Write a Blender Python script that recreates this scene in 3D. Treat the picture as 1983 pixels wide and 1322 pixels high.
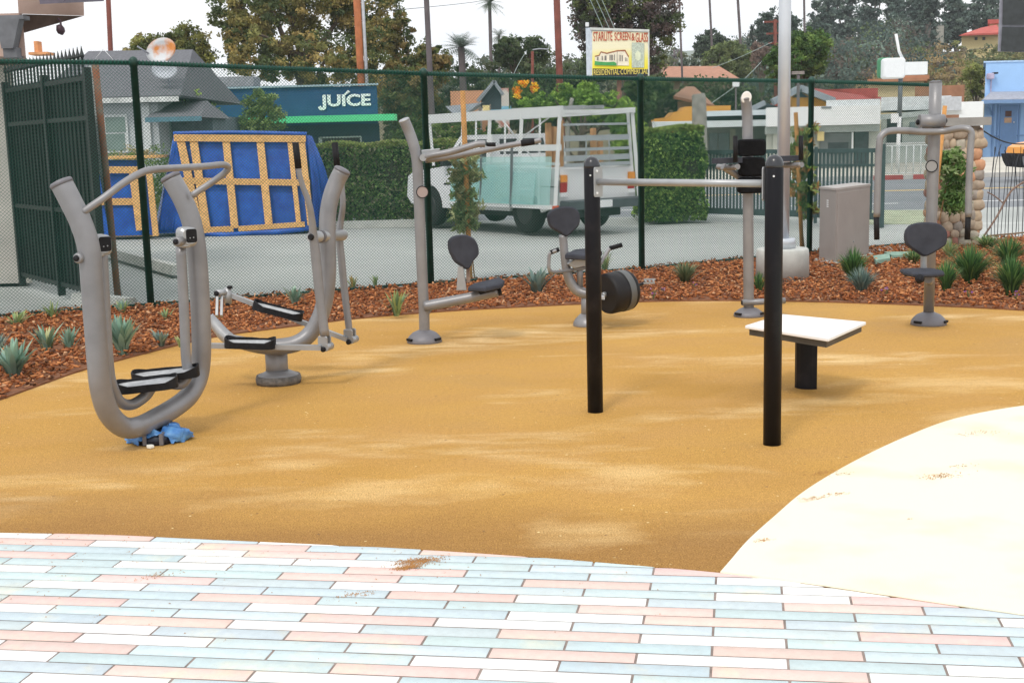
import bpy, bmesh, math, random
import numpy as np
from mathutils import Vector, Matrix
for o in list(bpy.data.objects): bpy.data.objects.remove(o)
SC = bpy.context.scene
COL = SC.collection
# ------------------------------------------------------------------ camera
F, CX, CY, CH = 2420.0, 991.5, 661.0, 1.6
dn = np.array([379., 14840., F]); dn /= np.linalg.norm(dn)
fw = np.array([0., 0., 1.]); YW = fw - dn*(fw@dn); YW /= np.linalg.norm(YW)
UP = -dn; XW = np.cross(YW, UP)
if XW[0] < 0: XW = -XW
cam = bpy.data.cameras.new('camera'); camo = bpy.data.objects.new('camera', cam); COL.objects.link(camo)
cam.sensor_width = 36; cam.lens = F/1983*36; cam.clip_end = 9000; cam.clip_start = .05
M = Matrix.Identity(4)
for i in range(3):
    M[0][i] = XW[i]*(1, -1, -1)[i]; M[1][i] = YW[i]*(1, -1, -1)[i]; M[2][i] = UP[i]*(1, -1, -1)[i]
M[2][3] = CH
camo.matrix_world = M
SC.camera = camo
# ------------------------------------------------------------------ sky, sun, exposure
SUN_EL, SUN_AZ = math.radians(52), math.radians(205)
w = bpy.data.worlds.new("World"); SC.world = w; w.use_nodes = True
nt = w.node_tree; nt.nodes.clear()
out = nt.nodes.new('ShaderNodeOutputWorld'); bg = nt.nodes.new('ShaderNodeBackground')
sky = nt.nodes.new('ShaderNodeTexSky'); sky.sky_type = 'NISHITA'; sky.sun_disc = False
sky.sun_elevation = SUN_EL; sky.sun_rotation = SUN_AZ; sky.dust_density = 4
mx = nt.nodes.new('ShaderNodeMix'); mx.data_type = 'RGBA'; mx.inputs[0].default_value = .9
tc = nt.nodes.new('ShaderNodeTexCoord'); nz = nt.nodes.new('ShaderNodeTexNoise'); nz.inputs['Scale'].default_value = 2.2; nz.inputs['Detail'].default_value = 5
mp = nt.nodes.new('ShaderNodeMapping'); mp.inputs['Scale'].default_value = (1, 1, 3.5)
cr = nt.nodes.new('ShaderNodeValToRGB'); cr.color_ramp.elements[0].position = .3; cr.color_ramp.elements[1].position = .6
cr.color_ramp.elements[0].color = (.90, .93, .98, 1); cr.color_ramp.elements[1].color = (1, 1, 1, 1)
vm = nt.nodes.new('ShaderNodeVectorMath'); vm.operation = 'SCALE'; vm.inputs[3].default_value = 13.3
L = nt.links.new
L(tc.outputs['Generated'], mp.inputs[0]); L(mp.outputs[0], nz.inputs['Vector']); L(nz.outputs[0], cr.inputs[0]); L(cr.outputs[0], vm.inputs[0])
L(sky.outputs[0], mx.inputs[6]); L(vm.outputs[0], mx.inputs[7]); L(mx.outputs[2], bg.inputs[0]); bg.inputs[1].default_value = .1
L(bg.outputs[0], out.inputs[0])
sl = bpy.data.lights.new('sun', 'SUN'); so = bpy.data.objects.new('sun', sl); COL.objects.link(so)
sl.energy = 1.45; sl.angle = math.radians(11); sl.color = (1, .95, .87)
sd = Vector((math.cos(SUN_EL)*math.sin(SUN_AZ), math.cos(SUN_EL)*math.cos(SUN_AZ), math.sin(SUN_EL)))
so.rotation_euler = sd.to_track_quat('Z', 'Y').to_euler()
SC.view_settings.view_transform = 'Standard'; SC.view_settings.look = 'None'; SC.view_settings.gamma = 1
SC.view_settings.exposure = 0.0
# ------------------------------------------------------------------ photo pixel -> place
def ray(x, y):
    d = np.array([x-CX, y-CY, F]); return Vector((d@XW, d@YW, d@UP))
def G(x, y, z=0.0):
    r = ray(x, y); t = (z-CH)/r.z; return Vector((r.x*t, r.y*t, z))
def V(x, y, Y):
    r = ray(x, y); t = Y/r.y; return Vector((r.x*t, Y, CH+r.z*t))
def PP(pts): return [V(*p) for p in pts]
# ------------------------------------------------------------------ materials
MATS = {}
def mat(name, col, rough=.6, metal=0.0, var=.12, scale=8.0, bump=0.0, bscale=60.0, col2=None, spec=.5, detail=4, thr=None, objc=True):
    if name in MATS: return MATS[name]
    m = bpy.data.materials.new(name); m.use_nodes = True; n = m.node_tree.nodes; l = m.node_tree.links.new
    b = n['Principled BSDF']; b.inputs['Roughness'].default_value = rough; b.inputs['Metallic'].default_value = metal
    b.inputs['Specular IOR Level'].default_value = spec
    t = n.new('ShaderNodeTexCoord'); z = n.new('ShaderNodeTexNoise'); z.inputs['Scale'].default_value = scale; z.inputs['Detail'].default_value = detail
    l(t.outputs['Object'], z.inputs['Vector'])
    r = n.new('ShaderNodeValToRGB'); a, c = r.color_ramp.elements
    c1 = tuple(max(0, x*(1-var)) for x in col); c2 = col2 if col2 else tuple(min(1, x*(1+var)) for x in col)
    if thr: a.position, c.position = thr
    else: a.position, c.position = .3, .7
    a.color = (*(col if col2 else c1), 1); c.color = (*c2, 1)
    l(z.outputs[0], r.inputs[0]); l(r.outputs[0], b.inputs['Base Color'])
    if bump:
        z2 = n.new('ShaderNodeTexNoise'); z2.inputs['Scale'].default_value = bscale; z2.inputs['Detail'].default_value = 3
        l(t.outputs['Object'], z2.inputs['Vector'])
        bp = n.new('ShaderNodeBump'); bp.inputs['Strength'].default_value = bump; bp.inputs['Distance'].default_value = .01
        l(z2.outputs[0], bp.inputs['Height']); l(bp.outputs[0], b.inputs['Normal'])
    MATS[name] = m; return m
def tintmat(name, rough=.7, trans=0.0, nscale=0, spec=.3):
    if name in MATS: return MATS[name]
    m = bpy.data.materials.new(name); m.use_nodes = True; n = m.node_tree.nodes; l = m.node_tree.links.new
    b = n['Principled BSDF']; b.inputs['Roughness'].default_value = rough; b.inputs['Specular IOR Level'].default_value = spec
    a = n.new('ShaderNodeAttribute'); a.attribute_name = 'tint'
    src = a.outputs['Color']
    if nscale:
        t = n.new('ShaderNodeTexCoord'); z = n.new('ShaderNodeTexNoise'); z.inputs['Scale'].default_value = nscale; z.inputs['Detail'].default_value = 5
        l(t.outputs['Object'], z.inputs['Vector'])
        mr = n.new('ShaderNodeMapRange'); mr.inputs[3].default_value = .86; mr.inputs[4].default_value = 1.1; l(z.outputs[0], mr.inputs[0])
        v = n.new('ShaderNodeVectorMath'); v.operation = 'SCALE'; l(src, v.inputs[0]); l(mr.outputs[0], v.inputs[3]); src = v.outputs[0]
    l(src, b.inputs['Base Color'])
    if trans:
        tr = n.new('ShaderNodeBsdfTranslucent'); l(src, tr.inputs[0]); ms = n.new('ShaderNodeMixShader'); ms.inputs[0].default_value = trans
        l(b.outputs[0], ms.inputs[1]); l(tr.outputs[0], ms.inputs[2]); l(ms.outputs[0], n['Material Output'].inputs[0])
    MATS[name] = m; return m
STEEL = mat('powder_coat_grey', (.25, .248, .256), .38, .3, .15, 5, .12, 180)
STEEL2 = mat('powder_coat_dark_grey', (.175, .17, .185), .5, .25, .1, 5, .1, 120)
LSTEEL = mat('light_grey_aluminium', (.37, .38, .39), .4, .4, .1, 7)
BLACK = mat('black_rubber', (.011, .011, .013), .6, 0, .3, 20, .2, 150, spec=.22)
BPOST = mat('black_powder_coat', (.007, .007, .010), .45, 0, .3, 9, .08, 200, col2=(.02, .018, .02), thr=(.55, .8), spec=.2)
PAD = mat('charcoal_pad_foam', (.046, .050, .064), .8, 0, .2, 10, .25, 220, spec=.2)
GREY_TREAD = mat('pale_grey_tread', (.42, .43, .44), .6, 0, .25, 25)
GREEN = mat('green_vinyl', (.006, .05, .036), .5, 0, .25, 10)
GREENW = mat('green_vinyl_wire', (.010, .085, .058), .5, 0, .2, 3, spec=.3)
CONC = mat('concrete', (.50, .51, .48), .85, 0, .12, 6, .3, 90)
WHITE = mat('white_paint', (.78, .79, .80), .5, 0, .05, 4)
WOODC = mat('raw_timber', (.72, .42, .16), .75, 0, .18, 14, .2, 40)
GLASSD = mat('dark_window_glass', (.03, .035, .04), .12, 0, .3, 3)
IRON = mat('dark_green_iron', (.007, .015, .015), .5, 0, .3, 8)
# ------------------------------------------------------------------ things
def tag(o, label=None, cat=None, group=None, kind=None):
    if label: o['label'] = label
    if cat: o['category'] = cat
    if group: o['group'] = group
    if kind: o['kind'] = kind
    return o
def thing(name, loc, label, cat, group=None):
    o = bpy.data.objects.new(name, None); COL.objects.link(o); o.location = loc; o.empty_display_size = .2
    return tag(o, label, cat, group)
def wloc(o):
    v = Vector((0, 0, 0))
    while o: v += o.location; o = o.parent
    return v
class MB:
    def __init__(s): s.v = []; s.f = []; s.sm = []
    def add(s, vs, fs, smooth=False):
        b = len(s.v); s.v += [tuple(v) for v in vs]; s.f += [tuple(i+b for i in f) for f in fs]; s.sm += [smooth]*len(fs); return s
    def hexa(s, p):   # 8 points: bottom 4 (ccw), top 4
        return s.add(p, [(3, 2, 1, 0), (4, 5, 6, 7), (0, 1, 5, 4), (1, 2, 6, 5), (2, 3, 7, 6), (3, 0, 4, 7)])
    def box(s, c, d, rz=0.0, ax=None):
        c = Vector(c)
        if ax is None: X = Vector((math.cos(rz), math.sin(rz), 0)); Y = Vector((-math.sin(rz), math.cos(rz), 0)); Z = Vector((0, 0, 1))
        else: X, Y, Z = ax
        X, Y, Z = X*d[0]/2, Y*d[1]/2, Z*d[2]/2
        return s.hexa([c-X-Y-Z, c+X-Y-Z, c+X+Y-Z, c-X+Y-Z, c-X-Y+Z, c+X-Y+Z, c+X+Y+Z, c-X+Y+Z])
    def rbox(s, c, d, r=.01, rz=0.0, ax=None, seg=3):   # rounded box in its X-Z outline, bevelled rims
        c = Vector(c)
        if ax is None: X = Vector((math.cos(rz), math.sin(rz), 0)); Y = Vector((-math.sin(rz), math.cos(rz), 0)); Z = Vector((0, 0, 1))
        else: X, Y, Z = ax
        o = []
        for cx, cz, a0 in ((1, 1, 0), (-1, 1, 90), (-1, -1, 180), (1, -1, 270)):
            for k in range(seg+1):
                a = math.radians(a0+90*k/seg); o.append(((d[0]/2-r)*cx+r*math.cos(a), (d[2]/2-r)*cz+r*math.sin(a)))
        return s.slab([c+X*a+Z*b for a, b in o], Y, d[1], min(r*.5, d[1]*.3))
    def slab(s, pts, N, th, bev=0.0):   # outline pts (centre plane), extruded +-th/2 along N with rim bevel
        N = Vector(N).normalized(); n = len(pts); c = sum((Vector(p) for p in pts), Vector())/n
        rings = []
        if bev > 0: prof = [(-th/2, -bev), (-th/2+bev, 0), (th/2-bev, 0), (th/2, -bev)]
        else: prof = [(-th/2, 0), (th/2, 0)]
        vs = []
        for h, k in prof:
            for p in pts:
                p = Vector(p); d = (p-c); L_ = d.length or 1; vs.append(p+d/L_*k+N*h)
        fs = []
        for a in range(len(prof)-1):
            for i in range(n): j = (i+1) % n; fs.append((a*n+i, a*n+j, (a+1)*n+j, (a+1)*n+i))
        fs.append(tuple(range(n-1, -1, -1))); fs.append(tuple((len(prof)-1)*n+i for i in range(n)))
        return s.add(vs, fs)
    def tube(s, pts, r, n=14, smooth=True, cap=True, curve=True, sub=5, flat=None):
        P_ = [Vector(p) for p in pts]; R_ = list(r) if isinstance(r, (list, tuple)) else [r]*len(P_)
        if curve and len(P_) > 2:
            Q = []; RR = []
            for i in range(len(P_)-1):
                p0 = P_[max(i-1, 0)]; p1 = P_[i]; p2 = P_[i+1]; p3 = P_[min(i+2, len(P_)-1)]
                for k in range(sub):
                    t = k/sub
                    Q.append(.5*((2*p1)+(p2-p0)*t+(2*p0-5*p1+4*p2-p3)*t*t+(3*p1-p0-3*p2+p3)*t**3)); RR.append(R_[i]*(1-t)+R_[i+1]*t)
            Q.append(P_[-1]); RR.append(R_[-1]); P_, R_ = Q, RR
        T = []
        for i in range(len(P_)):
            a = P_[max(i-1, 0)]; b = P_[min(i+1, len(P_)-1)]; T.append((b-a).normalized())
        u = T[0].orthogonal().normalized()
        if flat is not None: u = (Vector(flat)-T[0]*Vector(flat).dot(T[0])).normalized()
        vs = []
        for i, p in enumerate(P_):
            u = (u-T[i]*u.dot(T[i])).normalized(); v = T[i].cross(u)
            for k in range(n):
                a = 2*math.pi*k/n; vs.append(p+(u*math.cos(a)+v*math.sin(a))*R_[i])
        fs = []
        for i in range(len(P_)-1):
            for k in range(n): j = (k+1) % n; fs.append((i*n+k, i*n+j, (i+1)*n+j, (i+1)*n+k))
        b = len(s.v); s.add(vs, fs, smooth)
        if cap: s.f += [tuple(b+k for k in range(n-1, -1, -1)), tuple(b+(len(P_)-1)*n+k for k in range(n))]; s.sm += [False, False]
        return s
    def lathe(s, prof, o, ax=(0, 0, 1), n=24, smooth=True, sx=1.0):  # prof: (r, h) along ax
        ax = Vector(ax).normalized(); o = Vector(o); u = ax.orthogonal().normalized()
        if abs(ax.z) > .99: u = Vector((1, 0, 0))
        v = ax.cross(u); vs = []
        for r, h in prof:
            for k in range(n):
                a = 2*math.pi*k/n; vs.append(o+ax*h+(u*math.cos(a)*sx+v*math.sin(a))*r)
        fs = []
        for i in range(len(prof)-1):
            for k in range(n): j = (k+1) % n; fs.append((i*n+k, i*n+j, (i+1)*n+j, (i+1)*n+k))
        b = len(s.v); s.add(vs, fs, smooth)
        s.f += [tuple(b+k for k in range(n-1, -1, -1)), tuple(b+(len(prof)-1)*n+k for k in range(n))]; s.sm += [False, False]
        return s
    def beam(s, a, b, w_, h_, up=(0, 0, 1)):
        a = Vector(a); b = Vector(b); T = (b-a); L_ = T.length; T.normalize(); U = Vector(up); S = T.cross(U).normalized(); U = S.cross(T)
        return s.box((a+b)/2, (L_, w_, h_), ax=(T, S, U))
    def build(s, name, m, parent=None, label=None, fix=True):
        me = bpy.data.meshes.new(name); off = wloc(parent) if parent else Vector()
        o = bpy.data.objects.new(name, me); COL.objects.link(o)
        if parent is None:
            a = np.array(s.v); off = Vector(((a[:, 0].min()+a[:, 0].max())/2, (a[:, 1].min()+a[:, 1].max())/2, a[:, 2].min())); o.location = off
        else: o.parent = parent
        me.from_pydata([(v[0]-off.x, v[1]-off.y, v[2]-off.z) for v in s.v], [], s.f); me.polygons.foreach_set('use_smooth', s.sm)
        if fix:
            bm = bmesh.new(); bm.from_mesh(me); bmesh.ops.recalc_face_normals(bm, faces=bm.faces); bm.to_mesh(me); bm.free()
        me.materials.append(m); me.update()
        if label: o['label'] = label
        return o
def part(parent, name, m, fn, label=None):
    b = MB(); fn(b); return b.build(name, m, parent, label)
def npmesh(name, v, f, m, parent=None, tint=None, off=None):   # numpy arrays; f (k, n) quads/tris; tint per vertex
    me = bpy.data.meshes.new(name); o = bpy.data.objects.new(name, me); COL.objects.link(o)
    if parent is not None: off = np.array(wloc(parent)); o.parent = parent
    elif off is None: off = np.zeros(3)
    else: o.location = off
    v = v-np.array(off); k, n = f.shape
    me.vertices.add(len(v)); me.vertices.foreach_set('co', v.astype(np.float32).ravel())
    me.loops.add(k*n); me.loops.foreach_set('vertex_index', f.astype(np.int32).ravel())
    me.polygons.add(k); me.polygons.foreach_set('loop_start', np.arange(0, k*n, n, dtype=np.int32))
    me.polygons.foreach_set('loop_total', np.full(k, n, dtype=np.int32))
    if tint is not None:
        a = me.attributes.new('tint', 'FLOAT_COLOR', 'POINT'); c = np.ones((len(v), 4), dtype=np.float32); c[:, :3] = tint; a.data.foreach_set('color', c.ravel())
    me.update(calc_edges=True); me.materials.append(m); return o
def clean(me): me.validate()
# rectangles seen square-on: box whose front face spans the pixel rectangle at depth Y
def pbox(b, x0, x1, y0, y1, Y, dep=.1):
    c0 = V(x0, (y0+y1)/2, Y); c1 = V(x1, (y0+y1)/2, Y); t = V((x0+x1)/2, y0, Y); u = V((x0+x1)/2, y1, Y)
    k0 = k1 = 1.0
    if dep >= 1.5: k0 = k1 = (Y+dep)/Y   # deep buildings splay with their plots: the side walls run back from the street front
    return b.hexa([(c0.x, Y, u.z), (c1.x, Y, u.z), (c1.x*k1, Y+dep, u.z), (c0.x*k0, Y+dep, u.z), (c0.x, Y, t.z), (c1.x, Y, t.z), (c1.x*k1, Y+dep, t.z), (c0.x*k0, Y+dep, t.z)])
def ppoly(b, pts, Y, th=.05, bev=0): return b.slab([V(x, y, Y+th/2) for x, y in pts], (0, 1, 0), th, bev)
# ------------------------------------------------------------------ foliage
LEAF = tintmat('leaves', .65, .35); TL = 1.5
def leafcloud(name, blobs, n, size, cols, parent, seed=1, clump=.22, shell=.5, per=45, asp=.55, zmin=None):
    rg = np.random.default_rng(seed)
    vol = np.array([b[1][0]*b[1][2]+b[1][1]*b[1][2] for b in blobs]); vol = vol/vol.sum()
    nc = max(4, n//per); bi = rg.choice(len(blobs), nc, p=vol)
    C = np.array([tuple(blobs[i][0]) for i in bi]); R = np.array([blobs[i][1] for i in bi])
    d = rg.normal(size=(nc, 3)); d /= np.linalg.norm(d, axis=1)[:, None]
    rad = shell+(1.02-shell)*rg.random(nc)**.6; cc = C+d*R*rad[:, None]
    cr_ = R.mean(1)*clump*rg.uniform(.5, 1.3, nc)
    k = rg.integers(0, nc, n); g = rg.normal(size=(n, 3)); g /= np.maximum(.3, np.linalg.norm(g, axis=1))[:, None]
    p = cc[k]+g*(cr_[k]*rg.random(n)**.5)[:, None]*np.array([1.15, 1.15, .8])
    if zmin is not None: p[:, 2] = np.maximum(p[:, 2], zmin)
    a = rg.normal(size=(n, 3)); a /= np.linalg.norm(a, axis=1)[:, None]
    b = rg.normal(size=(n, 3)); b = np.cross(a, b); b /= np.linalg.norm(b, axis=1)[:, None]
    s = (size*rg.uniform(.6, 1.35, n))[:, None]; a = a*s*.5; b = b*s*.5*asp
    v = np.stack([p-a, p-b, p+a, p+b], 1).reshape(-1, 3); f = np.arange(4*n).reshape(n, 4)
    cols = np.array(cols); cc_ = cols[rg.integers(0, len(cols), nc)]*rg.uniform(.75, 1.25, (nc, 1))*TL
    t = cc_[k]*rg.uniform(.72, 1.3, (n, 1)); t = np.repeat(t, 4, 0)
    return npmesh(name, v, f, LEAF, parent, np.clip(t, 0, 1))
BARK = mat('bark', (.10, .075, .055), .9, 0, .35, 9, .5, 30)
def tree(name, label, base, blobs, n, size, cols, trunk_r=.2, seed=1, group=None, cat='tree', limbs=5, bark=None, **kw):
    t = thing(name, base, label, cat, group); rg = random.Random(seed)
    cen = sum((Vector(b[0]) for b in blobs), Vector())/len(blobs); base = Vector(base)
    b = MB(); top = Vector((cen.x, cen.y, max(cen.z, base.z+.5)))
    mid = base.lerp(top, .5)+Vector((rg.uniform(-.1, .1), rg.uniform(-.1, .1), 0))*(top-base).length*.3
    b.tube([base, mid, top], [trunk_r, trunk_r*.75, trunk_r*.35], 8)
    for i in range(limbs):
        q = Vector(blobs[i % len(blobs)][0]); r_ = blobs[i % len(blobs)][1]
        e = q+Vector((rg.uniform(-.7, .7)*r_[0], rg.uniform(-.7, .7)*r_[1], rg.uniform(-.2, .7)*r_[2])); st = base.lerp(top, rg.uniform(.35, .8))
        b.tube([st, (st+e)/2+Vector((0, 0, .1*r_[2])), e], [trunk_r*.45, trunk_r*.3, trunk_r*.1], 6)
    b.build('trunk', bark or BARK, t)
    leafcloud('crown', blobs, n, size, cols, t, seed, **kw)
    return t
def pblob(x0, x1, y0, y1, Y, dy=None):
    c = V((x0+x1)/2, (y0+y1)/2, Y); rx = (V(x1, (y0+y1)/2, Y).x-V(x0, (y0+y1)/2, Y).x)/2; rz = (V((x0+x1)/2, y0, Y).z-V((x0+x1)/2, y1, Y).z)/2
    return (c, (rx, dy or max(rx, rz)*.9, rz))
def gnd(x, Y): return Vector((V(x, 300, Y).x, Y, 0))
# ------------------------------------------------------------------ the ground
def catmull(pts, sub=8):
    P_ = [Vector(p) for p in pts]; Q = []
    for i in range(len(P_)-1):
        p0 = P_[max(i-1, 0)]; p1 = P_[i]; p2 = P_[i+1]; p3 = P_[min(i+2, len(P_)-1)]
        for k in range(sub):
            t = k/sub; Q.append(.5*((2*p1)+(p2-p0)*t+(2*p0-5*p1+4*p2-p3)*t*t+(3*p1-p0-3*p2+p3)*t**3))
    Q.append(P_[-1]); return Q
def sheet(name, pts, z, m, kind='structure', th=0.0):
    b = MB(); n = len(pts)
    vs = [(p.x, p.y, z) for p in pts]+[(p.x, p.y, z-.05) for p in pts]
    from mathutils.geometry import tessellate_polygon
    bm = bmesh.new(); top = [bm.verts.new(v) for v in vs[:n]]; bot = [bm.verts.new(v) for v in vs[n:]]
    for tri in tessellate_polygon([[Vector((p.x, p.y, 0)) for p in pts]]):
        if len(set(tri)) == 3: bm.faces.new([top[i] for i in tri])
    for i in range(n): j = (i+1) % n; bm.faces.new((top[i], bot[i], bot[j], top[j]))
    bm.normal_update()
    for f in bm.faces:
        if abs(f.normal.z) > .9 and f.normal.z < 0: f.normal_flip()
    me = bpy.data.meshes.new(name); bm.to_mesh(me); bm.free(); me.materials.append(m)
    o = bpy.data.objects.new(name, me); COL.objects.link(o); o['kind'] = kind; return o
asphalt = mat('parking_asphalt', (.36, .38, .365), .9, 0, .1, .5, .25, 120, col2=(.43, .45, .43))
roadm = mat('road_asphalt', (.19, .205, .225), .9, 0, .1, .4, .2, 120, col2=(.25, .265, .28))
earth = mat('dry_earth', (.22, .18, .12), .95, 0, .2, .05)
# far terrain with the hill on the right
def hz(x, y):
    d = math.hypot(x, y)
    h = 11.5*math.exp(-((x-85)/75)**2)*max(0, min(1, (d-75)/110))
    h += 9*math.exp(-((x+10)/60)**2)*max(0, min(1, (d-90)/150)); return h-.06
hillm = mat('hill_scrub', (.10, .10, .05), .95, 0, .2, .15, col2=(.17, .14, .075))
b = MB(); xs = np.linspace(-400, 520, 70); ys = np.concatenate([np.linspace(-60, 260, 50), np.linspace(280, 830, 12)])
vs = []; fs = []
for j, y in enumerate(ys):
    for i, x in enumerate(xs):
        xx = x*(1 if y < 260 else 1+(y-260)/1200); vs.append((xx, y, hz(xx, y)))
for j in range(len(ys)-1):
    for i in range(len(xs)-1): a = j*len(xs)+i; fs.append((a, a+1, a+1+len(xs), a+len(xs)))
b.add(vs, fs, True); tag(b.build('ground', hillm, None, fix=False), kind='structure')
b = MB(); vs = []; fs = []; N = 90; rg = random.Random(4)
for i in range(N+1):
    x = -560+i*20; h = 28+30*math.exp(-((x-130)/110)**2)+20*math.exp(-((x-500)/230)**2)+3.5*math.sin(i*.9)+2*math.sin(i*2.3)+rg.uniform(-1, 1)
    vs += [(x, 780, -1), (x, 830, h*.6), (x, 880, h)]
for i in range(N):
    for k in range(2): a = i*3+k; fs.append((a, a+3, a+4, a+1))
b.add(vs, fs, True); tag(b.build('mountains', mat('mountain_scrub', (.20, .24, .20), .95, 0, .2, .004), None), kind='structure')
sheet('parking_lot', [Vector(p) for p in ((-26, 6, 0), (60, 6, 0), (60, 25.4, 0), (-26, 25.4, 0))], -.045, asphalt)
sheet('road', [Vector(p) for p in ((-40, 25.4, 0), (150, 25.4, 0), (150, 40.5, 0), (-40, 40.5, 0))], -.049, roadm)
b = MB()
for y0, x0, x1 in ((27.7, 2, 60),):
    x = x0
    while x < x1: b.box((x+1.2, y0, -.047), (2.6, .13, .006)); x += 4.1
tag(b.build('lane_markings', mat('road_white', (.75, .76, .76), .7), None, 'row of white dashes painted along the near lane'), kind='structure')
b = MB(); b.box((60, 33.2, -.047), (140, .13, .006)); b.box((60, 33.5, -.047), (140, .13, .006))
tag(b.build('centre_line', mat('road_yellow', (.72, .52, .22), .7), None), kind='structure')
tan = mat('sidewalk_concrete', (.56, .53, .46), .9, 0, .08, .6, .2, 80)
sheet('sidewalk', [Vector(p) for p in ((-40, 40.6, 0), (150, 40.6, 0), (150, 62, 0), (-40, 62, 0))], .06, tan)
red = mat('kerb_red', (.42, .09, .09), .8, 0, .15, 3); kw = mat('kerb_grey', (.5, .5, .48), .85, 0, .1, 3)
c = V(1690, 345, 40.5).x; d_ = V(1748, 345, 40.5).x; e = V(1767, 345, 40.5).x; f_ = V(1830, 345, 40.5).x
b = MB(); b.box(((c+d_)/2, 40.52, .02), (d_-c, .18, .15)); b.box(((e+f_)/2, 40.52, .02), (f_-e, .18, .15)); tag(b.build('red_kerb', red), kind='structure')
b = MB(); b.box(((-40+c)/2, 40.52, .02), (c+40, .18, .15)); b.box(((d_+e)/2, 40.52, .02), (e-d_, .18, .148)); b.box(((f_+150)/2, 40.52, .02), (150-f_, .18, .15)); tag(b.build('kerb', kw), kind='structure')
# near verge and drive strip past the sliding gate
sheet('grass_verge', [G(1650, 405), G(1830, 405), G(1830, 430), G(1650, 432)], -.02, mat('dry_verge', (.40, .44, .30), .95, 0, .2, 3, .3, 60))
sheet('drive_apron', [G(1640, 432), G(1990, 426), G(1990, 462), G(1700, 484), G(1640, 487)], -.03, mat('apron_concrete', (.46, .48, .46), .9, 0, .1, 1.2, .2, 80))
# rubber surface, cream surface
BACK = [(-260, 868), (-120, 815), (0, 775), (80, 746), (160, 718), (260, 691), (350, 668), (430, 651), (560, 634), (700, 617), (860, 604), (1000, 596), (1120, 590), (1250, 585), (1400, 583), (1560, 585), (1700, 589), (1850, 595), (1983, 602), (2140, 612), (2400, 632)]
back = catmull([G(*p) for p in BACK]+[Vector((7.6, 9.6, 0)), Vector((13.5, 8.0, 0))], 4)
FRONT = [(-300, 1024), (0, 1030), (200, 1034), (400, 1043), (600, 1052), (800, 1062), (1000, 1075), (1200, 1091), (1395, 1108), (1550, 1128), (1700, 1150), (1840, 1171), (1983, 1191), (2300, 1240)]
fe = G(2300, 1240); fd = fe-G(1983, 1191); fe2 = fe+fd*((13.5-fe.x)/fd.x)*.999
front = catmull([G(*p) for p in FRONT]+[fe2], 4)
CREAM = [(1395, 1108), (1415, 1085), (1450, 1045), (1500, 1000), (1560, 950), (1650, 896), (1750, 848), (1850, 811), (1983, 786), (2150, 770), (2400, 758)]
cream = catmull([G(*p) for p in CREAM]+[Vector((8.2, 7.6, 0)), Vector((13.4, 6.6, 0))], 5)
BLOT = [(*G(x, y).xy, rx, ry, a) for x, y, rx, ry, a in ((1225, 925, .38, .30, .5), (740, 950, .85, .28, .12), (1840, 742, .75, .33, -.1), (560, 900, .4, .15, .2), (1940, 800, .55, .22, .35), (1130, 1030, .28, .25, 0), (1600, 780, .7, .18, .3))]
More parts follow.
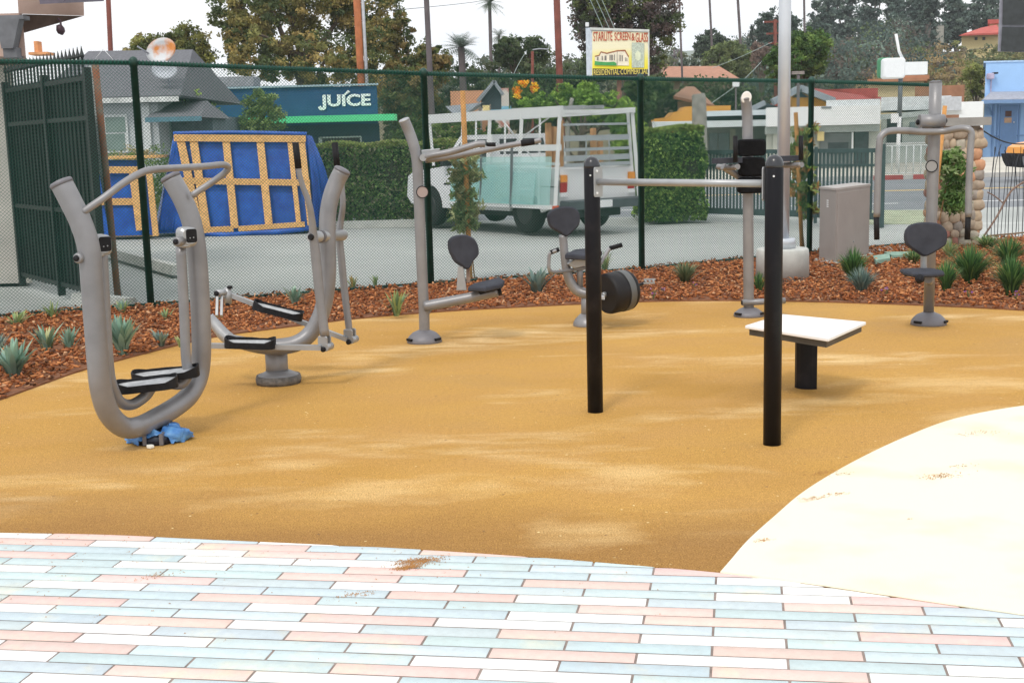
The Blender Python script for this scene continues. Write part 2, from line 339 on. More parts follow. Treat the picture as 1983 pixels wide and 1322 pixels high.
def rubmat():
    m = bpy.data.materials.new('rubber_crumb'); m.use_nodes = True; n = m.node_tree.nodes; l = m.node_tree.links.new
    b = n['Principled BSDF']; b.inputs['Roughness'].default_value = .9; b.inputs['Specular IOR Level'].default_value = .25
    t = n.new('ShaderNodeTexCoord')
    def noise(s, sc=(1, 1, 1), det=5, rot=0, dist=0, loc=(0, 0, 0)):
        mp = n.new('ShaderNodeMapping'); mp.inputs['Scale'].default_value = sc; mp.inputs['Rotation'].default_value = (0, 0, rot); mp.inputs['Location'].default_value = loc; l(t.outputs['Object'], mp.inputs[0])
        z = n.new('ShaderNodeTexNoise'); z.inputs['Scale'].default_value = s; z.inputs['Detail'].default_value = det; z.inputs['Distortion'].default_value = dist; l(mp.outputs[0], z.inputs['Vector']); return z.outputs[0]
    def ramp(src, p0, p1, c0=(0, 0, 0, 1), c1=(1, 1, 1, 1)):
        r = n.new('ShaderNodeValToRGB'); r.color_ramp.elements[0].position = p0; r.color_ramp.elements[1].position = p1; r.color_ramp.elements[0].color = c0; r.color_ramp.elements[1].color = c1; l(src, r.inputs[0]); return r.outputs[0]
    def mix(fac, a, c, k='MIX'):
        x = n.new('ShaderNodeMix'); x.data_type = 'RGBA'; x.blend_type = k
        for s, i in ((fac, 0), (a, 6), (c, 7)):
            if isinstance(s, (tuple, float)): x.inputs[i].default_value = s
            else: l(s, x.inputs[i])
        return x.outputs[2]
    base = ramp(noise(.55, (1, 1.3, 1), 7, .15, .5), .3, .7, (.48, .26, .056, 1), (.60, .345, .092, 1))
    soft = ramp(noise(1.7, (.8, 1.3, 1), 8, .4, .4, (3.1, 0, 0)), .42, .70)
    base = mix(soft, base, (.535, .30, .088, 1))
    g0 = ramp(noise(.9, (.8, 1.4, 1), 6, .25, .5, (7.3, 1, 0)), .56, .78, c1=(.75, .75, .75, 1))
    base = mix(g0, base, (.48, .285, .10, 1))
    sand = ramp(noise(.75, (.7, 1.5, 1), 10, -.25, .35, (.4, 2.2, 0)), .52, .72)
    brk = ramp(noise(5, (.5, 1.5, 1), 6, .3, .3), .35, .7)
    base = mix(mix(1.0, sand, brk, 'MULTIPLY'), base, (.88, .66, .36, 1))
    # dark HDR halo painted into the rubber colour along the paver edge
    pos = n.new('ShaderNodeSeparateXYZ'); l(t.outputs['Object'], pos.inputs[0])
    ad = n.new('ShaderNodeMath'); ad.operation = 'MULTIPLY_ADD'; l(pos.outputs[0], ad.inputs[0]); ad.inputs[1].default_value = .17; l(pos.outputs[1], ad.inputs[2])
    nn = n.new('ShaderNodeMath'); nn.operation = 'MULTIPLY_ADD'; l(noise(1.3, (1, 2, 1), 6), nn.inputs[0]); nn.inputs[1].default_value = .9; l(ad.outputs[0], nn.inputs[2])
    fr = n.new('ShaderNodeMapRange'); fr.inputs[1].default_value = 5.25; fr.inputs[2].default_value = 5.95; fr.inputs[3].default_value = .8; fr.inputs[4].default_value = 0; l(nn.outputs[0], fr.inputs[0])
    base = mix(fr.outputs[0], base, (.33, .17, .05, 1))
    for cx_, cy_, rx_, ry_, an_ in BLOT:
        mq = n.new('ShaderNodeMapping'); mq.vector_type = 'TEXTURE'; mq.inputs['Location'].default_value = (cx_, cy_, 0); mq.inputs['Rotation'].default_value = (0, 0, an_); mq.inputs['Scale'].default_value = (rx_, ry_, 1); l(t.outputs['Object'], mq.inputs[0])
        ln = n.new('ShaderNodeVectorMath'); ln.operation = 'LENGTH'; l(mq.outputs[0], ln.inputs[0])
        na = n.new('ShaderNodeMath'); na.operation = 'MULTIPLY_ADD'; l(noise(4, (.8, 1.6, 1), 9, an_), na.inputs[0]); na.inputs[1].default_value = 2.2; l(ln.outputs['Value'], na.inputs[2])
        mr = n.new('ShaderNodeMapRange'); mr.inputs[1].default_value = 1.15; mr.inputs[2].default_value = 2.1; mr.inputs[3].default_value = .42; mr.inputs[4].default_value = 0; l(na.outputs[0], mr.inputs[0])
        base = mix(mr.outputs[0], base, (.84, .60, .29, 1))
    sp = ramp(noise(150, det=3), .36, .66, (.66, .64, .60, 1), (1.22, 1.24, 1.26, 1))
    col = mix(1.0, base, sp, 'MULTIPLY')
    sp2 = ramp(noise(38, det=4), .3, .7, (.90, .89, .87, 1), (1.08, 1.08, 1.09, 1)); col = mix(1.0, col, sp2, 'MULTIPLY')
    vo = n.new('ShaderNodeTexVoronoi'); vo.inputs['Scale'].default_value = 11; l(t.outputs['Object'], vo.inputs['Vector'])
    dots = ramp(vo.outputs['Distance'], .05, .075, (1, 1, 1, 1), (0, 0, 0, 1))
    gate = ramp(noise(2.2, det=2), .46, .6)
    dd = mix(1.0, dots, gate, 'MULTIPLY')
    col = mix(dd, col, (.86, .70, .36, 1))
    vo2 = n.new('ShaderNodeTexVoronoi'); vo2.inputs['Scale'].default_value = 7; l(t.outputs['Object'], vo2.inputs['Vector'])
    col = mix(ramp(vo2.outputs['Distance'], .045, .06, (.8, .8, .8, 1), (0, 0, 0, 1)), col, (.20, .11, .05, 1))
    l(col, b.inputs['Base Color'])
    bp = n.new('ShaderNodeBump'); bp.inputs['Strength'].default_value = .45; bp.inputs['Distance'].default_value = .006; l(noise(240, det=2), bp.inputs['Height'])
    bp2 = n.new('ShaderNodeBump'); bp2.inputs['Strength'].default_value = .6; bp2.inputs['Distance'].default_value = .03; l(noise(1.6, (.6, 1.4, 1), 3, .2), bp2.inputs['Height']); l(bp.outputs[0], bp2.inputs['Normal'])
    l(bp2.outputs[0], b.inputs['Normal']); return m
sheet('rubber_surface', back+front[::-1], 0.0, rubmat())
cutf = [G(*p) for p in FRONT[8:]]
creamm = mat('cream_crumb', (.85, .81, .64), .9, 0, .05, 2.2, .3, 260, col2=(.78, .70, .46), thr=(.5, .8), detail=9)
cm = creamm.node_tree; n = cm.nodes; l = cm.links.new
sheet('cream_surface', cream+catmull(cutf+[fe2], 4)[::-1][:-1], .004, creamm)
# crumbs of rubber scattered on cream and pavers
def crumbs(name, spots, m, label, seed=3):
    rg = np.random.default_rng(seed); vs = []; 
    for x, y, r, n_, z in spots:
        c = G(x, y, z); k = rg.normal(size=(n_, 2))*r*np.array([1, .45])
        for a in np.repeat(k, 2, 0)+rg.normal(size=(2*n_, 2))*.004: vs.append((c.x+a[0], c.y+a[1]+a[0]*.25, z, rg.uniform(.0010, .0032)))
    p = np.array(vs); n_ = len(p); T = np.array([[1, 0, 0], [-.5, .87, 0], [-.5, -.87, 0], [0, 0, 1]])
    v = (p[:, None, :3]+T[None]*p[:, 3][:, None, None]); v = v.reshape(-1, 3)
    F_ = np.array([[0, 1, 3], [1, 2, 3], [2, 0, 3]]); f = (F_[None]+4*np.arange(n_)[:, None, None]).reshape(-1, 3)
    o = npmesh(name, v, f, m); o['kind'] = 'stuff'; return o
crumbs('rubber_crumbs', [(1590, 915, .04, 70, .004), (1632, 918, .03, 25, .004), (1572, 965, .035, 80, .004), (1618, 956, .03, 50, .004), (1822, 921, .05, 160, .004), (1860, 902, .03, 30, .004), (1478, 1045, .02, 40, .004), (1890, 838, .06, 60, .004), (810, 1086, .045, 500, .001), (790, 1098, .025, 300, .001), (690, 1150, .04, 60, .001), (300, 1115, .04, 40, .001), (1760, 1005, .004, 6, .004),
    (1080, 960, 1.4, 900, .0), (700, 930, 1.2, 700, 0), (1300, 900, .9, 500, 0), (300, 930, .9, 300, 0)], mat('crumb', (.42, .20, .06), .9, 0, .3, 20), '')
# pavers: long narrow blocks in running bond
PL, PW = .4622, .0790
ud = Vector((math.cos(math.radians(-8.8)), math.sin(math.radians(-8.8)), 0)); vd = Vector((math.sin(math.radians(10.5)), math.cos(math.radians(10.5)), 0))
O = G(49.4, 1309.6)-vd*(PW/2); rg = np.random.default_rng(11); gap = .0040
BL = (.575, .675, .70); WH = (.88, .88, .865); PK = (.79, .58, .525)
# colours read off the photograph where they show, rows counted away from the camera (row 0 is at its lower edge)
ROWS = {0: 'BBWBBWBPW', 1: 'WBPWBPBWB', 2: 'PWBBPWBBW', 3: 'WPBBWBPWB', 4: 'BPWBBPWBW', 5: 'BWBPBBPBP', 6: 'WBPWBPWBB', 7: 'WBBPWBBPB', 8: 'BPBWBWPBB', 9: 'BBPBBPBBW',
        10: 'BWBBPWBPB', 11: 'BPBWBBWPP', 12: 'WBBPBPBWW', 13: 'BWBPBBWPB', 14: 'PBWWBBPBW'}
V_ = []; F_ = []; T_ = []; prev = {}
for j in range(-32, 70):
    for i in range(-24, 34):
        o = O+vd*(PW*j)+ud*(PL*(i+(.5 if j % 2 else 0)))
        if o.y < .6 or o.y > 6.6 or o.x < -9 or o.x > 13: continue
        o = o+ud*gap+vd*gap; a = ud*(PL-2*gap); c = vd*(PW-2*gap); zz = -.0015+rg.uniform(-.0006, .0006)
        s = ROWS.get(j)
        if s and 0 <= i+2 < len(s): ch = s[i+2]
        else:
            ch = rg.choice(list('BBBBBWWWPPP'))
            if prev.get((j, i-1)) == ch and ch != 'B': ch = 'B'
        prev[(j, i)] = ch; col = np.array({'B': BL, 'W': WH, 'P': PK}[ch])*rg.uniform(.93, 1.06)+rg.uniform(-.015, .015, 3)
        k = len(V_); e = .0022; ea = ud*e; ec = vd*e
        V_ += [(*(q.xy), zz-.0025) for q in (o, o+a, o+a+c, o+c)]+[(*(q.xy), zz) for q in (o+ea+ec, o+a-ea+ec, o+a+c-ea-ec, o+c+ea-ec)]
        F_ += [(k+4, k+5, k+6, k+7), (k, k+1, k+5, k+4), (k+1, k+2, k+6, k+5), (k+2, k+3, k+7, k+6), (k+3, k, k+4, k+7)]; T_ += [np.clip(col, 0, .92)]*8
pm = tintmat('paver_face', .8, 0, 26, .25); n = pm.node_tree.nodes; l = pm.node_tree.links.new; bs = n['Principled BSDF']; src = bs.inputs['Base Color'].links[0].from_socket
def stain(src, sc, p0, p1, colr, loc, amt):
    t_ = n.new('ShaderNodeTexCoord'); mp_ = n.new('ShaderNodeMapping'); mp_.inputs['Location'].default_value = loc; z = n.new('ShaderNodeTexNoise'); z.inputs['Scale'].default_value = sc; z.inputs['Detail'].default_value = 9; z.inputs['Roughness'].default_value = .65
    r = n.new('ShaderNodeValToRGB'); r.color_ramp.elements[0].position = p0; r.color_ramp.elements[1].position = p1; r.color_ramp.elements[1].color = (amt, amt, amt, 1)
    x = n.new('ShaderNodeMix'); x.data_type = 'RGBA'; l(t_.outputs['Object'], mp_.inputs[0]); l(mp_.outputs[0], z.inputs['Vector']); l(z.outputs[0], r.inputs[0]); l(r.outputs[0], x.inputs[0]); l(src, x.inputs[6]); x.inputs[7].default_value = (*colr, 1); return x.outputs[2]
src = stain(src, 1.6, .55, .72, (.84, .76, .52), (3, 1, 0), .75); src = stain(src, 4.5, .52, .75, (.52, .50, .46), (1, 5, 0), .32); src = stain(src, 60, .5, .8, (.40, .38, .34), (0, 0, 0), .25); l(src, bs.inputs['Base Color'])
bp_ = n.new('ShaderNodeBump'); bp_.inputs['Strength'].default_value = .25; bp_.inputs['Distance'].default_value = .004; tz = n.new('ShaderNodeTexNoise'); tz.inputs['Scale'].default_value = 90; tt = n.new('ShaderNodeTexCoord'); l(tt.outputs['Object'], tz.inputs['Vector']); l(tz.outputs[0], bp_.inputs['Height']); l(bp_.outputs[0], bs.inputs['Normal'])
pv = npmesh('paved_plaza', np.array(V_), np.array(F_), pm, None, np.array(T_)); pv['kind'] = 'structure'
sheet('paver_joints', [Vector((-10, .5, 0)), Vector((14, .5, 0)), Vector((14, 7, 0)), Vector((-10, 7, 0))], -.005, mat('joint_sand', (.27, .215, .19), .95, 0, .3, 12))
# planting bed
BED = [(-400, 700), (-200, 655), (0, 618), (150, 604), (293, 594), (560, 573), (835, 553), (1243, 524), (1567, 492), (1680, 484), (1790, 476), (1905, 468), (1983, 462), (2300, 445)]
bed = [G(*p) for p in BED]+[Vector((13.5, 15.5, 0))]
sheet('planting_bed', bed+back[::-1], .012, mat('bark_base', (.16, .065, .028), .95, 0, .4, 9, .6, 40, col2=(.26, .11, .05)))
sheet('concrete_edging', [G(1672, 486), G(1800, 476), G(1800, 483), G(1672, 494)], .03, CONC)
rg = np.random.default_rng(5)
def inpoly(P_, poly):
    x, y = P_[:, 0], P_[:, 1]; c = np.zeros(len(P_), bool); n = len(poly); j = n-1
    for i in range(n):
        xi, yi, xj, yj = poly[i].x, poly[i].y, poly[j].x, poly[j].y
        c ^= ((yi > y) != (yj > y)) & (x < (xj-xi)*(y-yi)/(yj-yi+1e-12)+xi); j = i
    return c
bb = bed+back[::-1]; NCH = 150000
pts = np.column_stack([rg.uniform(-8, 10.5, NCH), rg.uniform(6.8, 19, NCH)]); pts = pts[inpoly(pts, bb)]
vis = np.abs(pts[:, 0]/pts[:, 1]) < .50; pts = pts[vis]; n_ = len(pts)
u = np.column_stack([rg.normal(size=(n_, 2)), rg.normal(size=n_)*.35]); u /= np.linalg.norm(u, axis=1)[:, None]
v = np.cross(u, np.column_stack([rg.normal(size=(n_, 2))*.5, np.ones(n_)])); v /= np.linalg.norm(v, axis=1)[:, None]; w_ = np.cross(u, v)
L_ = (.009+.024*rg.random(n_)**2)[:, None]; W_ = rg.uniform(.006, .016, n_)[:, None]; H_ = rg.uniform(.002, .007, n_)[:, None]
c = np.column_stack([pts, .018+rg.random(n_)**1.5*.05]); vs = []
for a, b_, d in ((-1, -1, -1), (1, -.6, -1), (.8, 1, -1), (-.9, .7, -1), (-.8, -.8, 1), (.9, -.5, 1), (.6, .8, 1), (-.9, .5, 1)): vs.append(c+u*L_*a+v*W_*b_+w_*H_*d)
vs = np.stack(vs, 1).reshape(-1, 3); Q = np.array([(3, 2, 1, 0), (4, 5, 6, 7), (0, 1, 5, 4), (1, 2, 6, 5), (2, 3, 7, 6), (3, 0, 4, 7)])
f = (Q[None]+8*np.arange(n_)[:, None, None]).reshape(-1, 4)
pal = np.array([(.45, .165, .060), (.36, .125, .048), (.56, .235, .09), (.25, .09, .038), (.14, .06, .03), (.62, .36, .20)])
t = pal[rg.choice(6, n_, p=[.28, .24, .2, .13, .09, .06])]*rg.uniform(.7, 1.2, (n_, 1))
o = npmesh('bark_mulch', vs, f, tintmat('bark_chip', .9), None, np.repeat(t, 8, 0)); o['kind'] = 'stuff'
print('chips', n_)
# low edge strip under the fence, wheel stops
b = MB()
# ------------------------------------------------------------------ green chain-link fence
FP = [(-330, 0), (293, 598), (835, 556), (1243, 527), (1567, 495), (1797, 475)]
FB = [Vector((-6.30, 11.2, 0))]+[G(*p) for p in FP[1:]]
FT = [(-260, 112), (262, 122), (820, 143), (1240, 153), (1571, 158), (1812, 165)]
FT = [V(x, y, q.y) for (x, y), q in zip(FT, FB)]
fz = [p.z for p in FT]; fz[0] = fz[1]+.03
fen = thing('chain_link_fence', FB[2], 'green vinyl chain link fence standing between the bark bed and the parking lot', 'fence')
for p, z in zip(FB, fz):
    part(fen, 'fence_post', GREEN, lambda b: (b.lathe([(.0365, -.05), (.0365, z-.03), (.042, z-.03), (.042, z+.03), (.03, z+.05), (.008, z+.062)], p, n=12)))
for i in range(len(FB)-1):
    a = Vector((FB[i].x, FB[i].y, fz[i])); c = Vector((FB[i+1].x, FB[i+1].y, fz[i+1]))
    part(fen, 'top_rail', GREEN, lambda b: b.tube([a, c], .021, 10))
    def mesh(b, a=a, c=c, i=i):
        P0, P1 = FB[i], FB[i+1]; Ls = (P1-P0).length; h0, h1 = fz[i]+.03, fz[i+1]+.03
        nrm = (P1-P0).cross(Vector((0, 0, 1))).normalized(); off = nrm*.022; S = (P1-P0)/Ls
        sp = .0345; r_ = .0019; hmax = max(h0, h1)
        def at(s, t): return P0+S*s+Vector((0, 0, .03+t*(h0+(h1-h0)*s/Ls-.03)/hmax))+off
        for sgn in (1, -1):
            k = -int(hmax/sp)-1
            while k*sp < Ls+hmax:
                s0 = k*sp; pts = []
                for tt in (0, hmax):
                    pass
                # line s = s0 + sgn*t
                lo, hi = 0.0, hmax
                if sgn > 0: lo = max(lo, -s0); hi = min(hi, Ls-s0)
                else: lo = max(lo, s0-Ls); hi = min(hi, s0)
                if hi-lo > .02:
                    a_ = at(s0+sgn*lo, lo); b_ = at(s0+sgn*hi, hi); T = (b_-a_).normalized(); U = T.cross(nrm)
                    o = nrm*(.0014*sgn); vs = []
                    for q in (a_, b_):
                        for kk in range(3):
                            an = 2*math.pi*kk/3; vs.append(q+o+(nrm*math.cos(an)+U*math.sin(an))*r_)
                    b.add(vs, [(0, 1, 4, 3), (1, 2, 5, 4), (2, 0, 3, 5)])
                k += 1
        # knuckles and tie wires wrapped on the rail
        s = .02
        while s < Ls:
            q = at(s, hmax); q = Vector((q.x, q.y, h0+(h1-h0)*s/Ls-.03))-off
            b.lathe([(.0235, -.005), (.026, 0), (.0235, .005)], q, S, 8); s += .0345
    part(fen, 'wire_mesh', GREENW, mesh)
    part(fen, 'bottom_rail', GREEN, lambda b: b.tube([FB[i]+Vector((0, 0, .05)), FB[i+1]+Vector((0, 0, .05))], .012, 8))
# ================================================================== exercise machines
def dome(b, p, r, h, rp):
    b.lathe([(r, -.01), (r, .012), (r*.97, .03), (r*.86, h*.55), (r*.66, h*.82), (rp*1.25, h), (rp*1.05, h+.004)], p, n=28)
def outline(pts, ox, oy, sc): return [(ox+x/sc, oy+y/sc) for x, y in pts]
def smoothpoly(pts, sub=4):
    n = len(pts); Q = []
    for i in range(n):
        p0, p1, p2, p3 = [Vector((*pts[(i+k-1) % n], 0)) for k in range(4)]
        for k in range(sub):
            t = k/sub; q = .5*((2*p1)+(p2-p0)*t+(2*p0-5*p1+4*p2-p3)*t*t+(3*p1-p0-3*p2+p3)*t**3); Q.append((q.x, q.y))
    return Q
def ring_decal(root, c, face, r=.036, fill=(.42, .30, .27)):
    # thin sticker: dark ring round a pale disc, curved lettering strokes across it
    d = part(root, 'sticker', mat('sticker_disc_%.2f' % fill[1], fill, .5, 0, .05), lambda b: b.lathe([(r, 0), (r, .002)], c, face, 24))
    def rg_(b):
        f = Vector(face).normalized(); u = f.orthogonal().normalized(); v = f.cross(u); n = 28; vs = []; fs = []
        for k in range(n):
            a = 2*math.pi*k/n; e = u*math.cos(a)+v*math.sin(a)
            vs += [c+e*r*1.12, c+e*r*.96, c+e*r*.96+f*.0045, c+e*r*1.12+f*.0045]
        for k in range(n):
            j = (k+1) % n
            for q in range(4): z = (q+1) % 4; fs.append((4*k+q, 4*k+z, 4*j+z, 4*j+q))
        b.add(vs, fs)
    part(d, 'sticker_ring', BLACK, rg_)
# ---- air walker --------------------------------------------------
R0 = G(305, 862); t = thing('air_walker', R0, 'large grey U-shaped air walker at the left with two swinging footrests', 'exercise machine')
YL, YR = 6.35, 7.2
part(t, 'frame_tube', STEEL, lambda b: b.tube(PP([(120, 357, YL), (138, 392, YL), (157, 432, YL), (172, 482, YL), (179, 560, YL), (189, 690, YL), (196, 755, 6.37), (211, 800, 6.42), (238, 826, 6.5), (268, 826, 6.58), (305, 808, 6.78), (345, 784, 6.98), (370, 760, 7.1), (386, 722, 7.19), (390, 660, YR), (386, 560, YR), (380, 480, YR), (371, 430, YR), (355, 388, YR), (331, 345, YR)]),
    .0565, 24, sub=6))
for (a, b_) in (((120, 357, YL), (138, 392, YL)), ((331, 345, YR), (355, 388, YR))):
    A, B = V(*a), V(*b_); part(t, 'end_cap', STEEL2, lambda b: b.lathe([(.059, -.004), (.059, .012), (.052, .02), (.03, .024)], A, (A-B), 24))
part(t, 'hand_bar', STEEL, lambda b: b.tube(PP([(160, 411, 6.33), (200, 384, 6.36), (240, 354, 6.42), (275, 334, 6.48), (302, 328, 6.54), (350, 325, 6.8), (400, 322, 7.02), (430, 319, 7.12), (441, 323, 7.16), (436, 334, 7.17), (412, 352, 7.17), (371, 379, 7.15)]), .0185, 14))
part(t, 'swing_arm', STEEL, lambda b: b.tube(PP([(197, 486, 6.52), (203, 600, 6.52), (209, 700, 6.52), (216, 745, 6.54), (232, 777, 6.6), (255, 783, 6.68), (280, 768, 6.74), (292, 752, 6.76)]), .030, 18))
part(t, 'swing_arm', STEEL, lambda b: b.tube(PP([(350, 478, 7.06), (356, 590, 7.06), (360, 690, 7.05), (364, 722, 7.04), (354, 742, 7.01), (336, 744, 7.0), (322, 734, 6.99)]), .029, 18))
def hub(cx, cy, Y, knobx, knoby, knobY):
    c = V(cx, cy, Y); f = Vector((.55, -.83, 0)).normalized(); s = Vector((.83, .55, 0)); z = Vector((0, 0, 1))
    h = part(t, 'hub_housing', LSTEEL, lambda b: (b.rbox(c, (.098, .10, .108), .03, ax=(s, f, z)), b.rbox(c+s*-.02-z*.03, (.07, .09, .06), .02, ax=(s, f, z))))
    part(h, 'face_plate', BLACK, lambda b: (b.rbox(c+f*.051+s*.012+z*.006, (.062, .006, .076), .012, ax=(s, f, z))))
    part(h, 'bolt', LSTEEL, lambda b: (b.lathe([(.004, 0), (.003, .004)], c+f*.054+s*.022-z*.004, f, 8), b.lathe([(.004, 0), (.003, .004)], c+f*.054+s*.002-z*.006, f, 8)))
    k = V(knobx, knoby, knobY); a = Vector((-.35, -.93, 0)).normalized()
    r_ = part(t, 'pivot_collar', STEEL, lambda b: b.lathe([(.027, -.05), (.027, 0), (.024, .008), (.018, .01)], k, a, 22))
    part(r_, 'pivot_cap', BLACK, lambda b: b.lathe([(.0155, .006), (.0155, .018), (.012, .024), (.004, .027)], k, a, 18))
hub(194, 474, 6.5, 151, 500, 6.29); hub(361, 458, 7.05, 343, 468, 6.96)
def footrest(root, pts, z, Yc, wd=.125, lift=.038, tread=GREY_TREAD, dipn=None, name='footrest'):
    # tray seen almost edge-on: long outline around axis A->B (world points), width wd across
    A, B = Vector(pts[0]), Vector(pts[1]); T = (B-A).normalized(); S = T.cross(Vector((0, 0, 1))).normalized(); U = S.cross(T); L_ = (B-A).length
    prof = []; N = 40
    for i in range(N):
        a = 2*math.pi*i/N; x = math.cos(a); y = math.sin(a)
        sx = math.copysign(abs(x)**.62, x); sy = math.copysign(abs(y)**.62, y)
        x_ = L_*.5*sx; ww = wd*.5*(1+.10*sx)*(1-.12*math.exp(-((sx+.1)/.35)**2)); prof.append((x_, ww*sy))
    C = (A+B)/2
    tr = part(root, name, tread, lambda b: b.slab([C+T*x*.97+S*y*.96 for x, y in prof], U, .014))
    def rim(b):
        n = len(prof); vs = []; fs = []
        for x, y in prof:
            far = max(0, S.y*y)/(wd*.5); hh = lift*(.16+.55*max(0, (abs(x)/(L_*.5)-.62)/.38)+.45*far*(1 if x < 0 else .6))
            e = C+T*x+S*y; i_ = C+T*x*.965+S*y*.90; vs += [e-U*.034, e+U*hh, i_+U*hh, i_-U*.034]
        for k in range(n):
            j = (k+1) % n
            for q in range(4): w_ = (q+1) % 4; fs.append((4*k+q, 4*j+q, 4*j+w_, 4*k+w_))
        b.add(vs, fs); b.slab([C+T*x*.9+S*y*.85-U*.026 for x, y in prof], U, .02)
    part(tr, 'rubber_rim', BLACK, rim)
A = V(224, 748, 6.70); B = V(345, 741, 6.78); A.z = .312; B.z = .33; footrest(t, (A, B), 0, 0, .185)
A = V(255, 728, 6.97); B = V(386, 725, 7.02); A.z = .318; B.z = .34; footrest(t, (A, B), 0, 0, .175)
part(t, 'pedestal', STEEL2, lambda b: (b.rbox(V(318, 832, 6.86)-Vector((0, 0, .02)), (.10, .12, .14), .012, rz=.5), [b.box(G(306, 857)+Vector((x, .0, .035)), (.02, .16, .06)) for x in (-.05, .04)]))
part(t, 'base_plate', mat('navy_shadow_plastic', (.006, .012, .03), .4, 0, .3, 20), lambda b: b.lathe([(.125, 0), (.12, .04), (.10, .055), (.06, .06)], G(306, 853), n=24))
# blue plastic sheeting bunched round the pedestal
rgr = random.Random(8); b = MB(); n = 64; vs = []; fs = []; c0 = G(306, 853)
rows = [(.170, .004), (.164, .026), (.155, .048), (.140, .066), (.108, .074), (.06, .072)]
for ri, (r, z) in enumerate(rows):
    for k in range(n):
        a = 2*math.pi*k/n; rr = r*(1+.10*math.sin(a*3+ri)+.06*math.sin(a*11+ri*1.7)+rgr.uniform(-.05, .05)); zz = max(.002, z+rgr.uniform(-.009, .009)+.012*math.sin(a*5+ri))
        vs.append((c0.x+rr*1.05*math.cos(a), c0.y+rr*.8*math.sin(a), zz))
for ri in range(len(rows)-1):
    for k in range(n):
        a = 2*math.pi*(k+.5)/n
        if ri < 2 and 4.35 < a < 5.35: continue
        j = (k+1) % n; fs.append((ri*n+k, ri*n+j, (ri+1)*n+j, (ri+1)*n+k))
b.add(vs, fs, True)
pl = b.build('plastic_sheeting', mat('blue_plastic', (.03, .15, .46), .35, 0, .3, 20, .4, 60, col2=(.14, .34, .62)), None); tag(pl, 'torn blue plastic sheeting bunched round the foot of the air walker', 'plastic sheet')
b = MB(); b.slab([Vector((.0, 0, 0)), Vector((.03, .006, 0)), Vector((.045, -.012, 0)), (Vector((.03, -.03, 0))), Vector((.008, -.02, 0))], (0, 0, 1), .018, .004)
sc_ = b.build('paper_scrap', mat('paper_white', (.75, .75, .68), .8), None); sc_.location = G(298, 868, .0)+Vector((-.02, 0, .002)); tag(sc_, 'small crumpled white scrap lying against the blue plastic', 'litter')
# ---- elliptical trainer -------------------------------------------
R0 = G(540, 747); t = thing('elliptical_trainer', R0, 'grey elliptical trainer with two tall handles and black footrests', 'exercise machine')
part(t, 'frame_tube', STEEL, lambda b: b.tube(PP([(662, 332, 8.42), (651, 354, 8.42), (641, 382, 8.4), (635, 415, 8.38), (634, 460, 8.37), (635, 520, 8.36), (631, 570, 8.35), (621, 610, 8.34), (602, 644, 8.33), (576, 664, 8.3), (540, 671, 8.28), (505, 670, 8.28), (470, 664, 8.28), (440, 655, 8.28)]), [.056]*11+[.052, .044, .035], 22))
A, B = V(662, 332, 8.42), V(651, 354, 8.42); part(t, 'end_cap', STEEL2, lambda b: b.lathe([(.058, -.002), (.058, .01), (.05, .02), (.03, .026)], A, A-B, 22))
part(t, 'crank_arm', LSTEEL, lambda b: (b.tube(PP([(405, 612, 8.34), (414, 624, 8.34), (432, 646, 8.32), (452, 664, 8.3)]), [.030, .036, .043, .045], 16)))
part(t, 'crank_link', LSTEEL, lambda b: (b.beam(V(420, 612, 8.40), V(421, 572, 8.50), .016, .03), b.beam(V(429, 612, 8.43), V(430, 574, 8.53), .016, .03)))
h = part(t, 'crank_roller', LSTEEL, lambda b: (b.tube([V(441, 557, 8.56), V(442, 588, 8.56)], .026, 16), b.tube([V(418, 567, 8.5), V(441, 566, 8.56)], .022, 14)))
part(h, 'roller_cap', BLACK, lambda b: b.lathe([(.02, 0), (.02, .012), (.01, .018)], V(445, 558, 8.55), (0, 0, 1), 14))
part(h, 'roller_cap', BLACK, lambda b: b.lathe([(.018, 0), (.018, .012), (.008, .018)], V(441, 587, 8.55), (0, 0, -1), 14))
part(h, 'roller_cap', BLACK, lambda b: b.lathe([(.018, 0), (.018, .012), (.01, .018)], V(420, 568, 8.49), (-.4, -.9, 0), 14))
part(t, 'pedestal', STEEL, lambda b: (b.lathe([(.078, .03), (.075, .12), (.075, .24)], G(538, 740), n=24, sx=1.0), b.lathe([(.143, .045), (.143, .055), (.10, .075), (.078, .085)], G(540, 741), n=30)))
part(t, 'base_ring', mat('dusty_metal', (.13, .12, .11), .85, 0, .4, 30, .5, 60), lambda b: b.lathe([(.148, 0), (.154, .03), (.147, .058)], G(540, 741), n=30))
part(t, 'cross_axle', LSTEEL, lambda b: b.tube([V(604, 459, 8.12), V(664, 455, 8.62)], .037, 20))
part(t, 'axle_collar', STEEL2, lambda b: b.lathe([(.043, -.012), (.043, .012)], V(620, 458, 8.24), V(664, 455, 8.62)-V(604, 459, 8.12), 20))
part(t, 'axle_cap', BLACK, lambda b: b.lathe([(.021, -.004), (.021, .012), (.014, .02)], V(603, 459, 8.1), V(604, 459, 8.12)-V(664, 455, 8.62), 16))
hn = part(t, 'handle', STEEL, lambda b: b.tube(PP([(573, 290, 8.02), (578, 328, 8.03), (586, 360, 8.05), (598, 392, 8.07), (604, 425, 8.1), (607, 458, 8.12), (611, 492, 8.13), (618, 560, 8.13), (629, 650, 8.12)]), [.0165, .0165, .018, .02, .022, .028, .032, .032, .031], 16))
part(hn, 'grip', BLACK, lambda b: b.tube([V(572, 276, 8.02), V(578, 326, 8.03)], .0215, 14))
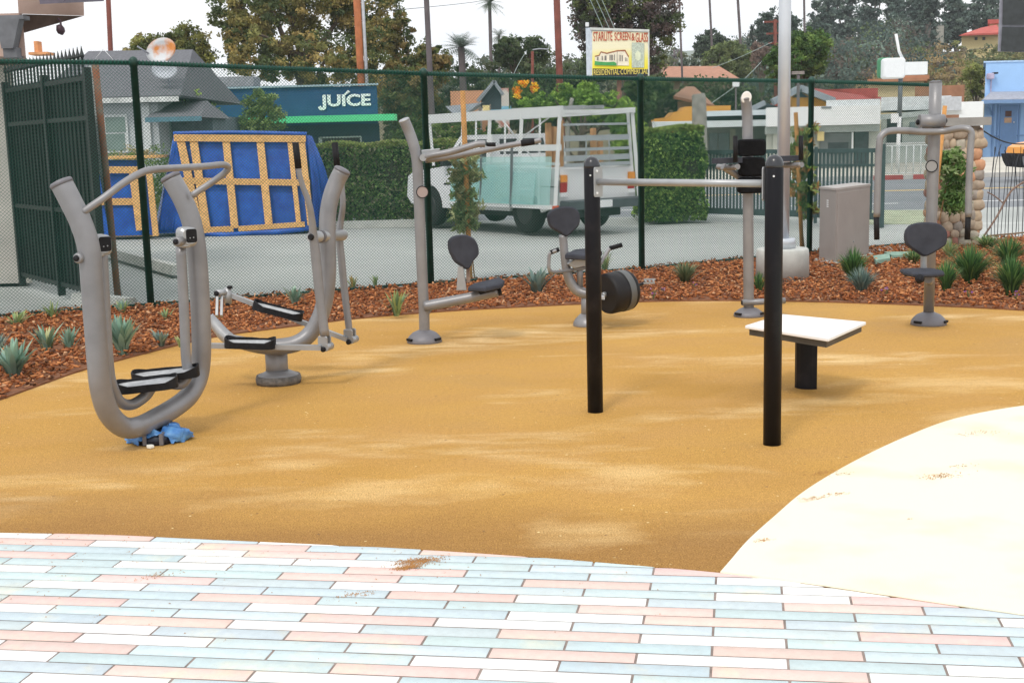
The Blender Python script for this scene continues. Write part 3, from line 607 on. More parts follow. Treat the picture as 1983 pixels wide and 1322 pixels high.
hn = part(t, 'handle', STEEL, lambda b: b.tube(PP([(651, 290, 8.58), (654, 325, 8.58), (661, 352, 8.6), (664, 395, 8.6), (660, 428, 8.62), (657, 456, 8.62), (662, 510, 8.62), (668, 570, 8.62), (677, 645, 8.6)]), [.0165, .0165, .018, .02, .022, .026, .026, .025, .024], 16))
part(hn, 'grip', BLACK, lambda b: b.tube([V(648, 276, 8.58), V(653, 324, 8.58)], .022, 14))
for (x, y, Y) in ((629, 667, 8.12), (678, 653, 8.6)):
    f = Vector((.93, -.35, 0)).normalized(); s = Vector((.35, .93, 0)).normalized()
    cl = part(t, 'clevis', LSTEEL, lambda b: (b.rbox(V(x-1, y-5, Y)-s*.02, (.07, .014, .085), .012, ax=(f, s, Vector((0, 0, 1)))), b.rbox(V(x-1, y-5, Y)+s*.03, (.07, .014, .085), .012, ax=(f, s, Vector((0, 0, 1)))), b.lathe([(.026, -.04), (.026, .04)], V(x+6, y+4, Y), s, 16)))
    part(cl, 'clevis_bolt', BLACK, lambda b: b.lathe([(.018, 0), (.018, .014), (.01, .02)], V(x-2, y+9, Y-.03), (-.35, -.93, 0), 14))
part(t, 'link_bar', LSTEEL, lambda b: b.beam(V(404, 669, 8.1), V(622, 673, 8.1), .045, .032))
part(t, 'link_bar', LSTEEL, lambda b: b.beam(V(446, 571, 8.58), V(672, 657, 8.58), .045, .03))
A = V(435, 662, 8.08); B = V(534, 664, 8.1); footrest(t, (A, B), 0, 0, .16, .045)
A = V(490, 588, 8.5); B = V(587, 612, 8.55); footrest(t, (A, B), 0, 0, .18, .04)
# ---- lat press station ---------------------------------------------
R0 = G(822, 662); t = thing('shoulder_press_station', R0, 'grey pole machine with press bars, sticker and single seat, standing before the fence', 'exercise machine')
Y = R0.y
part(t, 'pole', STEEL, lambda b: b.tube(PP([(783, 234, Y-.02), (792, 255, Y), (802, 284, Y), (808, 318, Y), (811, 380, Y), (816, 500, Y), (821, 600, Y), (822, 650, Y)]), .0425, 22))
A, B = V(783, 234, Y-.02), V(792, 255, Y); part(t, 'end_cap', LSTEEL, lambda b: b.lathe([(.044, -.002), (.044, .008), (.038, .014)], A, A-B, 20))
def slots(b, p, r):
    for a in (-35, 215):
        q = math.radians(a); d = Vector((math.cos(q), math.sin(q), 0)); b.box(p+d*r*.985+Vector((0, 0, .032)), (.018, .07, .018), ax=(d, Vector((-d.y, d.x, 0)), Vector((0, 0, 1))))
dm = part(t, 'base_dome', STEEL2, lambda b: dome(b, R0, .140, .095, .0425)); part(dm, 'bolt_slot', BLACK, lambda b: slots(b, R0, .14))
h = part(t, 'press_bar', STEEL, lambda b: (b.tube(PP([(820, 306, Y-.06), (836, 301, Y-.08), (870, 295, Y-.1), (905, 285, Y-.12), (926, 279, Y-.12), (940, 279, Y-.12)]), .026, 16)))
part(h, 'grip', BLACK, lambda b: b.tube(PP([(942, 280, Y-.12), (960, 280, Y-.12)]), .016, 14))
h = part(t, 'press_bar', STEEL, lambda b: b.tube(PP([(824, 310, Y+.05), (870, 304, Y+.1), (930, 293, Y+.14), (990, 281, Y+.16), (1030, 275, Y+.16), (1048, 271, Y+.16)]), [.024, .024, .024, .022, .02, .02], 16))
part(h, 'grip', BLACK, lambda b: b.tube(PP([(1009, 278, Y+.16), (1035, 274, Y+.16)]), .027, 14))
part(t, 'bar_bracket', LSTEEL, lambda b: (b.slab([V(816, 291, Y-.0), V(852, 288, Y+.05), (V(850, 298, Y+.05)), V(818, 312, Y)], (0, 1, .15), .03, .004), b.lathe([(.028, -.09), (.028, .09)], V(823, 305, Y), (0.1, 1, 0), 16)))
ring_decal(t, V(818, 372, Y-.046), (.1, -1, 0), .044, (.36, .29, .27))
part(t, 'seat_boom', STEEL, lambda b: b.tube(PP([(822, 593, Y-.03), (860, 586, Y-.04), (920, 574, Y-.05), (964, 565, Y-.06)]), [.042, .042, .04, .036], 18))
part(t, 'boom_cap', BLACK, lambda b: b.lathe([(.03, 0), (.03, .02), (.024, .026)], V(965, 565, Y-.06), (1, 0, .15), 16))
part(t, 'gusset', STEEL, lambda b: b.slab([V(824, 598, Y), V(849, 593, Y), V(834, 603, Y), V(829, 616, Y)], (0, 1, 0), .012))
part(t, 'seat_post', LSTEEL, lambda b: (b.slab([V(884, 562, Y), V(887, 515, Y), V(897, 515, Y), V(904, 562, Y)], (0, 1, 0), .05, .006)))
part(t, 'seat_brace', mat('rust_touched_post', (.30, .20, .15), .7, 0, .3, 20), lambda b: b.slab([V(903, 548, Y+.03), V(903, 520, Y+.03), V(909, 520, Y+.03), V(911, 545, Y+.03)], (0, 1, 0), .02))
pad = smoothpoly(outline([(545, 130), (600, 85), (700, 75), (780, 110), (822, 180), (828, 270), (775, 335), (742, 400), (708, 412), (672, 385), (610, 345), (575, 290), (545, 215)], 760, 440, 5.08))
part(t, 'backrest', PAD, lambda b: b.slab([V(x+2, y, Y-.02) for x, y in pad], (.5, -1, .1), .055, .012))
part(t, 'seat', PAD, lambda b: b.slab([V(906, 560, Y-.16), V(917, 553, Y+.06), V(968, 541, Y+.12), V(977, 546, Y+.0), V(974, 553, Y-.14), V(940, 561, Y-.22)], (0, 0, 1), .04, .01))
part(t, 'seat_bracket', BLACK, lambda b: b.slab([V(925, 562, Y-.04), V(966, 558, Y-.04), V(960, 568, Y-.04), V(932, 572, Y-.04)], (0, 1, 0), .10))
# ---- recumbent bike --------------------------------------------------
R0 = G(1138, 630); Y = R0.y; t = thing('recumbent_bike', R0, 'grey recumbent exercise bike with charcoal pads and black flywheel drum behind the black post', 'exercise machine')
part(t, 'base_flange', STEEL, lambda b: dome(b, R0, .125, .10, .05))
part(t, 'frame_tube', STEEL, lambda b: (b.tube(PP([(1090, 455, Y), (1093, 490, Y), (1097, 520, Y), (1104, 545, Y), (1120, 563, Y), (1150, 572, Y-.05), (1185, 572, Y-.1)]), [.034, .036, .038, .042, .046, .046, .04], 18), b.tube([V(1138, 570, Y), R0+Vector((0, 0, .05))], .056, 18)))
part(t, 'seat_post', STEEL, lambda b: b.tube(PP([(1122, 508, Y), (1124, 560, Y)]), .026, 14))
pad = smoothpoly(outline([(200, 170), (250, 122), (330, 100), (430, 105), (488, 150), (500, 230), (478, 290), (400, 365), (362, 382), (310, 345), (228, 295), (200, 235)], 1020, 380, 4.896))
part(t, 'backrest', PAD, lambda b: b.slab([V(x, y, Y-.02) for x, y in pad], (.25, -1, .1), .055, .012))
part(t, 'seat', PAD, lambda b: b.slab([V(1094, 497, Y-.2), V(1112, 488, Y+.14), V(1152, 484, Y+.18), V(1166, 490, Y), V(1150, 500, Y-.22)], (0, 0, 1), .045, .01))
part(t, 'seat_bracket', LSTEEL, lambda b: (b.slab([V(1098, 510, Y-.05), V(1112, 500, Y-.05), V(1140, 498, Y-.05), V(1140, 512, Y-.05), V(1112, 519, Y-.05)], (0, 1, 0), .12, .01)))
h = part(t, 'side_handle', STEEL, lambda b: b.tube(PP([(1078, 485, Y-.2), (1065, 491, Y-.2), (1063, 505, Y-.2), (1063, 519, Y-.2), (1068, 526, Y-.18), (1085, 526, Y-.12), (1110, 522, Y-.05), (1140, 518, Y)]), .015, 12))
part(h, 'grip', BLACK, lambda b: b.tube(PP([(1066, 489, Y-.2), (1082, 483, Y-.18)]), .019, 12))
h = part(t, 'side_handle', STEEL, lambda b: b.tube(PP([(1140, 518, Y), (1160, 512, Y+.05), (1170, 497, Y+.1), (1182, 480, Y+.15), (1196, 476, Y+.15)]), .0165, 12))
part(h, 'grip', BLACK, lambda b: b.tube(PP([(1180, 481, Y+.15), (1205, 474, Y+.15)]), .02, 12))
ax = Vector((.80, .55, .08)).normalized(); c = V(1190, 566, Y-.12)
dr = part(t, 'flywheel_drum', mat('drum_shell', (.014, .013, .014), .5, 0, .2, 6, .1, 90, spec=.25), lambda b: b.lathe([(.15, -.10), (.165, -.09), (.172, -.07), (.172, .02), (.168, .03), (.172, .04), (.172, .13), (.16, .15), (.12, .155)], c, ax, 36))
part(dr, 'drum_band', mat('drum_grey_band', (.10, .105, .105), .4, 0, .1), lambda b: b.lathe([(.1745, .045), (.176, .05), (.176, .10), (.1745, .105)], c, ax, 36))
part(dr, 'axle_boss', LSTEEL, lambda b: b.lathe([(.02, -.135), (.024, -.10)], c, ax, 14))
p_ = part(t, 'pedal_crank', BLACK, lambda b: b.tube([c+ax*.15, V(1248, 548, Y+.1)], .014, 10))
part(p_, 'pedal', LSTEEL, lambda b: (b.box(V(1258, 541, Y+.16), (.10, .012, .014)), b.box(V(1257, 548, Y+.08), (.10, .012, .014)), b.box(V(1250, 545, Y+.12), (.012, .10, .014)), b.box(V(1265, 544, Y+.12), (.012, .10, .014)), b.box(V(1258, 545, Y+.12), (.012, .10, .014))))
p_ = part(t, 'pedal_crank', LSTEEL, lambda b: b.tube([c-ax*.13, V(1164, 574, Y-.34)], .012, 10))
part(p_, 'pedal', GREY_TREAD, lambda b: b.box(V(1161, 576, Y-.36), (.08, .09, .025)))
# ---- push-up / pull-up bar with two black posts ------------------------
PLt, PRt = G(1153, 797), G(1495, 860); HH = 1.475
t = thing('pull_up_bar', (PLt+PRt)/2, 'low horizontal bar between two black round-topped posts', 'exercise bar')
for p in (PLt, PRt):
    r_ = .0455
    q = part(t, 'post', BPOST, lambda b: b.lathe([(r_, -.02), (r_, HH-.05), (r_*.98, HH-.048)], p, n=28))
    part(q, 'post_cap', mat('cap_plastic', (.03, .032, .038), .25, 0, .1), lambda b: b.lathe([(r_*1.03, HH-.055), (r_*1.03, HH-.045), (r_*.95, HH-.025), (r_*.75, HH-.006), (r_*.4, HH+.004), (r_*.08, HH+.008)], p, n=28))
    part(q, 'screw', WHITE, lambda b: b.lathe([(.0055, 0), (.004, .004)], p+Vector((-.012, -r_+.0005, HH-.098)), (-.2, -1, 0), 10))
dv = (PRt-PLt).normalized(); zb = V(1160, 352, PLt.y).z
part(t, 'crossbar', LSTEEL, lambda b: b.tube([PLt+dv*.045+Vector((0, 0, zb)), PRt-dv*.045+Vector((0, 0, zb))], .0195, 18))
for p, s in ((PLt, 1), (PRt, -1)):
    q = part(t, 'bracket', LSTEEL, lambda b: b.slab([p+dv*s*.047+Vector((0, 0, zb))+dv.cross(Vector((0, 0, 1)))*x+Vector((0, 0, z)) for x, z in ((-.034, -.075), (-.028, -.084), (.028, -.084), (.034, -.075), (.034, .075), (.028, .084), (-.028, .084), (-.034, .075))], dv, .007))
    for z in (-.062, -.0, .062):
        if z: part(q, 'bolt', WHITE, lambda b: (b.lathe([(.0075, 0), (.006, .006)], p+dv*s*.051+Vector((0, 0, zb+z))+dv.cross(Vector((0, 0, 1)))*.016*1, dv*s, 10)))
b = MB(); 
# ---- white step table ----------------------------------------------------
zt = .43; cs = [G(1443, 630, zt), G(1604, 655, zt), G(1677, 623, zt), G(1515, 608, zt)]
c = sum(cs, Vector())/4; t = thing('step_table', Vector((c.x, c.y, 0)), 'low square table with a white top on one black curved leg', 'table')
part(t, 'table_top', mat('white_laminate', (.86, .86, .86), .45, 0, .02), lambda b: b.slab([p+Vector((0, 0, -.010)) for p in catmull([cs[0]], 1)+cs[1:]], (0, 0, 1), .02, .004))
part(t, 'apron', mat('dark_bronze', (.06, .052, .042), .5, 0, .2), lambda b: b.slab([c+(p-c)*.93-Vector((0, 0, .040)) for p in cs], (0, 0, 1), .04))
lg = G(1560, 751)
part(t, 'leg', BPOST, lambda b: b.slab([lg+Vector((x, y, .19)) for x, y in [(-.062, .03), (-.058, .0), (-.04, -.028), (-.01, -.045), (.025, -.05), (.06, -.045), (.06, .03)]], (0, 0, 1), .40))
print('table', [tuple(round(x, 2) for x in p) for p in cs], lg)
# ---- leg raise tower -------------------------------------------------------
R0 = G(1450, 612); Y = R0.y; t = thing('leg_raise_tower', R0, 'tall grey pole with stacked black back pads and forearm rests', 'exercise machine')
part(t, 'pole', STEEL, lambda b: b.tube(PP([(1444, 190, Y-.03), (1447, 225, Y), (1448, 300, Y), (1449, 450, Y), (1450, 600, Y)]), .0455, 24))
A, B = V(1444, 190, Y-.03), V(1447, 225, Y)
part(t, 'end_cap', mat('bright_cap', (.92, .92, .92), .2, 0, .01), lambda b: b.slab([A+Vector((0, -.028, -.0))+Vector((math.cos(a)*.044, -math.sin(a)*.012, math.sin(a)*.052)) for a in [2*math.pi*k/20 for k in range(20)]], (0, -1, .35), .03, .006))
part(t, 'pole_cap', STEEL, lambda b: b.lathe([(.047, -.01), (.047, .004), (.035, .016), (.015, .022)], A, A-B, 20))
dm = part(t, 'base_dome', STEEL2, lambda b: dome(b, R0, .132, .075, .045)); part(dm, 'bolt_slot', BLACK, lambda b: slots(b, R0, .132))
for x0, x1, y0, y1, th in ((1427, 1482, 270, 302, .09), (1430, 1480, 305, 341, .10), (1428, 1478, 344, 374, .11)):
    cc = V((x0+x1)/2, (y0+y1)/2, Y-.09); wd = (V(x1, y0, Y-.09)-V(x0, y0, Y-.09)).length; hh = (y1-y0)*(Y-.09)/F
    part(t, 'back_pad', mat('black_foam', (.008, .008, .009), .9, 0, .4, 20, .5, 160, spec=.1), lambda b: b.rbox(cc, (wd, th, hh), .035, seg=5))
for s, x0, x1, gx, yy in ((-1, 1384, 1432, 1424, 312), (1, 1500, 1549, 1551, 308)):
    part(t, 'arm_pad', PAD, lambda b: b.beam(V(x0, yy, Y-.16-(.06 if s < 0 else -.0)), V(x1, yy-2, Y-.2+.06), .10, .045))
    g_ = part(t, 'arm_tube', STEEL, lambda b: b.tube(PP([(x0+6 if s < 0 else x0-30, yy+11, Y-.02), (x0+22, yy+12, Y-.1), (x1-3 if s < 0 else x1+4, yy+11, Y-.26), ]), .024, 14))
    part(t, 'upright_grip', BLACK, lambda b: b.tube(PP([(gx, yy+2, Y-.26), (gx, 263, Y-.26)]), .019, 14))
part(t, 'arm_bracket', STEEL, lambda b: (b.tube(PP([(1400, 322, Y-.1), (1425, 338, Y-.05), (1449, 352, Y)]), .03, 14), b.tube(PP([(1500, 320, Y-.1), (1480, 336, Y-.05), (1449, 350, Y)]), .03, 14)))
fb = part(t, 'foot_bar', STEEL, lambda b: b.tube([V(1437, 586, Y-.04), V(1520, 582, Y-.0)], .027, 16))
part(fb, 'bar_cap', BLACK, lambda b: b.lathe([(.02, 0), (.018, .006)], V(1437, 586, Y-.04), (-1, -.1, 0), 14))
# ---- pull-down machine ------------------------------------------------------
R0 = G(1798, 628); Y = R0.y; t = thing('pull_down_machine', R0, 'grey pole machine at the right with an inverted U-shaped pull bar and charcoal seat', 'exercise machine')
part(t, 'pole', STEEL, lambda b: b.tube(PP([(1812, 160, Y), (1810, 230, Y), (1804, 420, Y), (1798, 610, Y)]), [.049, .049, .044, .042], 24, curve=False))
part(t, 'end_cap', STEEL2, lambda b: b.lathe([(.050, 0), (.048, .008), (.03, .014)], V(1812, 160, Y), (0, 0, 1), 24))
dm = part(t, 'base_dome', STEEL2, lambda b: dome(b, R0, .143, .10, .042)); part(dm, 'bolt_slot', BLACK, lambda b: slots(b, R0, .143))
h = part(t, 'pivot_barrel', STEEL, lambda b: b.tube([V(1780, 235, Y-.06), V(1828, 235, Y-.06)], .054, 24))
part(h, 'barrel_cap', BLACK, lambda b: b.lathe([(.02, 0), (.022, .012), (.012, .02)], V(1779, 237, Y-.06), (-1, 0, 0), 14)); part(h, 'barrel_cap', BLACK, lambda b: b.lathe([(.02, 0), (.022, .012), (.012, .02)], V(1829, 234, Y-.06), (1, 0, 0), 14))
part(h, 'barrel_lug', LSTEEL, lambda b: (b.box(V(1782, 251, Y-.06), (.014, .05, .06)), b.box(V(1822, 251, Y-.06), (.014, .05, .06))))
h = part(t, 'pull_bar', STEEL, lambda b: b.tube(PP([(1698, 420, Y-.25), (1700, 340, Y-.25), (1703, 278, Y-.25), (1708, 262, Y-.25), (1722, 254, Y-.24), (1750, 253, Y-.2), (1780, 255, Y-.12), (1805, 255, Y-.1), (1830, 254, Y-.12), (1858, 249, Y-.2), (1874, 250, Y-.24), (1881, 258, Y-.25), (1880, 280, Y-.25), (1877, 340, Y-.25), (1875, 420, Y-.25)]), .0265, 18, sub=6))
part(h, 'grip', BLACK, lambda b: b.tube([V(1697, 416, Y-.25), V(1698, 464, Y-.25)], .022, 16)); part(h, 'grip', BLACK, lambda b: b.tube([V(1875, 413, Y-.25), V(1873, 464, Y-.25)], .022, 16))
ring_decal(t, V(1804, 322, Y-.047), (-.05, -1, 0), .044, (.30, .30, .30))
pad = smoothpoly(outline([(468, 262), (500, 200), (565, 165), (670, 156), (800, 172), (870, 240), (878, 310), (862, 375), (790, 430), (700, 480), (652, 488), (605, 465), (495, 385), (470, 340)], 1660, 400, 5.084))
part(t, 'backrest', PAD, lambda b: b.slab([V(x, y, Y-.30) for x, y in pad], (0, -1, .12), .06, .012))
part(t, 'back_post', LSTEEL, lambda b: b.tube(PP([(1789, 480, Y-.24), (1789, 520, Y-.24), (1792, 542, Y-.2)]), .026, 14))
part(t, 'seat_arm', STEEL, lambda b: b.tube([V(1800, 545, Y), V(1797, 540, Y-.42)], .034, 18))
sz_ = V(1785, 525, Y-.4); part(t, 'seat', PAD, lambda b: b.slab([Vector((sz_.x+x, sz_.y+y, sz_.z-.01)) for x, y in ((-.155, -.05), (-.13, .13), (-.05, .18), (.05, .18), (.13, .13), (.155, -.05), (.12, -.17), (.05, -.20), (-.05, -.20), (-.12, -.17))], (0, 0, 1), .036, .012))
part(t, 'arm_end_ball', BLACK, lambda b: b.lathe([(.012, -.034), (.03, -.02), (.037, 0), (.03, .02), (.012, .034)], V(1781, 540, Y-.6), (.2, -1, 0), 18))
part(t, 'side_stop', LSTEEL, lambda b: b.lathe([(.012, -.03), (.026, -.015), (.03, 0), (.024, .02)], V(1799, 540, Y-.1), (.2, -1, 0), 16))
# ================================================================== bed: plants, cabinet, lamp post, pillar
BLADE = tintmat('grass_blade', .6, .25)
def tuft(label, x, y, hpx, wpx, n, cols, cat='plant', name='grass_clump', group=None, wide=.0055, droop=.5, seed=0, jit=.8):
    p = G(x, y, .02); sc = p.y/F; H_ = hpx*sc*1.22; W_ = wpx*sc*.66; rg = np.random.default_rng(seed+abs(int(x)))
    vs = []; fs = []; ti = []; cols = np.array(cols)
    for i in range(n):
        a = rg.uniform(0, 2*math.pi); lean = rg.random()**.8; h = H_*rg.uniform(.6, 1.05)*(1-.35*lean*droop); r0 = W_*.18*rg.random()
        d = np.array([math.cos(a), math.sin(a)]); s = np.array([-d[1], d[0]]); ww = wide*rg.uniform(.7, 1.3); c = cols[rg.integers(len(cols))]*rg.uniform(1-.3*jit, 1+.3*jit)
        b = len(vs)
        for k, (t, wk) in enumerate(((0, .7), (.4, 1), (.75, .75), (1, .05))):
            rad = r0+W_*lean*(t**1.7); z = h*(t-(droop*lean*.35)*t**3)
            q = d*rad
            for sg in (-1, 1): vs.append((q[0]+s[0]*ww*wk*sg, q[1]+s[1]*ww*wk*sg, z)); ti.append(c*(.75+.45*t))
        for k in range(3): j = b+2*k; fs.append((j, j+1, j+3, j+2))
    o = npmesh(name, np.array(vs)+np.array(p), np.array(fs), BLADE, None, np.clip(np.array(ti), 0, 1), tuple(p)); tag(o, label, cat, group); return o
GR = [(.07, .16, .05), (.10, .22, .07), (.17, .29, .09), (.045, .11, .045)]; BG = [(.16, .24, .22), (.20, .29, .26), (.12, .18, .16), (.25, .33, .27)]
YG = [(.33, .40, .16), (.24, .34, .14), (.42, .44, .22), (.20, .30, .17)]; SG = [(.27, .42, .33), (.22, .36, .30), (.34, .48, .36), (.18, .30, .22)]
gG = 'green grass clumps in the bark bed'
tuft('tall green grass clump in front of the brown utility cabinet', 1652, 546, 62, 62, 420, GR, group=gG, seed=1)
tuft('blue-grey grass clump leaning against the green one by the cabinet', 1668, 568, 48, 60, 260, BG, seed=2)
tuft('narrow green grass clump between the leg raise pole and black post', 1470, 568, 38, 34, 130, GR, group=gG, seed=3)
tuft('olive grass clump beside the lamp post pedestal', 1327, 550, 42, 58, 220, [(.16, .20, .10), (.22, .24, .13), (.10, .14, .07)], seed=4)
tuft('green grass clump just right of the pull-down machine pole', 1832, 562, 52, 60, 300, GR, group=gG, seed=5)
tuft('broad dark grass clump in front of the stone pillar', 1878, 548, 68, 92, 560, GR, group=gG, seed=6)
tuft('green grass clump at the right edge nearest the rubber surface', 1958, 572, 72, 78, 480, GR, group=gG, seed=7)
tuft('dark grass clump under the reed fence at the right edge', 1952, 515, 52, 76, 380, GR, group=gG, seed=8)
tuft('short light green clump behind the charcoal seat', 1770, 510, 26, 52, 200, YG+GR, group=gG, seed=9)
tuft('low light green clump at the foot of the stone pillar', 1912, 482, 26, 70, 260, YG+GR, group=gG, seed=10)
tuft('thin yellow-green clump behind the pull-down machine', 1838, 500, 34, 40, 120, YG, seed=12)
gA = 'pale blue-green succulents in the bark bed'
def agave(label, x, y, hpx, wpx, n, cols=SG, wide=.014, seed=0, group=gA, droop=.15, name='agave'):
    return tuft(label, x, y, hpx, wpx, n, cols, 'plant', name, group, wide, droop, seed, .5)
agave('grey-green agave left of the recumbent bike', 1040, 569, 44, 62, 46, BG, .02, 1)
agave('pale succulent beside the far footrest of the elliptical trainer', 572, 592, 38, 44, 22, SG, .016, 2)
agave('yellow-green spiky plant left of the shoulder press dome', 768, 612, 44, 52, 40, YG, .012, 3)
agave('large dense blue-green rosette behind the air walker', 238, 686, 66, 66, 90, SG, .02, 4)
agave('dark small rosette between the air walker uprights', 313, 670, 30, 44, 30, BG, .013, 5)
agave('tiny light green sprout beside the right air walker upright', 349, 672, 20, 22, 14, YG, .012, 6)
agave('pale tall sprig left of the air walker', 92, 682, 48, 66, 34, SG+YG, .014, 7)
agave('small pale sprig touching the left air walker upright', 137, 680, 42, 44, 26, SG, .014, 8)
agave('large pale green succulent at the left edge', 28, 728, 62, 92, 70, SG, .018, 9)
agave('dark green shrub cut by the left edge', -14, 716, 66, 70, 80, BG, .02, 10)
agave('yellow sprig against the fence at the far left', 103, 618, 30, 48, 22, YG, .012, 11)
agave('yellow low plant against the fence near the left edge', 32, 632, 26, 56, 26, YG, .012, 12)
agave('small green plant at the foot of the left fence post', 236, 608, 24, 40, 22, YG+SG, .012, 13)
agave('small bright sprout in the bark between the air walker uprights', 322, 622, 22, 30, 14, YG, .01, 14)
agave('thin orange-tipped sprig outside the fence behind the elliptical trainer', 684, 562, 26, 30, 16, [(.5, .34, .12), (.3, .34, .12)], .01, 15)
agave('short pale grass against the fence behind the bike handle', 1172, 528, 40, 44, 40, YG, .006, 16)
agave('faint sprig at the fence between the press pole and elliptical trainer', 727, 555, 20, 24, 12, YG, .008, 17)
for i, (x, y, s, lab) in enumerate(((1265, 580, 1, 'purple flower tuft right of the flywheel drum'), (1283, 572, .7, 'tiny purple flower beside the larger purple tuft'), (1875, 578, .8, 'purple flower below the broad grass clump'), (1967, 582, .8, 'purple flower at the right edge of the bark'), (1715, 573, .8, 'purple flower left of the pull-down dome'), (1345, 560, .6, 'small purple flower below the olive clump'), (916, 568, .7, 'lavender bloom behind the press station seat'))):
    p = G(x, y, .02); rg = np.random.default_rng(i)
    root = thing('flower', p, lab, 'flower', 'purple flowers in the bark bed')
    part(root, 'stem', mat('stem', (.12, .16, .06), .8), lambda b: [b.tube([p, p+Vector((rg.uniform(-.04, .04)*s, rg.uniform(-.03, .03)*s, .07*s+.02))], .002, 4, cap=False) for k in range(7)])
    leafcloud('petals', [(p+Vector((0, 0, .06*s+.02)), (.055*s, .05*s, .03*s))], 60, .014, [(.30, .13, .34), (.22, .09, .26), (.42, .25, .42)], root, i)
# irrigation lids
for i, (pp, lab) in enumerate(((((1690, 499), (1722, 494), (1724, 503), (1696, 508)), 'pale green valve box lid nearer the utility cabinet'), (((1712, 491), (1768, 491), (1762, 498), (1726, 497)), 'pale green valve box lid nearer the concrete edge'))):
    b = MB(); b.slab([G(x, y, .05) for x, y in pp], (0, 0, 1), .05, .004); tag(b.build('valve_box_lid', mat('lid_green', (.26, .42, .34), .7, 0, .1), None), lab, 'lid', 'valve box lids')
# utility cabinet
cm_ = mat('cabinet_taupe', (.36, .325, .305), .5, .1, .06, 4)
zc = 1.6-(370-254)*G(1617, 516).y/F; a0 = G(1586, 508); a1 = G(1617, 516); a2 = G(1682, 499); a3 = a0+(a2-a1)
t = thing('utility_cabinet', (a0+a2)/2, 'brown metal utility cabinet standing on a small concrete pad', 'cabinet')
def cbx(b, s=1.0, z0=0, z1=zc):
    c = (a0+a2)/2; q = [c+(p-c)*s for p in (a1, a2, a3, a0)]; b.hexa([Vector((p.x, p.y, z0)) for p in q]+[Vector((p.x, p.y, z1)) for p in q])
part(t, 'cabinet_body', cm_, lambda b: cbx(b, 1, .03)); part(t, 'cabinet_lid', mat('cabinet_lid_grey', (.46, .43, .41), .5, .1, .05), lambda b: cbx(b, 1.03, zc, zc+.025)); part(t, 'pad', CONC, lambda b: cbx(b, 1.2, 0, .05))
e = (a2-a1).normalized(); nf = Vector((e.y, -e.x, 0)); sd_ = (a0-a1).normalized(); nsd = Vector((-sd_.y, sd_.x, 0)); 
if nsd.x > 0: nsd = -nsd
dr = part(t, 'door', cm_, lambda b: b.box((a1+a2)/2+nf*.004+Vector((0, 0, zc*.52)), ((a2-a1).length*.94, .012, zc*.88), ax=(e, nf, Vector((0, 0, 1)))))
part(dr, 'door_latch', LSTEEL, lambda b: b.lathe([(.01, 0), (.01, .01)], (a1+a2)/2+nf*.01+Vector((0, 0, .25)), nf, 12))
def lab_(b):
    c = (a0+a1)/2+nsd*.003+Vector((0, 0, zc-.13)); 
    for k in range(4): b.box(c+Vector((0, 0, -k*.024)), (.055, .004, .014), ax=(sd_, nsd, Vector((0, 0, 1))))
part(t, 'vent_label', WHITE, lab_)
# lamp post
R0 = G(1515, 543); t = thing('lamp_post', R0, 'galvanised lamp post rising from a round concrete pedestal', 'lamp post')
GALV = mat('galvanised', (.60, .64, .69), .35, .45, .07, 3)
part(t, 'pedestal', CONC, lambda b: b.lathe([(.285, 0), (.28, .28), (.275, .335), (.262, .35)], R0, n=40))
part(t, 'base_cover', GALV, lambda b: b.lathe([(.136, .35), (.134, .45), (.125, .46)], R0, n=32))
part(t, 'pole', GALV, lambda b: b.lathe([(.068, .45), (.064, 2.6), (.058, 5.2)], R0, n=28))
lh = part(t, 'lamp_head', GALV, lambda b: (b.tube([R0+Vector((0, 0, 5.15)), R0+Vector((.1, 0, 5.3)), R0+Vector((.7, 0, 5.35))], .035, 12), b.rbox(R0+Vector((.95, 0, 5.34)), (.55, .3, .12), .04)))
part(lh, 'lens', mat('lamp_lens', (.7, .7, .68), .2), lambda b: b.box(R0+Vector((.98, 0, 5.275)), (.36, .2, .02)))
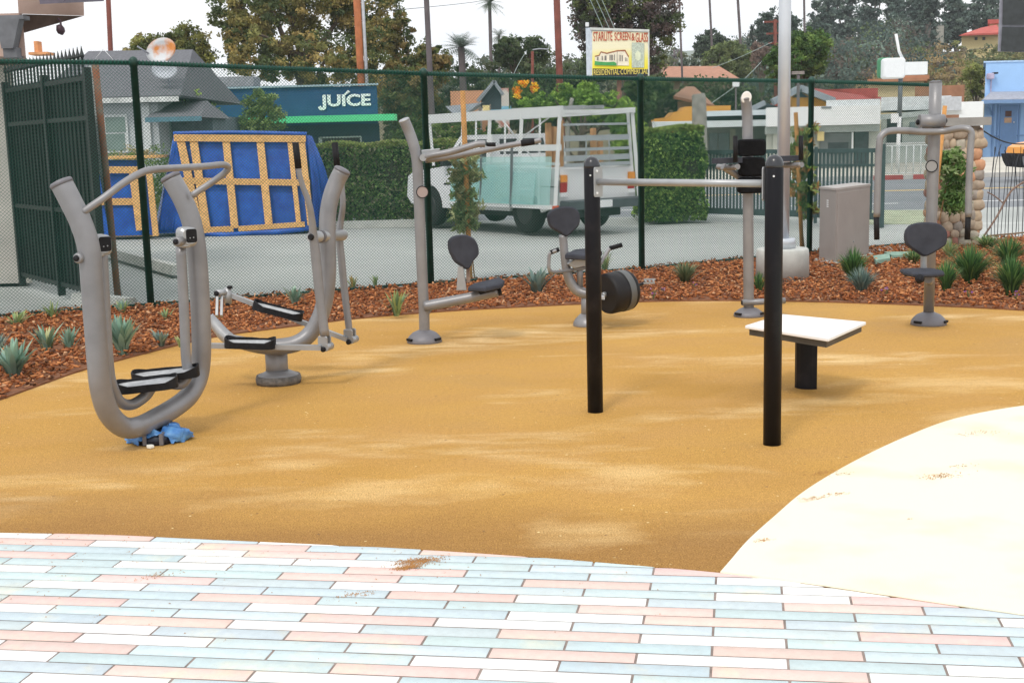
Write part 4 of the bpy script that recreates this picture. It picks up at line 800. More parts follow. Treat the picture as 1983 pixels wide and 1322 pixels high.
# tree stakes with young vines
def vine(label, x0, x1, y0, y1, n, cols, root, seed, size=.06, asp=.28, d=.2):
    a, Yb = V((x0+x1)/2, y0, root.y), V((x0+x1)/2, y1, root.y); bl = []
    for k in range(5):
        q = a.lerp(Yb, (k+.5)/5); bl.append((q, ((x1-x0)*.5*root.y/F*(1.1 if k % 2 else .85), d, (a-Yb).length/8)))
    return bl
for (bx, by, tx, ty, xs, ys, lab, labp, cols) in (
    ((903), 545, 896, 176, (872, 930), (300, 446), 'orange timber tree stake behind the fence at the press station', 'young leafy tree tied to the timber stake in front of the pickup', [(.17, .21, .09), (.11, .16, .06), (.27, .28, .14), (.22, .20, .09)]),
    ((1556), 498, 1541, 218, (1528, 1585), (240, 420), 'orange timber tree stake behind the lamp post', 'young vine climbing the timber stake beside the third fence post', [(.17, .22, .07), (.10, .16, .04), (.28, .30, .12), (.35, .20, .08)]),
    ((1806), 496, 1830, 205, (1816, 1874), (292, 408), 'orange timber tree stake leaning beside the pull-down pole', 'leafy shrub growing against the stone pillar', [(.08, .15, .04), (.05, .10, .03), (.14, .22, .07), (.20, .26, .12)])):
    p = G(bx, by); p.y += .25; p = gnd(bx, p.y); q = V(tx, ty, p.y)
    b = MB(); b.tube([p, q], .027 if bx != 903 else .030, 10); tag(b.build('tree_stake', mat('stake_wood', (.62, .30, .09), .75, 0, .15, 20), None), lab, 'stake', 'timber tree stakes')
    c = p+Vector((.05, .06, 0)); r_ = thing('young_tree', c, labp, 'young tree', 'young staked trees')
    b = MB(); b.tube([c, V(tx+4, (ty+by)/2, c.y), V(tx+3, ys[0]+10, c.y)], .008, 6); b.build('stem', mat('young_stem', (.30, .17, .07), .8), r_)
    leafcloud('foliage', vine('', xs[0], xs[1], ys[0], ys[1], 0, cols, c, 1), 2600 if bx != 1806 else 3200, .085, cols, r_, int(bx), clump=.45, shell=.1, per=18, asp=.3)
# wheel stops
for (xa, ya, xb, yb, lab) in ((212, 494, 345, 532, 'long concrete wheel stop in the parking lot behind the first fence post'), (150, 588, 255, 600, 'worn concrete wheel stop close behind the fence at the left')):
    A, B = G(xa, ya), G(xb, yb); D = (B-A).normalized(); S = Vector((-D.y, D.x, 0)); b = MB()
    b.hexa([A-S*.09, B-S*.09, B+S*.09, A+S*.09]+[x+Vector((0, 0, .12)) for x in (A-S*.055, B-S*.055, B+S*.055, A+S*.055)])
    tag(b.build('wheel_stop', CONC, None), lab, 'wheel stop', 'concrete wheel stops')
# river-stone pillar
R0 = G(1850, 480); t = thing('stone_pillar', R0, 'river stone gate pillar with flat grey cap', 'pillar'); sz = .60; hp = 1.60
part(t, 'core', mat('pillar_mortar', (.30, .26, .21), .95, 0, .2, 12), lambda b: b.box(R0+Vector((.02, .25, hp/2)), (sz-.09, sz-.09, hp)))
rg = random.Random(3); PALS = [(.46, .36, .25), (.50, .40, .29), (.40, .32, .24), (.56, .30, .17), (.38, .17, .13), (.33, .29, .25), (.48, .38, .28), (.44, .40, .32)]
groups = {}
def pebble(c, nrm, a, h, k):
    nrm = Vector(nrm); s = Vector((0, 0, 1)).cross(nrm); z = Vector((0, 0, 1)); vs = []; fs = []; n, m = 12, 5
    ph = rg.uniform(0, 6); sq = rg.uniform(.6, .95)
    for i in range(m):
        q = i/(m-1)*math.pi/2
        for j in range(n):
            an = 2*math.pi*j/n; rr = 1+.07*math.sin(an*3+ph)
            ca, sa = math.cos(an), math.sin(an); ca = math.copysign(abs(ca)**sq, ca); sa = math.copysign(abs(sa)**sq, sa)
            vs.append(c+s*ca*a*rr*math.cos(q)**.6+z*sa*h*rr*math.cos(q)**.6+nrm*(.055*math.sin(q)))
    for i in range(m-1):
        for j in range(n): jj = (j+1) % n; fs.append((i*n+j, i*n+jj, (i+1)*n+jj, (i+1)*n+j))
    groups.setdefault(k, MB()).add(vs, fs, True)
cc = R0+Vector((.02, .25, 0))
for nrm in ((0, -1, 0), (-1, 0, 0), (1, 0, 0)):
    N_ = Vector(nrm); S = Vector((0, 0, 1)).cross(N_); z = .07; row = 0
    while z < hp-.03:
        x = -sz/2+(.02 if row % 2 else .07); hh = rg.uniform(.06, .085)
        while x < sz/2-.02:
            a = rg.uniform(.045, .115); pebble(cc+N_*(sz/2-.05)+S*(min(x+a*.9, sz/2-.05))+Vector((0, 0, z+rg.uniform(-.02, .02))), nrm, a*1.02, hh*1.12, rg.randrange(8)); x += a*1.85
        z += hh*1.75; row += 1
st = None
for k, g_ in groups.items(): g_.build('stones', mat('stone_%d' % k, PALS[k], .8, 0, .2, 14, .2, 60), t)
part(t, 'cap', mat('cap_stone', (.33, .32, .30), .85, 0, .12, 6, .2, 60), lambda b: b.rbox(cc+Vector((-.02, 0, hp+.055)), (sz+.17, sz+.12, .105), .012))
# reed-like metal fence
A, B = G(1912, 468), G(2080, 452); t = thing('reed_fence', A, 'dark metal fence of wavy reed-like rods beside the stone pillar', 'fence')
RD = mat('dark_reed', (.03, .035, .045), .5, .3, .3, 10); rg = random.Random(12)
part(t, 'reeds', RD, lambda b: [b.tube([A.lerp(B, s), A.lerp(B, s+rg.uniform(-.015, .015))+Vector((0, 0, .5)), A.lerp(B, s+rg.uniform(-.035, .035))+Vector((0, 0, 1.0)), A.lerp(B, s+rg.uniform(-.05, .05))+Vector((0, 0, 1.40+rg.uniform(-.12, .12)-.15*math.sin(s*3.1)))], rg.uniform(.004, .0065), 5) for s in [k/26+rg.uniform(-.01, .01) for k in range(27)]])
part(t, 'top_bar', RD, lambda b: b.tube([V(1905, 254, A.y), V(1925, 266, A.y), V(1950, 276, A.y+.1), V(1983, 279, A.y+.3), V(2050, 272, A.y+.8)], .010, 6))
part(t, 'bottom_bar', mat('rust_bar', (.22, .15, .09), .8), lambda b: b.tube([A+Vector((0, 0, .08)), B+Vector((0, 0, .08))], .012, 6))
part(t, 'leaning_branch', mat('branch_brown', (.26, .18, .14), .8, 0, .2), lambda b: (b.tube(PP([(1902, 462, A.y-.05), (1930, 420, A.y), (1946, 390, A.y), (1960, 368, A.y), (1983, 352, A.y)]), .014, 7), b.tube(PP([(1912, 372, A.y), (1928, 381, A.y), (1943, 394, A.y)]), .009, 6)))
# ================================================================== iron fence, poles, stucco building at the left
A, B = G(44, 551), G(203, 594); D = (B-A); Ln = D.length; D.normalize(); HF = 2.49
t = thing('iron_gate', A, 'dark iron picket gate with spear tops and dense mesh backing', 'gate'); Nn = Vector((-D.y, D.x, 0))
def pk(b):
    s = .06
    while s < Ln:
        p = A+D*s; b.box(p+Vector((0, 0, HF/2+.04)), (.02, .02, HF-.1), math.atan2(D.y, D.x)); b.lathe([(.011, 0), (.026, .03), (.012, .075), (.001, .13)], p+Vector((0, 0, HF-.01)), n=6, smooth=False); s += .125
part(t, 'pickets', IRON, pk)
for z in (.13, .95, 1.9, HF-.2): part(t, 'rail', IRON, lambda b: b.beam(A+Vector((0, 0, z)), B+Vector((0, 0, z)), .035, .045))
for p in (A, A.lerp(B, .52), B): part(t, 'gate_post', IRON, lambda b: b.box(p+Vector((0, 0, HF/2-.05)), (.07, .07, HF-.1), math.atan2(D.y, D.x)))
part(t, 'drop_rod', IRON, lambda b: b.tube([A.lerp(B, .56)-Nn*.06+Vector((0, 0, .0)), A.lerp(B, .56)-Nn*.06+Vector((0, 0, 1.9))], .009, 6))
def slat(b):
    for k in range(int(Ln/.022)): b.box(A+D*(k*.022+.01)+Nn*.05+Vector((0, 0, 1.24)), (.019, .004, 2.2), math.atan2(D.y, D.x))
    for k in range(90): b.beam(A+Nn*.055+Vector((0, 0, .16+k*.024)), B+Nn*.055+Vector((0, 0, .16+k*.024)), .004, .0045)
part(t, 'screen_panel', IRON, slat)
b = MB(); P0 = G(228, 574); P0b = P0; b.tube([P0b, V(206, 340, P0.y), V(184, 122, P0.y)], .036, 12, curve=False); tag(b.build('rusty_pole', mat('rust', (.26, .10, .05), .85, 0, .35, 6, .4, 40, col2=(.20, .155, .12), thr=(.45, .62)), None), 'rusty brown steel pole with peeling paint beside the iron gate', 'pole')
b = MB(); P1 = gnd(212, P0.y+.03); b.tube([P1, V(196, 330, P1.y), V(175, 128, P1.y)], .022, 10, curve=False); tag(b.build('gate_hinge_pole', mat('pale_zinc', (.42, .47, .47), .6, .2, .2), None), 'slim pale grey pole just left of the rusty pole', 'pole')
STU = mat('pink_stucco', (.52, .37, .31), .9, 0, .1, 3, .4, 50); STG = mat('grey_stucco', (.46, .44, .40), .9, 0, .12, 3, .4, 50); PURP = mat('mauve_trim', (.15, .13, .17), .6, 0, .15)
Yw = 15.2; xw = G(42, 553).x
t = thing('stucco_building', Vector((xw-1, Yw, 0)), 'pink stucco building with overhanging beam at the left edge', 'building')
def wq(b, e, z): b.hexa([(xw-5, Yw-e, 0), (xw+e, Yw-e, 0), ((xw+e)*1.2, Yw+3, 0), (xw-5, Yw+3, 0), (xw-5, Yw-e, z), (xw+e, Yw-e, z), ((xw+e)*1.2, Yw+3, z), (xw-5, Yw+3, z)])
part(t, 'wall', STG, lambda b: wq(b, 0, 2.6)); part(t, 'plinth', STG, lambda b: wq(b, .02, .28))
part(t, 'upper_wall', STU, lambda b: pbox(b, -300, 47, 30, 113, Yw-.4, 2.6))
part(t, 'beam', STU, lambda b: (b.hexa([V(36, 27, Yw-.5), V(163, 31, Yw+.4), V(163, 31, Yw+2.2), V(36, 27, Yw+2.2), V(30, -60, Yw-.5), V(160, -60, Yw+.4), V(160, -60, Yw+2.2), V(30, -60, Yw+2.2)])))
part(t, 'beam_trim', PURP, lambda b: b.beam(V(100, 1, Yw-.7), V(178, -2, Yw+.2), .3, .07))
part(t, 'soffit', mat('dark_soffit', (.10, .065, .05), .9, 0, .3, 6), lambda b: b.hexa([V(44, 62, Yw-.3), V(47, 64, Yw+.1), V(47, 64, Yw+1.6), V(44, 62, Yw+1.2), V(44, 28, Yw-.35), V(162, 31.5, Yw+.3), V(162, 31.5, Yw+1.8), V(44, 28, Yw+1.6)]))
part(t, 'corbel', mat('grey_corbel', (.15, .155, .17), .7, 0, .2), lambda b: (pbox(b, -20, 45, 30, 38, Yw-.55, .2), b.slab([V(-4, 38, Yw-.5), V(42, 38, Yw-.5), V(30, 95, Yw-.5), V(8, 95, Yw-.5)], (0, 1, 0), .16), pbox(b, 6, 32, 92, 112, Yw-.55, .2)))
lm = part(t, 'hanging_lamp', mat('bronze_lamp', (.08, .045, .06), .5, .3), lambda b: (b.tube(PP([(112, 36, Yw), (117, 42, Yw), (118, 54, Yw)]), .012, 8), b.lathe([(.01, 0), (.045, .03), (.05, .07), (.03, .12)], V(121, 68, Yw), (-.3, 0, 1), 14)))
# ================================================================== blue-tarp crates
TARP = mat('blue_tarp', (.004, .05, .33), .4, 0, .4, 4, .7, 12, col2=(.012, .12, .55))
Yc = G(450, 452).y
def stud(b, x0, y0, x1, y1, wpx, Ya, Yb, dep=.045):
    a, c = V(x0, y0, Ya), V(x1, y1, Yb); b.beam(a, c, dep, wpx*Ya/F, up=(1 if abs(x1-x0) < abs(y1-y0) else 0, 0, 0 if abs(x1-x0) < abs(y1-y0) else 1))
t = thing('tarped_rack', G(490, 452), 'large timber rack wrapped in blue tarpaulin in the parking lot', 'rack'); y0, y1 = Yc+.35, Yc-.02
part(t, 'tarpaulin', TARP, lambda b: b.hexa([V(306, 452, Yc+.1), V(603, 444, Yc+.12), V(640, 425, Yc+1.3), V(300, 440, Yc+1.2), V(336, 262, Yc+.42), V(592, 262, Yc+.42), V(600, 262, Yc+1.0), V(345, 262, Yc+1.0)]))
def fold(b):
    rg = random.Random(5)
    for k in range(16):
        x = 606+k*2.0+rg.uniform(-1, 1); b.tube([V(594+k*.5, 264, Yc+.5+k*.03), V(x-2, 350, Yc+.3+k*.04), V(x+rg.uniform(-2, 4), 440, Yc+.2+k*.06)], rg.uniform(.01, .035), 5)
    for k in range(12):
        x = 308+k*3.0; b.tube([V(338+k*.4, 268, Yc+.4), V(x+10, 370, Yc+.3), V(x, 448, Yc+.1)], rg.uniform(.01, .035), 5)
    b.tube(PP([(396, 452, Yc+.02), (440, 455, Yc-.05), (480, 451, Yc), (540, 449, Yc-.05), (602, 441, Yc+.05)]), .05, 7); b.tube(PP([(336, 259, Yc+.4), (460, 257, Yc+.4), (594, 260, Yc+.4)]), .04, 7)
part(t, 'tarp_folds', TARP, fold)
part(t, 'top_rail', WOODC, lambda b: stud(b, 337, 267, 592, 269, 13, y0-.05, y0-.05))
part(t, 'middle_rail', WOODC, lambda b: stud(b, 350, 350, 600, 354, 12, y0-.19, y0-.19))
part(t, 'bottom_rail', WOODC, lambda b: (stud(b, 385, 446, 452, 443, 11, y1, y1), stud(b, 462, 443, 590, 434, 10, y1, y1)))
for x0, x1, wd in ((350, 386, 15), (375, 400, 15), (438, 455, 14), (504, 521, 14), (561, 579, 9), (584, 602, 12)):
    part(t, 'stud', WOODC, lambda b: stud(b, x0, 272, x1, 442 if x0 < 500 else 436, wd, y0-.02, y1+.02))
Yk = G(300, 459).y; t = thing('tarped_crate', G(250, 461), 'smaller timber crate with blue tarpaulin panels seen left of the large rack', 'crate'); y0, y1 = Yk+.2, Yk
part(t, 'tarpaulin', TARP, lambda b: b.hexa([V(70, 460, Yk+.1), V(300, 455, Yk+.1), V(304, 440, Yk+1), V(80, 450, Yk+1), V(60, 310, Yk+.3), V(270, 310, Yk+.3), V(278, 310, Yk+1), V(70, 310, Yk+1)]))
part(t, 'top_board', WOODC, lambda b: pbox(b, 62, 302, 304, 309, Yk+.1, 1.0))
for a in ((60, 329, 272, 329, 13), (120, 392, 278, 390, 13), (90, 452, 305, 449, 16)): part(t, 'rail', WOODC, lambda b: stud(b, a[0], a[1], a[2], a[3], a[4], y0-.05, y0-.05))
for a in ((258, 336, 272, 446, 15), (289, 335, 302, 457, 11), (150, 335, 165, 450, 13), (70, 335, 90, 450, 13)): part(t, 'stud', WOODC, lambda b: stud(b, a[0], a[1], a[2], a[3], a[4], y0-.04, y1-.0))
# ================================================================== hedges, sliding gate
HC = [(.15, .25, .055), (.09, .17, .04), (.26, .37, .09), (.055, .10, .028)]
def hedge(label, base, dx, dy, h, n, size, cols, seed, top=None):
    t = thing('hedge', base, label, 'hedge', 'clipped hedges round the parking lot'); rg = np.random.default_rng(seed)
    part(t, 'branches', mat('hedge_twigs', (.035, .03, .018), .95, 0, .4, 12), lambda b: b.box(base+Vector((0, dy/2, h/2)), (dx-.24, dy-.24, h-.2)))
    f = rg.integers(0, 100, n); p = np.column_stack([rg.uniform(-dx/2, dx/2, n), rg.uniform(0, dy, n), rg.uniform(0.02, h, n)])
    q = rg.normal(size=n)*.035; s1 = f < 55; p[s1, 1] = .0+np.abs(q[s1])*2; s2 = (f >= 55) & (f < 75); p[s2, 2] = h-np.abs(q[s2])*1.2; s3 = (f >= 75) & (f < 86); p[s3, 0] = -dx/2+np.abs(q[s3]); s4 = f >= 86; p[s4, 0] = dx/2-np.abs(q[s4])
    p[:, 0] += .05*np.sin(p[:, 2]*7+p[:, 1]*3); p[:, 1] += .06*np.sin(p[:, 0]*5)+.05*np.sin(p[:, 2]*6+2); p[:, 2] += .03*np.sin(p[:, 0]*6)*(p[:, 2]/h)
    p += np.array(base); a = rg.normal(size=(n, 3)); a /= np.linalg.norm(a, axis=1)[:, None]; b = np.cross(a, rg.normal(size=(n, 3))); b /= np.linalg.norm(b, axis=1)[:, None]
    s = (size*rg.uniform(.6, 1.4, n))[:, None]; v = np.stack([p-a*s*.5, p-b*s*.3, p+a*s*.5, p+b*s*.3], 1).reshape(-1, 3)
    cl = np.array(cols); ti = cl[rg.integers(0, len(cl), n)]*rg.uniform(.5, 1.9, (n, 1))
    tp = (p[:, 2]-base.z > h-.09); ti[tp] = ti[tp]*.5+np.array([.26, .30, .08])*.7*rg.uniform(.5, 1.2, (tp.sum(), 1))   # fresh yellow growth on the clipped top
    npmesh('foliage', v, np.arange(4*n).reshape(n, 4), LEAF, t, np.clip(np.repeat(ti, 4, 0), 0, 1))
b0 = G(1306, 430); hedge('square clipped hedge right of the pickup', b0, 1.16, 2.4, 1.72, 13000, .07, HC, 1)
b0 = G(735, 432); hedge('long low hedge between the tarped rack and the pickup', Vector((b0.x, b0.y, 0)), 3.3, 1.6, 1.58, 20000, .075, [(.11, .19, .055), (.08, .14, .045), (.18, .26, .08), (.21, .20, .12)], 2)
b = MB(); q = G(735, 437); b.box((q.x, q.y, .03), (3.5, .16, .14)); tag(b.build('low_kerb', CONC, None), kind='structure')
A, B = G(1362, 424), G(1700, 438); t = thing('sliding_gate', A, 'dark green-grey metal picket sliding gate behind the lamp post', 'gate'); D = B-A; Ln = D.length; D.normalize()
GT = mat('gate_paint', (.055, .085, .09), .5, .1, .2)
part(t, 'pickets', GT, lambda b: [b.box(A+D*s+Vector((0, 0, .68)), (.032, .02, 1.12), math.atan2(D.y, D.x)) for s in np.arange(.02, Ln, .078)])
for z, h in ((.16, .11), (1.0, .04), (1.24, .07)): part(t, 'rail', GT, lambda b: b.beam(A+Vector((0, 0, z)), B+Vector((0, 0, z)), .05, h))
part(t, 'gate_post', GT, lambda b: b.box(B+Vector((.03, 0, .66)), (.11, .11, 1.36)))
part(t, 'gate_post', GT, lambda b: b.box(A+D*(Ln*.665)+Vector((0, -.06, .66)), (.05, .05, 1.3)))
# ================================================================== pickup with glass rack
O_ = G(1016, 452); hu = Vector((-.6, .8, 0)); hv = Vector((.8, .6, 0)); hw = Vector((0, 0, 1))
def T(u, v, w_): return O_+hu*u+hv*v+hw*w_
t = thing('pickup_truck', O_, 'white pickup truck carrying a white glazier rack loaded with glass', 'pickup truck')
CAR = mat('white_car_paint', (.74, .75, .76), .25, 0, .03); CHR = mat('rack_white', (.70, .72, .72), .45, .1, .05); DK = mat('dark_underbody', (.02, .022, .024), .8, 0, .3)
def arc(cx, cz, r, n=10): return [(cx+r*math.cos(a), cz+r*math.sin(a)) for a in [math.pi-math.pi*k/n for k in range(n+1)]][::-1]
side = [(-.92, .50), (-.95, .95), (-.93, 1.08), (.95, 1.10), (1.0, 1.12), (2.35, 1.12), (2.7, 1.08), (3.4, 1.02), (3.62, .93), (3.68, .55), (3.55, .42)]+arc(2.9, .36, .42)+arc(0, .36, .42)
def wheelw(b, u, v, s): pass
def body(b):
    for v0, v1 in ((.02, .10), (1.55, 1.63)):
        b.slab([T(u, (v0+v1)/2, z) for u, z in side], hv, v1-v0, 0)
    b.hexa([T(-.92, .1, .5), T(-.92, 1.55, .5), T(-.86, 1.55, .5), T(-.86, .1, .5), T(-.94, .1, 1.06), T(-.94, 1.55, 1.06), T(-.88, 1.55, 1.06), T(-.88, .1, 1.06)])   # tailgate sheet
    b.hexa([T(2.3, .1, .6), T(2.3, 1.55, .6), T(3.6, 1.55, .6), T(3.6, .1, .6), T(2.3, .1, 1.11), T(2.3, 1.55, 1.11), T(3.5, 1.55, 1.0), T(3.5, .1, 1.0)])
    b.hexa([T(-.86, .1, .55), T(-.86, 1.55, .55), T(1.1, 1.55, .55), T(1.1, .1, .55), T(-.86, .1, .6), T(-.86, 1.55, .6), T(1.1, 1.55, .6), T(1.1, .1, .6)])
    b.hexa([T(1.0, .1, .4), T(1.0, 1.55, .4), T(2.3, 1.55, .4), T(2.3, .1, .4), T(1.0, .1, 1.12), T(1.0, 1.55, 1.12), T(2.4, 1.55, 1.12), T(2.4, .1, 1.12)])
part(t, 'body', CAR, body)
cabp = [(1.02, 1.12), (1.12, 1.62), (1.3, 1.68), (2.0, 1.68), (2.15, 1.64), (2.62, 1.12)]
part(t, 'cab', CAR, lambda b: b.hexa([T(1.0, .1, 1.12), T(1.0, 1.55, 1.12), T(2.6, 1.55, 1.12), T(2.6, .1, 1.12), T(1.12, .2, 1.66), T(1.12, 1.45, 1.66), T(2.08, 1.45, 1.66), T(2.08, .2, 1.66)]))
part(t, 'window', GLASSD, lambda b: b.hexa([T(1.015, .28, 1.17), T(1.015, 1.37, 1.17), T(1.2, 1.37, 1.17), T(1.2, .28, 1.17), T(1.095, .34, 1.58), T(1.095, 1.31, 1.58), T(1.3, 1.31, 1.58), T(1.3, .34, 1.58)]))
part(t, 'window', GLASSD, lambda b: b.hexa([T(1.2, .10, 1.17), T(1.2, .2, 1.17), T(2.42, .2, 1.17), T(2.42, .10, 1.17), T(1.27, .175, 1.58), T(1.27, .3, 1.58), T(2.0, .3, 1.58), T(2.0, .175, 1.58)]))
part(t, 'underbody', DK, lambda b: b.hexa([T(-.8, .2, .26), T(-.8, 1.45, .26), T(3.4, 1.45, .26), T(3.4, .2, .26), T(-.8, .2, .5), T(-.8, 1.45, .5), T(3.4, 1.45, .5), T(3.4, .2, .5)]))
TY = mat('tyre_rubber', (.012, .013, .014), .85, 0, .3, 20)
for u, v in ((0, .11), (0, 1.54), (2.9, .11), (2.9, 1.54)):
    wh = part(t, 'wheel', TY, lambda b: b.lathe([(.22, -.10), (.32, -.11), (.36, -.08), (.37, 0), (.36, .08), (.32, .11), (.22, .10)], T(u, v, .37), hv, 28))
    part(wh, 'rim', mat('rim_grey', (.045, .045, .045), .5, .3), lambda b: b.lathe([(.20, -.115), (.215, -.10), (.215, .10), (.20, .115)], T(u, v, .37), hv, 20))
bp_ = part(t, 'rear_bumper', mat('dark_bumper', (.07, .085, .095), .5, .2), lambda b: (b.hexa([T(-.98, -.02, .40), T(-.98, 1.67, .40), T(-1.12, 1.60, .42), T(-1.12, .05, .42), T(-.98, -.02, .57), T(-.98, 1.67, .57), T(-1.12, 1.60, .55), T(-1.12, .05, .55)])))
part(t, 'licence_plate', WHITE, lambda b: b.hexa([T(-1.13, .68, .43), T(-1.13, .98, .43), T(-1.12, .98, .43), T(-1.12, .68, .43), T(-1.13, .68, .55), T(-1.13, .98, .55), T(-1.12, .98, .55), T(-1.12, .68, .55)]))
for v in (.02, 1.50):
    tl = part(t, 'tail_light', mat('red_lens', (.42, .02, .02), .25), lambda b: b.hexa([T(-.955, v, .70), T(-.955, v+.13, .70), T(-.9, v+.13, .70), T(-.9, v, .70), T(-.975, v, .86), T(-.975, v+.13, .86), T(-.9, v+.13, .86), T(-.9, v, .86)]))
    part(tl, 'indicator_lens', mat('amber_lens', (.75, .28, .03), .3), lambda b: b.hexa([T(-.978, v, .865), T(-.978, v+.13, .865), T(-.9, v+.13, .865), T(-.9, v, .865), T(-.978, v, .98), T(-.978, v+.13, .98), T(-.9, v+.13, .98), T(-.9, v, .98)]))
    part(tl, 'reverse_lens', WHITE, lambda b: b.hexa([T(-.965, v, .63), T(-.965, v+.13, .63), T(-.9, v+.13, .63), T(-.9, v, .63), T(-.965, v, .695), T(-.965, v+.13, .695), T(-.9, v+.13, .695), T(-.9, v, .695)]))
# rack
def rk(b, a, c, w1=.05, w2=.05, up=(0, 0, 1)): b.beam(T(*a), T(*c), w1, w2, up)
HR = 2.0
def rack(b):
    for u in (-.95, .05, .95, 1.75): rk(b, (u, -.10, .45), (u, .04, HR), .06, .06, (1, 0, 0))
    for u in (-.95, .95): rk(b, (u, 1.75, .45), (u, 1.60, HR), .06, .06, (1, 0, 0))
    rk(b, (-1.0, .04, HR), (2.9, .04, HR-.03), .06, .16); rk(b, (-1.0, 1.60, HR), (2.9, 1.60, HR-.03), .06, .09)
    for u in (-.98, .05, .95, 1.75, 2.85): rk(b, (u, .04, HR-.01), (u, 1.60, HR-.01), .05, .05)
    for z in (.66, .92, 1.16): rk(b, (-.95, .01, z), (1.95, .01, z), .03, .05)
    for u in (-.45, .5, 1.35): rk(b, (u, -.04, .5), (u, .03, HR), .03, .035, (1, 0, 0))
    rk(b, (-.45, .2, HR-.1), (.5, .2, 1.5), .02, .02); rk(b, (.05, .3, 1.2), (.95, .3, HR-.1), .02, .02); rk(b, (-.9, 1.68, .45), (-.9, 1.55, HR), .04, .05, (1, 0, 0))
    for z in (1.42,): rk(b, (-1.0, .0, z), (2.0, .0, z), .04, .10)
    rk(b, (-1.0, -.12, .47), (2.1, -.12, .47), .12, .06); rk(b, (2.85, .1, 1.12), (2.85, .04, HR-.03), .05, .05, (1, 0, 0))
part(t, 'rack_frame', CHR, rack)
def shelf(b):
    for z, h in ((1.78, .035), (1.56, .09), (1.38, .05), (1.24, .09), (1.13, .06)): rk(b, (-.97, .10, z), (-.97, 1.5, z), .05, h)
    for v in (.55, 1.05): rk(b, (-.985, v, 1.08), (-.985, v, 1.62), .02, .03, (0, 1, 0))
part(t, 'rack_shelves', mat('rack_grey', (.36, .39, .41), .45, .2, .1), shelf)
for v, z in ((.15, 1.82), (.27, 1.76), (.41, 1.86), (1.27, 1.5), (1.12, 1.72)):
    part(t, 'timber_length', mat('cargo_timber', (.50, .27, .12), .8, 0, .3, 8), lambda b: b.hexa([T(-.5, v, 1.1), T(-.5, v+.07, 1.1), T(-.42, v+.07, 1.1), T(-.42, v, 1.1), T(-.5, v, z), T(-.5, v+.07, z), T(-.42, v+.07, z), T(-.42, v, z)]))
part(t, 'body_trim', DK, lambda b: (b.hexa([T(-.9, .01, .78), T(-.9, .03, .78), T(-.45, .03, .78), T(-.45, .01, .78), T(-.9, .01, .80), T(-.9, .03, .80), T(-.45, .03, .80), T(-.45, .01, .80)]), b.hexa([T(.45, .01, .78), T(.45, .03, .78), T(2.4, .03, .78), T(2.4, .01, .78), T(.45, .01, .81), T(.45, .03, .81), T(2.4, .03, .81), T(2.4, .01, .81)]), b.hexa([T(1.02, .012, .5), T(1.02, .03, .5), T(1.035, .03, .5), T(1.035, .012, .5), T(1.02, .012, 1.1), T(1.02, .03, 1.1), T(1.035, .03, 1.1), T(1.035, .012, 1.1)])))
part(t, 'door_handle', DK, lambda b: b.hexa([T(1.15, .0, .93), T(1.15, .03, .93), T(1.3, .03, .93), T(1.3, .0, .93), T(1.15, .0, .97), T(1.15, .03, .97), T(1.3, .03, .97), T(1.3, .0, .97)]))
part(t, 'side_mirror', DK, lambda b: b.hexa([T(2.2, -.12, 1.12), T(2.2, .08, 1.12), T(2.3, .08, 1.12), T(2.3, -.12, 1.12), T(2.2, -.12, 1.28), T(2.2, .08, 1.28), T(2.3, .08, 1.28), T(2.3, -.12, 1.28)]))
part(t, 'tailgate_handle', DK, lambda b: b.hexa([T(-.955, .75, .93), T(-.955, .92, .93), T(-.93, .92, .93), T(-.93, .75, .93), T(-.955, .75, .98), T(-.955, .92, .98), T(-.93, .92, .98), T(-.93, .75, .98)]))
part(t, 'roof_ladder', LSTEEL, lambda b: (rk(b, (-.9, .6, HR+.06), (1.2, .75, HR+.08), .05, .06), rk(b, (-.9, 1.0, HR+.06), (1.2, 1.15, HR+.08), .05, .06), [rk(b, (u, .62+u*.07+.06, HR+.07), (u, 1.03+u*.07+.06, HR+.07), .03, .03) for u in (-.7, -.3, .1, .5, .9)]))
part(t, 'strap', mat('strap_grey', (.12, .13, .14), .8), lambda b: (rk(b, (.12, -.19, .45), (.12, -.13, 1.5), .012, .045, (1, 0, 0)), rk(b, (1.0, -.19, .45), (1.0, -.13, 1.5), .012, .03, (1, 0, 0))))
gm = bpy.data.materials.new('sheet_glass'); gm.use_nodes = True; g_ = gm.node_tree.nodes['Principled BSDF']; g_.inputs['Base Color'].default_value = (.42, .74, .71, 1); g_.inputs['Roughness'].default_value = .08; g_.inputs['Alpha'].default_value = .38; g_.inputs['Specular IOR Level'].default_value = .8
for (u0, u1, z0, z1, vv) in ((-.88, 1.95, .50, 1.28, -.17), (-.5, 1.6, .50, 1.02, -.20), (.2, 2.0, .50, 1.15, -.145)):
    part(t, 'glass_sheet', gm, lambda b: b.hexa([T(u0, vv, z0), T(u0, vv+.012, z0), T(u1, vv+.012, z0), T(u1, vv, z0), T(u0, vv+.07, z1), T(u0, vv+.082, z1), T(u1, vv+.082, z1), T(u1, vv+.07, z1)]))
part(t, 'marker_light', mat('marker_red', (.6, .1, .04), .4), lambda b: b.hexa([T(-1.03, -.2, .42), T(-1.03, -.08, .42), T(-1.0, -.08, .42), T(-1.0, -.2, .42), T(-1.03, -.2, .5), T(-1.03, -.08, .5), T(-1.0, -.08, .5), T(-1.0, -.2, .5)]))
